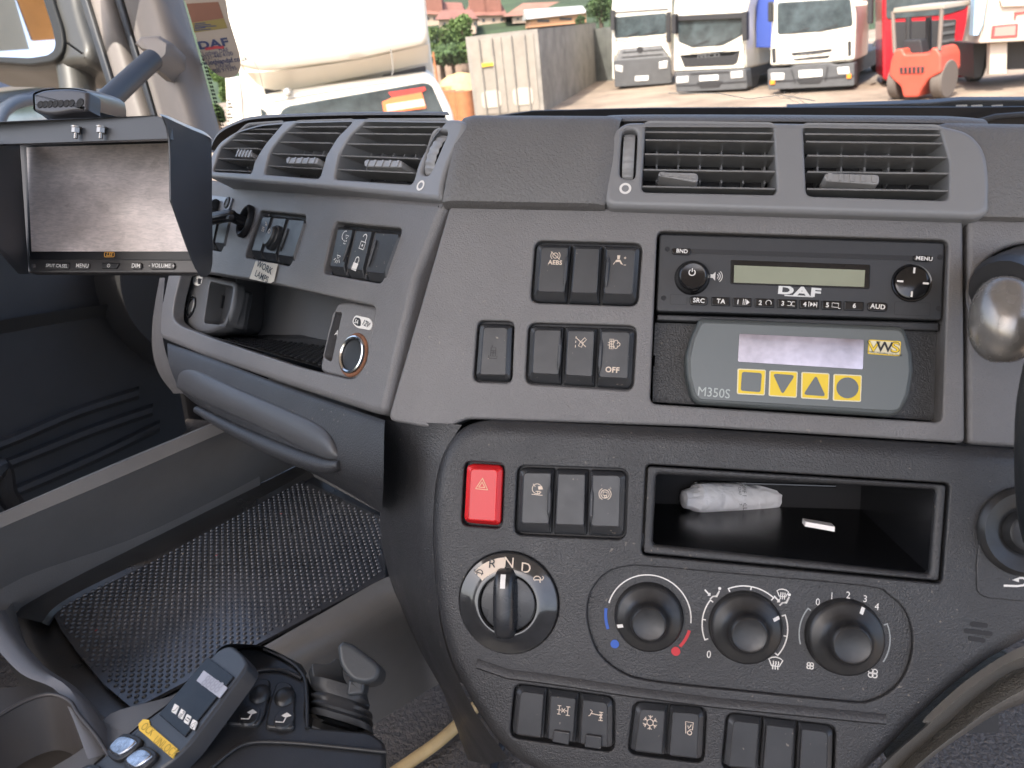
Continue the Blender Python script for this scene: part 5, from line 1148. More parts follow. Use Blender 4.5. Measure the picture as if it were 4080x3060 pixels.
# grab handle and its bracket
b = M(); hb = [E(p, d) for p, d in [((292, 95), 1.27), ((305, 80), 1.25), ((345, 78), 1.25), ((375, 95), 1.25), ((372, 125), 1.24), ((345, 152), 1.23), ((330, 150), 1.24), ((338, 130), 1.25), ((325, 112), 1.26), ((306, 108), 1.27)]]
b.rings([[p+FWD*.06 for p in hb], hb, [p.lerp(E((335, 115), 1.22), .25)-FWD*.01 for p in hb]], cap1=True)
b.build('handle_bracket', mtrim, PLR, angle=60)
b = M(); b.tube(densify([E((330, 128), 1.21), E((300, 155), 1.18), E((262, 190), 1.13), E((225, 225), 1.08), (E((190, 262), 1.04))], 6), .0155, 18); b.build('grab_handle', mat('handle_rubber', (.040, .045, .055), .5, grain=.2), PLR, angle=60)
# windscreen, its black edge and sticker
PWS = Pl((0, 1.36, 2.2), (1, 0, 0), (0, -math.sin(math.radians(14)), math.cos(math.radians(14))))
WS = thing('windscreen', (0, 1.36, 2.1), 'wide clear windscreen with dust and a fine hairline crack above the dashboard', 'windscreen')
mgl = glass('windscreen_glass', (1, 1, 1), dirt=.07)
def ws(*p, h=0): return PWS.px(D0(*p), h)
b = M(); gq = [PWS.P(x) for x in [(-.88, -.35), (1.3, -.35), (1.3, 1.02), (-1.12, 1.02)]]; b.face(gq); b.build('pane', mgl, WS, flat=True)
b = M(); bl = ws((1000, 262), (1150, 240), (1400, 234), (1800, 232), (2100, 232), (2500, 228), (2500, 330), (1000, 330), h=.004); b.slab(PWS, bl, 0, .004, 0); b.build('black_lower_edge', MBK, WS)
b = M(); wi = ws((1700, 232), (2010, 222), (2080, 216), (2300, 216), (2500, 222), (2500, 246), (2140, 240), (2000, 236), h=-.02); b.slab(PWS, wi, -.035, -.02, .002)
b.m(1)
for x in (2065, 2098, 2142): b.slab(PWS, ws((x, 227), (x+24, 226), (x+24, 232), (x, 233), h=-.0195), -.021, -.0185, 0)
b.m(0); b.tube([PWS.hit(D0(p), .02) for p in [(2040, 300), (2090, 268), (2150, 252), (2230, 246), (2400, 240)]], .004, 8)
b.build('wiper_arm', [mat('wiper_black', (.04, .042, .047), .35), MW], WS)
b = M(); b.ribbon(PWS, spl(ws(*[(380+x*.19608, y*.19608) for x, y in [(630, -40), (680, 120), (750, 350), (815, 500), (850, 650), (920, 800), (975, 1030)]], h=.002), 5, False), .0012, .002)
for k in range(14):
    a = random.uniform(-.5, .9); x, y = 1930+random.uniform(-60, 60), 385; b.ribbon(PWS, PWS.px(q('q3', (1010+k*5, 490-k), (1010+k*11+random.uniform(-40, 60), 450+random.uniform(0, 65))), .002), .0005, .0021)
b.ribbon(PWS, PWS.px(q('q3', (450, 460), (700, 462), (850, 490), (1010, 470), (1180, 500)), .002), .0012, .002)
b.build('scratches', mat('glass_scratch', (.6, .58, .52), .5), WS, flat=True)
# frit dots along the pillar edge
b = M()
for k in range(70):
    t = k/69; x, y = 400+t*78, -10+t*285
    for j in range(2): 
        c = PWS.uv(D0((x+j*4.2+1, y+(k % 2)*2)), .001); b.face([PWS.P(p, .001) for p in circ(c, .0016, 8)])
b.build('frit_dots', MBK, WS, flat=True)
# service pouch stuck to the glass
mpo = mat('pouch_plastic', (.30, .26, .225), .4, var=.08, vs_=12)
def r8(*p): return q('r8', *p)
PO = PWS.off(.006); PCH = thing('service_pouch', PWS.hit(r8((500, 800)), .006), 'translucent service sticker pouch with blue wordmark hanging on the windscreen by the pillar', 'sticker')
b = M(); b.slab(PO, spl(PO.px(r8((60, -140), (480, -160), (580, 200), (640, 400), (690, 560), (712, 690), (700, 780), (650, 840), (580, 860), (500, 845), (400, 780), (320, 680), (270, 560), (210, 360), (120, 60))), 3), -.001, 0, .0004)
for pp_, c_ in [([(120, 40), (470, 20), (530, 200), (180, 250)], 1), ([(180, 252), (532, 202), (572, 308), (205, 358)], 2)]: b.m(c_).slab(PO, PO.px(r8(*pp_)), 0, .0004, 0)
b.build('pouch', [mpo, mat('pouch_orange_card', (.17, .075, .05), .6, var=.1), mat('pouch_yellow_card', (.19, .15, .05), .6, var=.1)], PCH)
b = M(); mnav = mat('print_navy', (.03, .04, .10), .5); c = lambda x, y: PO.uv(r8((x, y)))
b.m(0).text(PO, c(413, 484), 'DAF', .0165, .0006, bold=.04, xs=1.75, rot=7)
b.text(PO, c(440, 572), 'Lothian DAF', .0095, .0006, rot=8); b.text(PO, c(463, 615), '0131-440 4100', .0095, .0006, rot=8); b.text(PO, c(497, 675), 'www.lothiandaf.co.uk', .0110, .0006, rot=6, bold=.02)
b.text(PO, c(522, 722), 'DAFaid', .0095, .0006, rot=8); b.text(PO, c(530, 770), '0800 919395', .0095, .0006, rot=8)
for k in range(5): b.ribbon(PO, [c(210, 262+k*18), c(330+(k % 3)*60, 250+k*17)], .0014, .0007)
b.m(1).ribbon(PO, [c(325, 538), c(430, 522), c(532, 518)], .0045, .0006); b.build('printing', [mnav, mat('print_dull_red', (.35, .05, .06), .5)], PCH, flat=True)

# left door, window and footwell
DR = thing('passenger_door', (-.95, .9, ZFL), 'dark passenger door trim below the side window on the far left', 'door')
XD = -.97
def dx(p, off=0):
    r = ray(D0(p)); return CAM+r*((XD+off-CAM.x)/r.x)
b = M(); b.face([Vector((XD, y, z)) for y, z in [(-1.1, ZFL), (1.35, ZFL), (1.35, 2.22), (-1.1, 2.22)]]); b.build('door_panel', mdoor, DR)
b = M(); b.rings([densify([dx(p, o) for p in [(-80, 705), (0, 692), (150, 668), (300, 650), (400, 640)]], 5) for o in (.0, .03)]+[densify([dx(p, .0) for p in [(-80, 735), (0, 722), (150, 695), (300, 675), (400, 660)]], 5)], closed=False); b.build('armrest_ledge', mat('door_ledge', (.055, .056, .058), .5, grain=.3), DR, angle=60)
for ys in [[(-80, 990), (40, 945), (170, 890), (300, 848)], [(-80, 1040), (80, 978), (200, 930), (330, 885)], [(-80, 1110), (20, 1068), (200, 990), (345, 920)]]:
    b = M(); b.rings([densify([dx((x, y+o*14), w_) for x, y in ys], 4) for o, w_ in [(-1, .0), (-.4, .018), (.4, .02), (1, .0)]], closed=False); b.build('pocket_rib', mdoor, DR, angle=60)
b = M(); b.rings([densify([dx(p, .0) for p in [(200, 560), (210, 640), (250, 720), (330, 790), (400, 820)]]), densify([dx(p, .09) for p in [(260, 560), (262, 630), (290, 700), (350, 760), (400, 790)]]), densify([dx(p, .09) for p in [(420, 540), (400, 620), (400, 700), (410, 740), (430, 760)]])], closed=False)
b.build('inner_bulge', mat('door_bulge', (.05, .048, .047), .5, grain=.3), DR, angle=70)
mgs = glass('side_glass', (.93, .95, .96), dirt=.08)
b = M(); b.face([Vector((XD, y, z)) for y, z in [(-1.1, 2.22), (1.33, 2.22), (1.25, 3.24), (-1.1, 3.24)]]); b.build('side_window', mgs, DR, flat=True)
b = M(); b.box((-.05, 1.42, 2.0), Vector((1.1, 0, 0)), Vector((0, .02, 0)), Vector((0, 0, .40))); b.v = [Vector((v.x, v.y, min(v.z, 2.12))) for v in b.v]; b.build('bulkhead', mat('bulkhead_shade_black', (.008, .008, .009), .95, spec=.05), None, 'black bulkhead closing the footwell ahead of the dashboard', kind='structure')  # footwell shade put into a near-black colour without sheen
b = M(); b.box((-1.0, .9, 1.75), Vector((.02, 0, 0)), Vector((0, .45, 0)), Vector((0, 0, .13))); b.build('sill_board', MBK, None, 'black sill board at the foot of the passenger door', kind='structure')
b = M(); b.tube(densify([dx(p, .1) for p in [(-40, 1060), (0, 1010), (12, 1060), (30, 1090)]], 6), .014, 10); b.build('seat_belt_stalk', MBK, None, 'black seat belt stalk at the far left below the door pocket', 'seat belt')

# ================================================================== outside ground, tilted a little against the parked cab
RL = math.radians(6)
Rh = Vector((cy, sy, 0)); Fh = Vector((-sy, cy, 0)); GU = (Vector((0, 0, 1))*math.cos(RL)-Rh*math.sin(RL)); GX = (Rh*math.cos(RL)+Vector((0, 0, 1))*math.sin(RL)); GY = Fh
G0 = CAM-GU*2.4
PGD = Pl(G0, GX, GY)
def g(p): return PGD.hit(p)
mgrd = mat('dusty_yard', (.22, .17, .125), .95, var=.38, vs_=.45, dust=.03, grain=.6, gs=6, gd=.05)
b = M(); rows = []
for j in range(41):
    y = -20+j*2.6 if j < 40 else 90; rows.append([G0+GX*(-60+i*4)+GY*y for i in range(31)])
b.rings(rows, closed=False); b.build('ground', mgrd, None, kind='structure', label='pale dusty yard surface outside the windscreen')
# hillside rising behind the yard
mhill = mat('hill_grass', (.028, .048, .018), .95, var=.45, vs_=.15)
b = M(); rows = []
for j in range(16):
    t = j/15; y = 60+t*260; h = 34*(t**1.1)
    rows.append([G0+GX*(-220+i*16)+GY*y+GU*(h*(1+.12*math.sin(i*.7+j*.5))-.1) for i in range(33)])
b.rings(rows, closed=False); b.build('hillside', mhill, None, kind='structure', label='green hillside behind the yard')

mwhite = mat('vehicle_white_paint', (.74, .70, .60), .3, coat=.3, var=.03, vs_=1.5); mscrn = mat('vehicle_windscreen', (.05, .065, .07), .08, spec=.9, var=.5, vs_=2.2)  # blotchy windscreen tone imitates reflected clouds
mgrey = mat('bumper_grey', (.075, .078, .082), .6, var=.15, vs_=4); mblk = mat('vehicle_black', (.02, .02, .022), .6); mlamp = mat('headlamp_glass', (.62, .62, .60), .15, metal=.3, var=.2, vs_=9)
mplate = mat('number_plate', (.72, .72, .68), .5); mind = mat('indicator_orange', (.75, .25, .03), .3); mtyre = mat('tyre_rubber', (.03, .03, .03), .85)
def q3(*p): return q('q3', *p)
def q2(*p): return q('q2', *p)
class Fr:
    """upright plane standing on the yard through two ground pixels"""
    def __init__(s, a, c):
        s.A, s.B = g(a), g(c); s.pl = Pl(s.A, s.B-s.A, GU); s.back = -s.pl.n; s.W = (s.B-s.A).length
    def part(s, par, name, m_, poly, h0=-.05, h1=.03, r=.02, bev=.01, label=None):
        b = M(); P = s.pl.px(poly, h1); b.slab(s.pl, rnd(P, r) if r else P, h0, h1, bev); return b.build(name, m_, par, label=label)
def wheels(fr, par, xs_, r=.48, back=.9):
    for x in xs_:
        b = M(); c = fr.pl.P((x, r))+fr.back*back; u = fr.pl.u
        b.rings([[c+(fr.back*math.cos(a)+GU*math.sin(a))*rr+u*o for a in [2*math.pi*k/28 for k in range(28)]] for rr, o in [(r*.5, -.14), (r*.92, -.15), (r, -.11), (r, .11), (r*.92, .15), (r*.5, .14)]], cap0=True, cap1=True)
        b.build('wheel', mtyre, par)
def mirror_arm(fr, par, px_, w_=14, h_=60, z='q3'):
    for x, y in px_:
        fr.part(par, 'wing_mirror', mblk, q(z, (x-w_, y-h_), (x+w_, y-h_), (x+w_, y+h_), (x-w_, y+h_)), .05, .2, .04, .03)
def lorry(name, label, fr, cab, parts, depth=2.0, body=None, wh=True):
    t = thing(name, fr.A.lerp(fr.B, .5), label, 'lorry', 'lorries parked facing the cab')
    fr.part(t, 'cab', mwhite, cab, -depth, 0, .12, .08)
    for nm, m_, poly, h0, h1, r in parts: fr.part(t, nm, m_, poly, h0, h1, r, min(.02, r*.5 if r else 0))
    if body:
        nm, m_, poly = body; P = fr.pl.px(poly, -depth-.1); b = M(); b.slab(fr.pl, P, -depth-5.5, -depth-.1, .04); b.build(nm, m_, t)
    b = M(); Wd = fr.W; b.slab(fr.pl, [(.1, .35), (Wd-.1, .35), (Wd-.1, .8), (.1, .8)], -depth-5.0, -.3, .05); b.build('chassis', mblk, t)
    if wh: wheels(fr, t, (.25, fr.W-.25)); wheels(fr, t, (.3, fr.W-.3), back=5.6)
    return t
f1 = Fr(q3((178, 446)), q3((468, 420)))
lorry('lorry', 'white lorry farthest left with a silver-grey lower grille', f1, q3((172, 400), (170, 40), (178, -60), (470, -60), (470, 60), (466, 395)), [
 ('windscreen', mscrn, q3((182, 84), (440, 62), (440, 168), (186, 190)), -.02, .02, .1),
 ('grille', mat('grille_silver_grey', (.16, .165, .17), .4, var=.3, vs_=9), q3((212, 242), (410, 222), (445, 270), (430, 340), (220, 352), (190, 300)), 0, .05, .05),
 ('bumper', mgrey, q3((178, 300), (460, 280), (468, 412), (186, 432)), -.3, .1, .08),
 ('headlamp', mlamp, q3((186, 322), (226, 326), (224, 360), (190, 352)), .1, .13, .03), ('headlamp', mlamp, q3((404, 308), (448, 300), (446, 338), (404, 342)), .1, .13, .03),
 ('number_plate', mplate, q3((286, 378), (352, 374), (352, 398), (286, 402)), .1, .13, .01)] + [('grille_bar', mblk, q3((222, y), (424, y-16), (424, y-10), (222, y+6)), .05, .06, 0) for y in (258, 282, 306, 330)] +
 [('wing_mirror', mblk, q3((440, 60), (462, 58), (462, 210), (440, 212)), .1, .3, .04), ('badge', mblk, q3(*[(310+16*math.cos(a), 246+16*math.sin(a)) for a in [k*.52 for k in range(12)]]), .05, .07, 0)],
 body=('box_body', mwhite, q3((190, -120), (462, -130), (462, 380), (190, 390))))
f2 = Fr(q3((480, 470)), q3((838, 452)))
t2 = lorry('lorry', 'white lorry second from the left with a V-shaped windscreen base and black grille', f2, q3((476, 360), (474, 60), (486, -60), (870, -60), (838, 60), (834, 345)), [
 ('windscreen', mscrn, q3((498, 96), (812, 80), (816, 175), (720, 226), (570, 236), (500, 208)), -.02, .02, .08),
 ('visor', mblk, q3((496, 78), (815, 62), (815, 90), (498, 104)), 0, .12, .02),
 ('grille', mblk, q3((505, 270), (540, 285), (770, 270), (806, 246), (790, 312), (770, 322), (530, 332)), -.02, .03, .04),
 ('bumper', mgrey, q3((482, 358), (834, 340), (842, 440), (490, 458)), -.3, .1, .08),
 ('headlamp', mlamp, q3((488, 380), (550, 376), (550, 408), (490, 414)), .1, .13, .03), ('headlamp', mlamp, q3((758, 356), (818, 350), (820, 384), (760, 390)), .1, .13, .03),
 ('number_plate', mplate, q3((604, 376), (698, 370), (698, 396), (604, 402)), .1, .13, .01),
 ('lower_intake', mblk, q3((590, 410), (720, 402), (700, 432), (610, 436)), .08, .12, .02), ('wing_mirror', mblk, q3((812, 60), (838, 56), (838, 200), (815, 205)), .1, .3, .04)],
 body=('box_body', mat('cream_box_body', (.66, .58, .44), .5), q3((490, -120), (880, -130), (880, 200), (490, 230))))
b = M(); b.text(f2.pl, f2.pl.uv(q3((652, 276))), 'IVECO', .17, .035, bold=.03, xs=1.5); b.build('lettering', mgrey, t2, flat=True)
f3 = Fr(q3((945, 470)), q3((1370, 446)))
t3 = lorry('lorry', 'white lorry nearest the middle with a slotted nose and orange indicators', f3, q3((952, 330), (962, 60), (985, -60), (1375, -70), (1382, 60), (1372, 305)), [
 ('windscreen', mscrn, q3((990, 12), (1352, -10), (1366, 128), (1200, 158), (990, 172)), -.02, .02, .1),
 ('nose_slot', mblk, q3((1056, 262), (1266, 240), (1256, 256), (1066, 276)), -.02, .02, .02), ('nose_slot', mblk, q3((1066, 292), (1256, 272), (1240, 288), (1080, 300)), -.02, .02, .02),
 ('side_vent', mblk, q3((962, 240), (982, 238), (984, 310), (966, 312)), -.02, .02, .02), ('side_vent', mblk, q3((1338, 205), (1356, 202), (1356, 275), (1340, 280)), -.02, .02, .02),
 ('bumper', mgrey, q3((942, 342), (1050, 338), (1070, 325), (1250, 312), (1280, 322), (1372, 310), (1372, 425), (945, 445)), -.3, .1, .06),
 ('headlamp', mlamp, q3((958, 362), (1026, 362), (1024, 396), (960, 398)), .1, .13, .03), ('headlamp', mlamp, q3((1285, 335), (1345, 330), (1350, 366), (1290, 370)), .1, .13, .03),
 ('indicator', mind, q3((954, 398), (978, 398), (978, 418), (954, 420)), .1, .14, .02), ('indicator', mind, q3((1334, 368), (1356, 366), (1356, 388), (1334, 390)), .1, .14, .02),
 ('number_plate', mplate, q3((1096, 350), (1212, 344), (1212, 378), (1098, 386)), .1, .13, .01), ('lower_intake', mblk, q3((1080, 392), (1220, 384), (1200, 412), (1100, 416)), .08, .12, .02),
 ('wing_mirror', mblk, q3((1436, -40), (1462, -40), (1460, 118), (1436, 118)), .1, .3, .04), ('mirror_arm', mwhite, q3((1372, 0), (1440, 10), (1440, 24), (1376, 30)), .0, .1, .02)],
 body=('box_body', mat('blue_curtain_body', (.035, .07, .30), .5), q3((884, -120), (1000, -120), (1000, 238), (884, 236))))
b = M(); b.text(f3.pl, f3.pl.uv(q3((1158, 264))), 'IVECO', .13, .03, bold=.03, xs=1.6); b.build('lettering', mgrey, t3, flat=True)
# finer marks on the parked lorries: panel gaps, wipers, door edges, steps, mirrors, mesh bars
def lines(fr, par, name, m_, segs, wd=.02, h=.035):
    b = M()
    for sg in segs: b.ribbon(fr.pl, fr.pl.px(q3(*sg), h), wd, h)
    b.build(name, m_, par, flat=True)
t1 = [o for o in bpy.data.objects if o.get('label', '').startswith('white lorry farthest left')][0]
lines(f1, t1, 'panel_gap', mblk, [[(186, 196), (250, 204), (400, 190), (450, 176)], [(182, 300), (190, 196)], [(206, 240), (186, 296)], [(412, 222), (462, 290)]], .025)
lines(f1, t1, 'wiper', mblk, [[(225, 186), (300, 160)], [(310, 180), (400, 150)]], .03, .05)
lines(f1, t1, 'roof_edge', mgrey, [[(180, 62), (300, 54), (450, 44)]], .05)
lines(f2, t2, 'panel_gap', mblk, [[(500, 240), (575, 262), (715, 256), (822, 208)], [(484, 352), (834, 335)], [(496, 210), (492, 345)], [(822, 180), (828, 330)]], .022)
lines(f2, t2, 'wiper', mblk, [[(560, 232), (650, 200)], [(680, 226), (770, 188)]], .03, .05)
lines(f2, t2, 'bumper_line', mblk, [[(488, 424), (600, 420)], [(700, 412), (836, 402)], [(560, 366), (750, 356)]], .03, .125)
lines(f3, t3, 'panel_gap', mblk, [[(965, 186), (1100, 182), (1370, 150)], [(960, 322), (1060, 318)], [(1262, 300), (1370, 292)], [(1000, 200), (1010, 316)], [(1330, 165), (1326, 300)]], .016)
lines(f3, t3, 'wiper', mblk, [[(1050, 168), (1150, 138)], [(1190, 156), (1290, 120)]], .025, .05)
lines(f3, t3, 'bumper_line', mblk, [[(950, 404), (1080, 398)], [(1220, 388), (1370, 374)], [(1060, 345), (1080, 412)], [(1240, 330), (1228, 402)]], .03, .125)
for fr, t_, pts in ((f1, t1, [(176, 100)]), (f2, t2, [(478, 120)]), (f3, t3, [(955, 60)])):
    for x, y in pts: fr.part(t_, 'wing_mirror', mblk, q3((x-12, y-50), (x+8, y-52), (x+8, y+50), (x-12, y+48)), .05, .25, .04, .02)
# red lorry, turned to the right
f4 = Fr(q3((1500, 436)), q3((1930, 402)))
mred2 = mat('lorry_red_paint', (.42, .012, .022), .3, coat=.5)
t4 = thing('red_lorry', f4.A.lerp(f4.B, .5), 'glossy red lorry standing behind the orange forklift', 'lorry')
f4.part(t4, 'cab', mred2, q3((1512, 400), (1508, -80), (1985, -80), (1962, 120), (1950, 380), (1800, 395)), -2, 0, .12, .08)
f4.part(t4, 'windscreen', mscrn, q3((1530, -60), (1960, -75), (1930, 40), (1830, 72), (1530, 95)), -.02, .03, .1)
f4.part(t4, 'grille', mblk, q3((1560, 110), (1878, 95), (1868, 190), (1800, 290), (1570, 300)), 0, .04, .05)
for y in (120, 160, 200, 240): f4.part(t4, 'grille_bar', mgrey, q3((1800, y), (1872, y-10), (1868, y+4), (1800, y+14)), .04, .07, 0, 0)
f4.part(t4, 'headlamp', mlamp, q3((1840, 290), (1905, 235), (1930, 240), (1915, 285), (1860, 308)), 0, .05, .03); f4.part(t4, 'lower_grille', mblk, q3((1820, 325), (1935, 318), (1920, 352), (1830, 362)), 0, .05, .03)
wheels(f4, t4, (.3, f4.W-.3), back=1.0)
# forklift
f5 = Fr(q3((1520, 502)), q3((1790, 500)))
mor = mat('forklift_orange', (.50, .075, .045), .45, var=.1, vs_=3); FK = thing('forklift', f5.A.lerp(f5.B, .5), 'orange forklift truck seen from behind in front of the red lorry', 'forklift')
f5.part(FK, 'counterweight', mor, q3((1550, 300), (1572, 245), (1612, 240), (1618, 270), (1745, 265), (1752, 235), (1782, 240), (1800, 275), (1800, 360), (1740, 392), (1700, 450), (1688, 482), (1612, 484), (1600, 430), (1560, 395), (1540, 370)), -.9, .0, .06, .05)
f5.part(FK, 'radiator_slot', mblk, q3((1594, 334), (1716, 330), (1714, 362), (1598, 366)), 0, .02, .03)
for k in range(5): f5.part(FK, 'slot_bar', mor, q3((1612+k*21, 334), (1617+k*21, 334), (1617+k*21, 364), (1612+k*21, 364)), .01, .03, 0, 0)
f5.part(FK, 'seat', mblk, q3((1612, 200), (1700, 196), (1712, 272), (1608, 276)), -.6, -.3, .06, .03)
ms_ = mat('forklift_frame', (.15, .12, .10), .5)
for a, c in [((1572, 262), (1562, 58)), ((1792, 250), (1806, 36))]:
    b = M(); b.tube([f5.pl.hit(q3(a), -.05), f5.pl.hit(q3(c), -.15)], .045, 10); b.build('guard_post', ms_, FK)
    b = M(); b.tube([f5.pl.hit(q3(a), -1.5), f5.pl.hit(q3(c), -1.5)], .045, 10); b.build('guard_post', ms_, FK)
f5.part(FK, 'overhead_guard', mat('guard_top', (.30, .26, .21), .5), q3((1560, 66), (1566, 40), (1812, 20), (1818, 44)), -1.6, -.1, .03, .02)
for x in (1640, 1740): 
    b = M(); b.tube([f5.pl.hit(q3((x, 400)), -1.9), f5.pl.hit(q3((x, 85)), -1.9)], .07, 10); b.build('mast', mblk, FK)
mrim = mat('forklift_tyre', (.12, .10, .085), .8)
for x0, x1 in ((1518, 1562), (1728, 1786)):
    b = M(); A, B = f5.pl.uv(q3((x0, 500))), f5.pl.uv(q3((x1, 500))); r = .42; c = f5.pl.P(((A[0]+B[0])/2, r))+f5.back*.45; hw = (B[0]-A[0])/2
    b.rings([[c+(f5.back*math.cos(a)+GU*math.sin(a))*rr+f5.pl.u*o for a in [2*math.pi*k/28 for k in range(28)]] for rr, o in [(r*.5, -hw), (r*.93, -hw), (r, -hw*.7), (r, hw*.7), (r*.93, hw), (r*.5, hw)]], cap0=True, cap1=True); b.build('wheel', mrim, FK)
# tall pale box trailer on the right
f6 = Fr(q3((1960, 470)), q3((2420, 430)))
mtrl = mat('trailer_cream', (.50, .43, .36), .6, var=.08, vs_=1.2); TL = thing('box_trailer', f6.A.lerp(f6.B, .5), 'pale box trailer with a red-framed marker at the right edge', 'trailer')
f6.part(TL, 'body', mtrl, q3((2040, -120), (2500, -140), (2500, 190), (1990, 215), (2012, 120)), -1.2, 0, .03, .03)
f6.part(TL, 'marker', mat('marker_red', (.60, .06, .06), .5), q3((2056, 128), (2184, 116), (2180, 182), (2048, 190)), 0, .03, .02); f6.part(TL, 'marker_panel', mat('marker_brown', (.32, .22, .19), .6), q3((2070, 136), (2172, 126), (2168, 174), (2064, 180)), .03, .04, 0, 0)
f6.part(TL, 'marker', mat('marker_red_b', (.60, .06, .06), .5), q3((2166, 60), (2230, 55), (2230, 64), (2175, 70), (2172, 96), (2164, 96)), 0, .03, 0, 0)
f6.part(TL, 'bar', mtrl, q3((2095, 0), (2500, -16), (2500, 18), (2105, 34)), 0, .08, 0, .01)
f6.part(TL, 'support_leg', mtrl, q3((2044, 215), (2130, 208), (2126, 365), (2040, 370)), -.4, -.2, .02)
f6.part(TL, 'underframe', mblk, q3((1960, 214), (2500, 190), (2500, 330), (2130, 345), (2130, 210), (2030, 214), (2000, 380), (1965, 390)), -3, -1.2, .02)
f6.part(TL, 'side_panel', mat('trailer_blue_side', (.30, .45, .58), .5), q3((1975, -120), (2040, -120), (2010, 120), (1985, 175), (1960, 175)), -.3, -.02, 0, 0)
wheels(f6, TL, (.9, 2.4), back=3)

# luton van close on the left
f7 = Fr(q2((420, 1260)), q2((1420, 1130)))
dep = (f7.A.lerp(f7.B, .5)-CAM).length
VN = thing('white_van', f7.A.lerp(f7.B, .5), 'large white box van with a bulging roof deflector and orange card in its windscreen', 'van')
f7.part(VN, 'cab', mwhite, q2((395, 480), (440, 462), (800, 408), (1225, 352), (1262, 372), (1300, 430), (1362, 560), (1400, 900), (1380, 1100), (400, 1200), (330, 900), (330, 640)), -1.6, 0, .12, .10)
f7.part(VN, 'windscreen', mscrn, q2((512, 546), (545, 520), (1215, 404), (1252, 414), (1330, 590), (1340, 640), (500, 740)), -.02, .015, .06)
# deflector as a swelling hood
b = M(); R0 = [(205, -300), (1190, -330), (1232, 100), (1240, 215), (900, 290), (440, 350), (310, 322), (255, 120)]
P0 = f7.pl.px(q2(*R0), 0); P0 = ccw(rnd(P0, .12, 4)); cen = Vector((sum(p[0] for p in P0)/len(P0), sum(p[1] for p in P0)/len(P0)))
b.rings([[f7.pl.P(tuple(Vector(p).lerp(cen, k)), h) for p in P0] for k, h in [(0, -1.9), (0, .10), (.012, .16), (.05, .20), (.2, .24), (.4, .25)]], cap1=True); b.build('roof_deflector', mwhite, VN, angle=50)
b = M(); kA = [f7.pl.hit(p, .12) for p in q2((255, 130), (318, 326), (442, 352), (900, 291), (1238, 216))]; kB = [f7.pl.hit(p, -.22) for p in q2((262, 150), (345, 345), (485, 442), (900, 374), (1236, 306))]
b.rings([densify(kA, 4), densify(kB, 4)], closed=False); b.build('deflector_skirt', mwhite, VN, angle=30)
b = M(); gp = f7.pl.px(q2((430, 420), (480, 452), (900, 400), (1225, 330), (1225, 352), (900, 416), (440, 470)), -.3); b.slab(f7.pl, gp, -1.2, -.3, 0); b.build('deflector_gap', mblk, VN)
f7.part(VN, 'window_card', mat('card_orange', (.80, .20, .07), .6), q2((1010, 500), (1060, 478), (1205, 452), (1228, 530), (1020, 558)), .015, .03, .01, .004)
f7.part(VN, 'card_band', mat('card_cream', (.80, .60, .45), .6), q2((1030, 512), (1212, 484), (1222, 518), (1036, 546)), .03, .036, 0, 0)
f7.part(VN, 'card_top', mat('card_red', (.55, .05, .04), .6), q2((1040, 452), (1090, 445), (1220, 425), (1225, 440), (1205, 452), (1060, 478)), .015, .028, 0, 0)
b = M(); P = f7.pl.px(q2((250, 80), (300, 320), (330, 500), (330, 1100), (1350, 1000), (1230, 100)), -1.9); b.slab(f7.pl, P, -6, -1.95, .03); b.build('box_body', mwhite, VN)
b = M(); pp = f7.pl.uv(q2((545, 450)), .05); b.lathe(f7.pl, pp, [(.05, -.05), (.05, .04), (.03, .07), (0, .08)], 16); b.build('marker_lamp', mlamp, VN)
f7.part(VN, 'side_glass', mscrn, q2((415, 530), (438, 545), (440, 600), (425, 600)), -.02, .03, 0, .002)
wheels(f7, VN, (.25, f7.W-.25), r=.36)

for nm, z in [('panel_seam', [(1060, 365), (1065, 330), (1050, 200), (1040, 60)]), ('roof_seam', [(470, 500), (800, 440), (1228, 378)]), ('cab_seam', [(405, 520), (450, 505), (480, 640)])]:
    b = M(); b.ribbon(f7.pl, spl(f7.pl.px(q2(*z), .02), 4, False), .012, .205 if nm == 'panel_seam' else .006); b.build(nm, mat('seam_grey', (.25, .24, .22), .7), VN, flat=True)
# shipping container: door end towards us, long side running back to the right
cA, cB = g(q2((1806, 552))), g(q2((2072, 392)))
ud = (cB-cA).normalized(); wd_ = GU.cross(ud).normalized()
if wd_.dot(RGT) > 0: wd_ = -wd_
PS1 = Pl(cA, ud, GU); Hc = PS1.uv(q2((1756, 142)))[1]; cW = Hc*2.44/2.59; cC = cA+wd_*cW
Ld = (cB-cA).length
mcnt = mat('container_weathered_paint', (.21, .195, .17), .7, var=.22, vs_=1.3, dust=.03); mcnd = mat('container_door_paint', (.25, .225, .19), .7, var=.15, vs_=2.0)
CT = thing('shipping_container', cA.lerp(cC, .5), 'weathered grey shipping container with corrugated side and closed double doors', 'container')
b = M(); n_ = 150; r0, r1 = [], []
for i in range(n_+1):
    t = i/n_; o = wd_*(.05 if (i//2) % 2 else 0); r0.append(cA+ud*(Ld*t)+o); r1.append(r0[-1]+GU*Hc)
b.rings([r0, r1], closed=False); b.face([cA+GU*Hc, cB+GU*Hc, cB+GU*Hc+wd_*cW, cC+GU*Hc]); b.face([cB, cB+GU*Hc, cB+wd_*cW+GU*Hc, cB+wd_*cW]); b.face([cC, cC+GU*Hc, cB+wd_*cW+GU*Hc, cB+wd_*cW])
b.build('corrugated_body', mcnt, CT, angle=20)
PDd = Pl(cC, cA-cC, GU); 
b = M(); b.slab(PDd, [(0, 0), (cW, 0), (cW, Hc), (0, Hc)], -.1, .01, 0); b.build('end_frame', mcnt, CT)
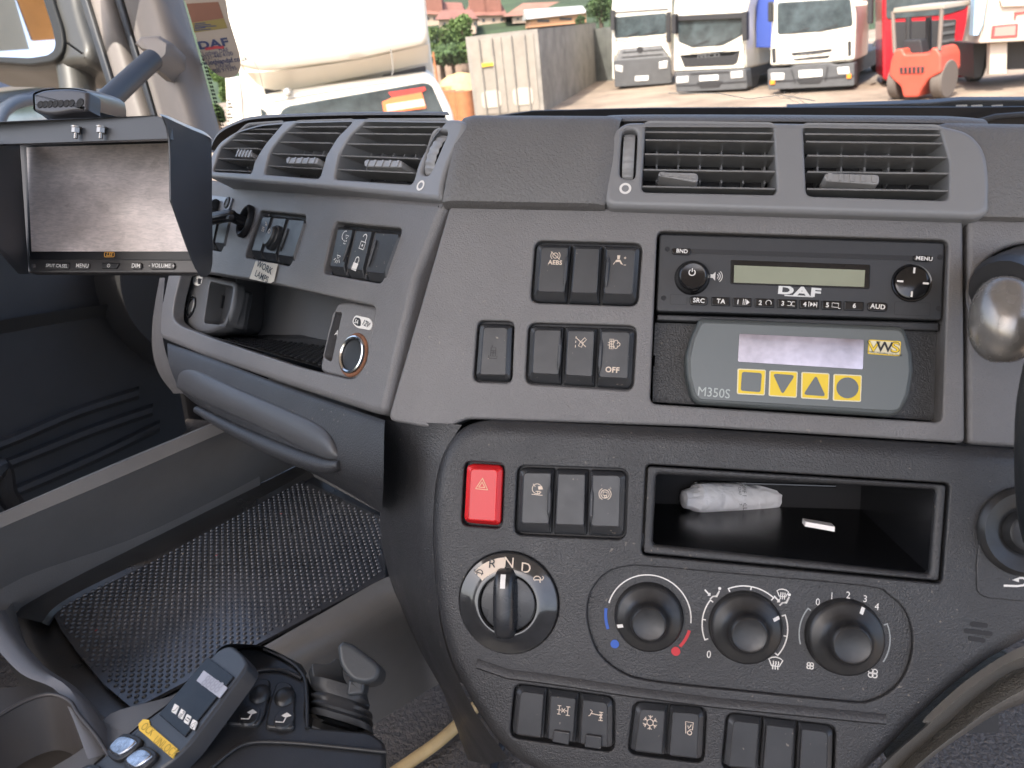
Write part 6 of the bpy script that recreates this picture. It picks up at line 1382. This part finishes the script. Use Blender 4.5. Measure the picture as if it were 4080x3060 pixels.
for k in (0, 1):
    b = M(); x0 = .06*cW+k*.45*cW; x1 = x0+.43*cW
    b.slab(PDd, [(x0, .1), (x1, .1), (x1, Hc-.12), (x0, Hc-.12)], 0, .04, .01); b.m(1)
    for f_ in (.3, .72): b.tube([PDd.P((x0+(x1-x0)*f_, .1), .09), PDd.P((x0+(x1-x0)*f_, Hc-.1), .09)], .025, 8)
    b.m(2); xx = x0+(x1-x0)*.5; b.slab(PDd, rnd([(xx-.33, Hc*.12), (xx+.33, Hc*.12), (xx+.33, Hc*.33), (xx-.33, Hc*.33)], .15), .04, .06, .01); b.build('door_leaf', [mcnd, mcnt, mat('door_patch', (.40, .37, .31), .7)], CT)
b = M(); P = PDd.px(q2((1496, 312), (1556, 306), (1560, 320), (1500, 328)), .1); b.slab(PDd, P, .05, .1, 0); b.build('yellow_sticker', mat('sticker_yellow', (.75, .48, .03), .6), CT)
# timber fence boards beyond, dark fence to the right, orange drums and a yellow heap
mfen = mat('weathered_fence_timber', (.27, .20, .15), .85, var=.3, vs_=2)
def fence_between(pa_, pb_, ytop, name, label, m_, board=.14, hmax=None):
    A, B = g(pa_), g(pb_); pl = Pl(A, B-A, GU); W = (B-A).length; H = pl.uv(ytop)[1]; H = min(H, hmax or H)
    t = thing(name, A.lerp(B, .5), label, 'fence'); n = int(W/board); b = M()
    for i in range(n):
        x = i*board; hh = H+random.uniform(-.03, .03); b.slab(pl, [(x, 0), (x+board*.92, 0), (x+board*.92, hh), (x, hh)], -.02, random.uniform(0, .01), 0)
    b.build('board_panel', m_, t, flat=True)
    for i in range(int(W/2.4)+1):
        b = M(); b.slab(pl, [(i*2.4, 0), (i*2.4+.1, 0), (i*2.4+.1, H*.97), (i*2.4, H*.97)], -.12, -.025, 0); b.build('fence_post', m_, t)
    return t
fence_between(q2((1180, 425)), q2((1480, 405)), q2((1300, 300)), 'timber_fence', 'brown upright-board timber fence left of the container', mfen)
fence_between(q2((2030, 400)), q2((2330, 385)), q2((2100, 135)), 'dark_fence', 'dark grey board fence behind the container and leftmost lorry', mat('dark_fence_timber', (.11, .115, .105), .85, var=.25, vs_=2))
mdr = mat('drum_orange', (.34, .13, .05), .6, var=.2, vs_=4)
for k, (x, y, lb) in enumerate([(1352, 560, 'leftmost orange drum beside the container'), (1392, 566, 'middle orange drum beside the container'), (1432, 570, 'orange drum touching the container door')]):
    c = g(q2((x, y+60))); r = .25; b = M()
    b.rings([[c+(GX*math.cos(a)+GY*math.sin(a))*rr+GU*h for a in [2*math.pi*j/24 for j in range(24)]] for rr, h in [(r, 0), (r*1.03, .02), (r, .05), (r, .35), (r*1.04, .37), (r, .39), (r, .68), (r*1.04, .70), (r, .72), (r, 1.02), (r*1.03, 1.04), (r*.9, 1.03)]], cap0=True, cap1=True); b.build('steel_drum', mdr, None, lb, 'drum', 'orange drums by the container')
b = M(); c = g(q2((1400, 440))); 
b.rings([[c+(GX*math.cos(a)*1.3+GY*math.sin(a)*.9)*rr*(1+.15*math.sin(3*a+h*5))+GU*h for a in [2*math.pi*j/20 for j in range(20)]] for rr, h in [(1, 0), (.95, .3), (.75, .55), (.45, .75), (.1, .85)]], cap1=True); b.build('covered_heap', mat('heap_sheet_yellow', (.42, .30, .14), .6, var=.2), None, 'yellow sheeted heap in front of the timber fence', 'heap', angle=25)
b = M(); c1, c2 = g(q2((1262, 470))), g(q2((1262, 470)))+GU*2.0; b.tube([c1, c2], .05, 8); c3 = g(q2((1290, 468))); b.tube([c3, c3+GU*2.0], .05, 8)
for k in range(5): b.tube([c1+GU*(.3+.38*k), c3+GU*(.3+.38*k)], .04, 6)
b.build('orange_rack', mdr, None, 'narrow orange steel rack standing behind the van beside the fence', 'rack')

# houses on the hill
mrf = mat('roof_red_tile', (.20, .090, .066), .85, var=.25, vs_=.8); mwl = mat('house_wall_render', (.40, .31, .24), .9, var=.08, vs_=.4); mwn = mat('window_dark', (.06, .065, .07), .2)
def facade(px4, depth_m): return [at(p, depth_m) for p in px4]
def house(wall_px, roof_px, d, label, wins, rm=mrf, wm=mwl, name='house', dormers=()):
    """upright house of real depth: wall prism with a pitched roof behind its eaves line"""
    wp = q2(*wall_px); A, B = at(wp[0], d), at(wp[1], d); pl = Pl(A, B-A, GU); t = thing(name, A.lerp(B, .5), label, 'house', 'houses on the hillside')
    P = pl.px(wp); b = M(); b.slab(pl, P, -9, 0, 0); b.build('wall', wm, t)
    rp = pl.px(q2(*roof_px)); e0, e1 = pl.P(rp[0], .4), pl.P(rp[1], .4)                       # eaves; ridge px follow
    ridge = [pl.P(p, -4.5) for p in pl.px(q2(*roof_px[2:4]), -4.5)]; bk = [pl.P(rp[0], -9.4), pl.P(rp[1], -9.4)]
    b = M(); b.face([e0, e1, ridge[0], ridge[1]]); b.face([bk[1], bk[0], ridge[1], ridge[0]]); b.face([e0, ridge[1], bk[0]]); b.face([e1, bk[1], ridge[0]]); rf = b.build('roof', rm, t, flat=True)
    for (x, y, w_, h_) in wins:
        b = M(); b.slab(pl, pl.px(q2((x, y), (x+w_, y), (x+w_, y+h_), (x, y+h_)), .05), -.02, .05, 0); b.build('window', mwn, t)
    for (x, y) in dormers:
        b = M(); c = pl.hit(q2((x, y)), -2.5); b.box(c+GU*.3, pl.u*1.0, pl.n*1.6, GU*.9); b.build('dormer', rm, rf)
    return t
house([(1212, 130), (1420, 128), (1420, 72), (1212, 62)], [(1205, 68), (1425, 80), (1400, 12), (1225, 8)], 95, 'terraced house at the left end with red tiled roof', [(1228, 84, 14, 14), (1262, 84, 14, 14), (1330, 90, 14, 14), (1370, 92, 14, 14)], dormers=[(1270, 36)])
house([(1424, 160), (1618, 140), (1618, 68), (1424, 72)], [(1410, 78), (1624, 74), (1590, 10), (1440, 14)], 90, 'terraced house at the right end with red tiled roof', [(1450, 92, 14, 16), (1500, 92, 14, 16), (1550, 90, 14, 16), (1590, 88, 14, 16)], dormers=[(1480, 40), (1550, 40)])
house([(1290, 175), (1470, 165), (1470, 88), (1290, 92)], [(1270, 96), (1480, 92), (1450, 46), (1300, 50)], 80, 'pink rendered house in front of the terrace, half behind the trees', [(1310, 110, 12, 16), (1345, 110, 12, 16), (1460, 108, 8, 16)])
house([(1735, 135), (2010, 110), (2010, 58), (1740, 88)], [(1720, 95), (2020, 62), (1990, 28), (1705, 48)], 75, 'long shed with pale grey metal roof above the container', [(1770, 96, 60, 12), (1880, 86, 60, 12)], rm=mat('shed_roof_metal', (.42, .42, .40), .5), wm=mat('shed_wall_orange', (.50, .26, .14), .8), name='metal_shed')
house([(1650, 115), (1735, 110), (1735, 70), (1650, 78)], [(1600, 82), (1740, 74), (1880, 8), (1700, 15)], 85, 'house with brown hipped roof behind the shed', [(1670, 86, 12, 12)], rm=mat('roof_brown_tile', (.24, .12, .085), .85, var=.2, vs_=.8))
# trees: trunk + crown of many leaf faces
mleaf = mat('leaves_mid_green', (.075, .125, .032), .8, var=.5, vs_=.9); mleaf2 = mat('leaves_dark_green', (.040, .075, .022), .8, var=.5, vs_=.9); mtk = mat('tree_bark', (.10, .07, .05), .9)
def tree(cpx, wpx, hpx, d, label, lm, nleaf=900, z='q2'):
    nleaf = int(nleaf*2.4)
    """crown centred on a pixel at distance d"""
    c = at(q(z, cpx), d); s_ = ZM[z][2]; rx = wpx*s_/FPX*d/2; rz = hpx*s_/FPX*d/2
    foot = c-GU*(rz+1.5); t = thing('tree', foot, label, 'tree', 'trees beyond the yard')
    b = M(); b.tube([foot, foot+GU*(1.5+rz*.5), c], [rz*.09+.08, rz*.07+.05, .04], 8); 
    for k in range(4):
        a = k*1.6; b.tube([foot+GU*(1.2+rz*.4), c+(GX*math.cos(a)*rx+GY*math.sin(a)*rx)*.5+GU*rz*.2], [.08, .03], 6)
    b.build('trunk', mtk, t)
    b = M(); lob = [(0, 0, 0, .62), (0, 0, -.3, .6), (0, 0, .3, .5)]+[(random.uniform(-.6, .6), random.uniform(-.5, .5), random.uniform(-.65, .6), random.uniform(.25, .42)) for _ in range(14)]
    sz = max(rx, rz)*.05+.03
    for k in range(nleaf):
        l = random.choice(lob); th, ph = random.uniform(0, 6.283), math.acos(random.uniform(-1, 1)); r = l[3]*random.uniform(.75, 1.05)
        p = c+GX*rx*(l[0]+r*math.sin(ph)*math.cos(th))+GY*rx*(l[1]+r*math.sin(ph)*math.sin(th))+GU*rz*(l[2]+r*math.cos(ph))
        a = Vector((random.uniform(-1, 1), random.uniform(-1, 1), random.uniform(-.6, 1))).normalized(); e = a.cross(Vector((.3, .5, .8))).normalized()*sz*random.uniform(.6, 1.3); f_ = a.cross(e).normalized()*sz*random.uniform(.6, 1.3)
        b.face([p+e, p+f_, p-e, p-f_])
    b.build('crown', lm, t, flat=True, weld=False)
tr = [((1290, 215), 210, 190, 44, 'round green bush-like tree just right of the van', mleaf, 900), ((1405, 180), 170, 230, 46, 'tall rounded green tree in front of the pink house', mleaf, 1100), ((1350, 262), 330, 110, 43, 'low green shrub tree above the timber fence', mleaf2, 900), ((1440, 250), 150, 120, 42, 'small tree against the container left edge', mleaf, 500),
      ((2080, 30), 150, 180, 60, 'dark tree behind the right end of the container', mleaf2, 1200), ((2160, 60), 90, 160, 55, 'dark tree right behind the leftmost lorry', mleaf2, 700), ((1600, 6), 120, 60, 130, 'hillside tree above the terrace', mleaf2, 500), ((1680, 20), 120, 80, 120, 'hillside tree between the terrace and the shed', mleaf, 600),
      ((1950, -10), 160, 90, 110, 'hillside tree above the shed roof', mleaf2, 700), ((1290, -20), 110, 60, 130, 'hillside tree over the left terraced house', mleaf2, 400), ((1980, 100), 60, 60, 58, 'small tree at the foot of the shed', mleaf2, 300), ((1500, -30), 200, 60, 140, 'broad hillside tree at the top edge', mleaf, 500)]
for k, (x, y, w_, h_) in enumerate([(1235, 5, 90, 70), (1330, -30, 120, 60), (1450, -8, 90, 40), (1570, -35, 130, 60), (1660, -25, 90, 70), (1750, -5, 110, 60), (1850, -30, 140, 60), (1900, 8, 90, 40), (2020, 10, 110, 90), (2060, 70, 90, 100)]):
    tr.append(((x, y), w_, h_, 150-k*3, ['small hillside tree at the left end above the van', 'hillside tree over the terrace roof, second from the left', 'hillside tree between the two terrace roofs', 'hillside tree high above the right terraced house', 'tall hillside tree just right of the terrace', 'hillside tree over the left end of the shed', 'wide hillside tree above the middle of the shed', 'low hillside tree just behind the shed roof', 'hillside tree at the right end of the shed', 'tree right of the shed above the container corner'][k], mleaf2 if k % 3 else mleaf, 300))
for a in tr: tree(*a)
# green seen between the pillar and the van
tree((560, 900), 300, 420, 30, 'tree seen in the gap between pillar and van', mleaf, 1400, 'r8'); tree((430, 1250), 200, 250, 26, 'small shrub low in the gap between pillar and van', mleaf2, 700, 'r8')
f8 = Fr(q('r8', (440, 1600)), q('r8', (640, 1590)))
b = M(); A = f8.A; 
W8 = thing('white_vehicle', f8.A, 'pale vehicle corner with blurred black lettering glimpsed beside the pillar', 'van')
f8.part(W8, 'body', mwhite, q('r8', (545, 860), (700, 860), (760, 1700), (560, 1700), (570, 1300)), -3, 0, .03, .02)
b = M(); 
for k in range(7): b.ribbon(f8.pl, f8.pl.px(q('r8', (575, 1105+k*38), (600+18*(k % 3), 1103+k*38))), .05, .02)
b.build('lettering', mblk, W8, flat=True)

# vehicle standing alongside, seen through the side window
def r7(*p): return q('r7', *p)
SV0 = at(r7((0, 1500)), 4.2); mside = mat('lorry_side_blue_grey', (.17, .20, .27), .45, var=.2, vs_=3)
SV = thing('neighbouring_lorry', Vector((SV0.x-1, SV0.y, G0.z)), 'blue-grey lorry side with a cream stripe seen through the passenger window', 'lorry')
pv_ = Pl(at(r7((-400, 1200)), 4.0), at(r7((1800, 800)), 5.2)-at(r7((-400, 1200)), 4.0), GU)
def svp(name, m_, poly, h0, h1): 
    b = M(); b.slab(pv_, pv_.px(r7(*poly), h1), h0, h1, 0); return b.build(name, m_, SV)
svp('upper_side', mside, [(-600, -900), (2200, -900), (2200, 860), (-600, 1190)], -1.5, 0)
svp('stripe', mat('stripe_cream', (.62, .50, .36), .5), [(-600, 1175), (2200, 845), (2200, 900), (-600, 1225)], -.1, .03)
svp('lower_side', mat('lower_side_pale', (.30, .32, .33), .4, var=.25, vs_=3), [(-600, 1226), (2200, 905), (2200, 2600), (-600, 2900)], -1.5, -.01)
svp('window', mat('neighbour_window', (.50, .53, .60), .05, metal=.9, var=.2, vs_=5), [(20, 1540), (60, 1430), (200, 1360), (420, 1330), (620, 1530)], -.02, .01)
b = M(); b.tube(densify([pv_.hit(p, .05) for p in r7((-100, 1700), (0, 1470), (60, 1380), (200, 1290), (420, 1240), (700, 1180))], 5), .035, 10); b.build('wing_bar', mat('bar_grey', (.07, .085, .11), .4), SV, angle=60)

# door mirror and the things it reflects
MRW = thing('door_mirror', at(r7((950, 1050)), 1.55), 'large grey door mirror on a tubular arm reflecting a timber wall', 'mirror')
PMR = plane3(at(r7((0, 760)), 1.62), at(r7((800, 700)), 1.52), at(r7((0, -100)), 1.64))
mhs = mat('mirror_housing_grey', (.042, .041, .036), .42, grain=.2, gs=300, var=.1)
b = M(); b.slab(PMR, rnd(PMR.px(r7((-500, -500), (900, -500), (960, 0), (1060, 350), (1120, 500), (1130, 650), (1070, 800), (900, 790), (700, 850), (300, 870), (0, 850), (-500, 850))), .02), -.10, .0, .02); b.build('housing', mhs, MRW, angle=50)
b = M(); fr_o = rnd(PMR.px(r7((-500, -500), (600, -500), (680, 0), (800, 380), (820, 560), (790, 690), (700, 780), (400, 830), (0, 800), (-500, 790)), .004), .02); fr_i = rnd(PMR.px(r7((-480, -480), (480, -480), (560, 0), (680, 380), (716, 560), (700, 640), (620, 700), (400, 735), (0, 720), (-480, 700)), .004), .015)
b.panel(PMR, fr_o, [fr_i], h=.008, thick=.01, bev=.004, hb=.003, depth=.01); b.build('rubber_surround', mat('mirror_rubber', (.014, .015, .015), .6, spec=.25), MRW, angle=50)
mmir = mat('mirror_silver', (.86, .87, .88), .015, metal=1)
b = M(); gc = fr_i; b.slab(PMR, gc, -.002, .002, 0); b.build('mirror_glass', mmir, MRW)
b = M(); b.tube(densify([at(r7(p), 1.56) for p in [(930, 700), (940, 850), (965, 1000), (990, 1200), (1010, 1500)]], 5), .033, 16); b.build('arm', mhs, MRW, angle=60)
# place reflected wall: follow reflected rays
def refl(p, dist, h=.002):
    P_ = PMR.hit(r7(p), h); r = ray(r7(p)).normalized(); n = PMR.n; rr = r-n*2*r.dot(n); return P_+rr*dist
m0, m1 = refl((420, 250), 9), refl((80, 250), 7)
ww_ = mat('timber_cladding_orange', (.62, .30, .09), .6, var=.15, vs_=2)
a1, a2, a3 = refl((200, 250), 9), refl((640, 250), 9), refl((430, 520), 9)
pw = plane3(refl((430, 500), 9), refl((660, 480), 9), refl((420, 100), 9))
TW = thing('timber_wall', Vector((a3.x, a3.y, G0.z)), 'orange-brown timber clad wall visible in the door mirror', 'wall')
b = M()
def refp(p, pl): 
    P_ = PMR.hit(r7(p), .002); r = ray(r7(p)).normalized(); n = PMR.n; rr = r-n*2*r.dot(n); t = (pl.o-P_).dot(pl.n)/rr.dot(pl.n); return P_+rr*t
T1 = [refp(p, pw) for p in [(180, -100), (700, -100), (700, 500), (410, 520)]]
for i in range(26):
    t0, t1 = i/26, (i+.93)/26; b.face([T1[0].lerp(T1[3], t0), T1[1].lerp(T1[2], t0), T1[1].lerp(T1[2], t1), T1[0].lerp(T1[3], t1)])
b.build('cladding', ww_, TW, flat=True)
b = M(); b.face([p+(p-CAM).normalized()*.1 for p in T1]); b.build('backing', mblk, TW, flat=True)
pw2 = plane3(refl((100, 600), 6), refl((300, 600), 6), refl((60, 0), 6)); GW = thing('ribbed_wall', Vector(refl((100, 600), 6).to_tuple()), 'pale grey ribbed metal side visible at the left of the door mirror', 'wall')
T2 = [refp(p, pw2) for p in [(-200, -200), (130, -200), (370, 620), (-200, 660)]]; b = M()
for i in range(30):
    t0, t1 = i/30, (i+.8)/30; b.face([T2[0].lerp(T2[1], t0), T2[0].lerp(T2[1], t1), T2[3].lerp(T2[2], t1), T2[3].lerp(T2[2], t0)])
b.build('ribs', mat('ribbed_metal_grey', (.46, .48, .44), .5), GW, flat=True); b = M(); bk3 = [p+(p-PMR.o).normalized()*.05 for p in T2]; b.face(bk3); b.build('backing', mat('ribbed_back', (.25, .26, .25), .6), GW, flat=True)
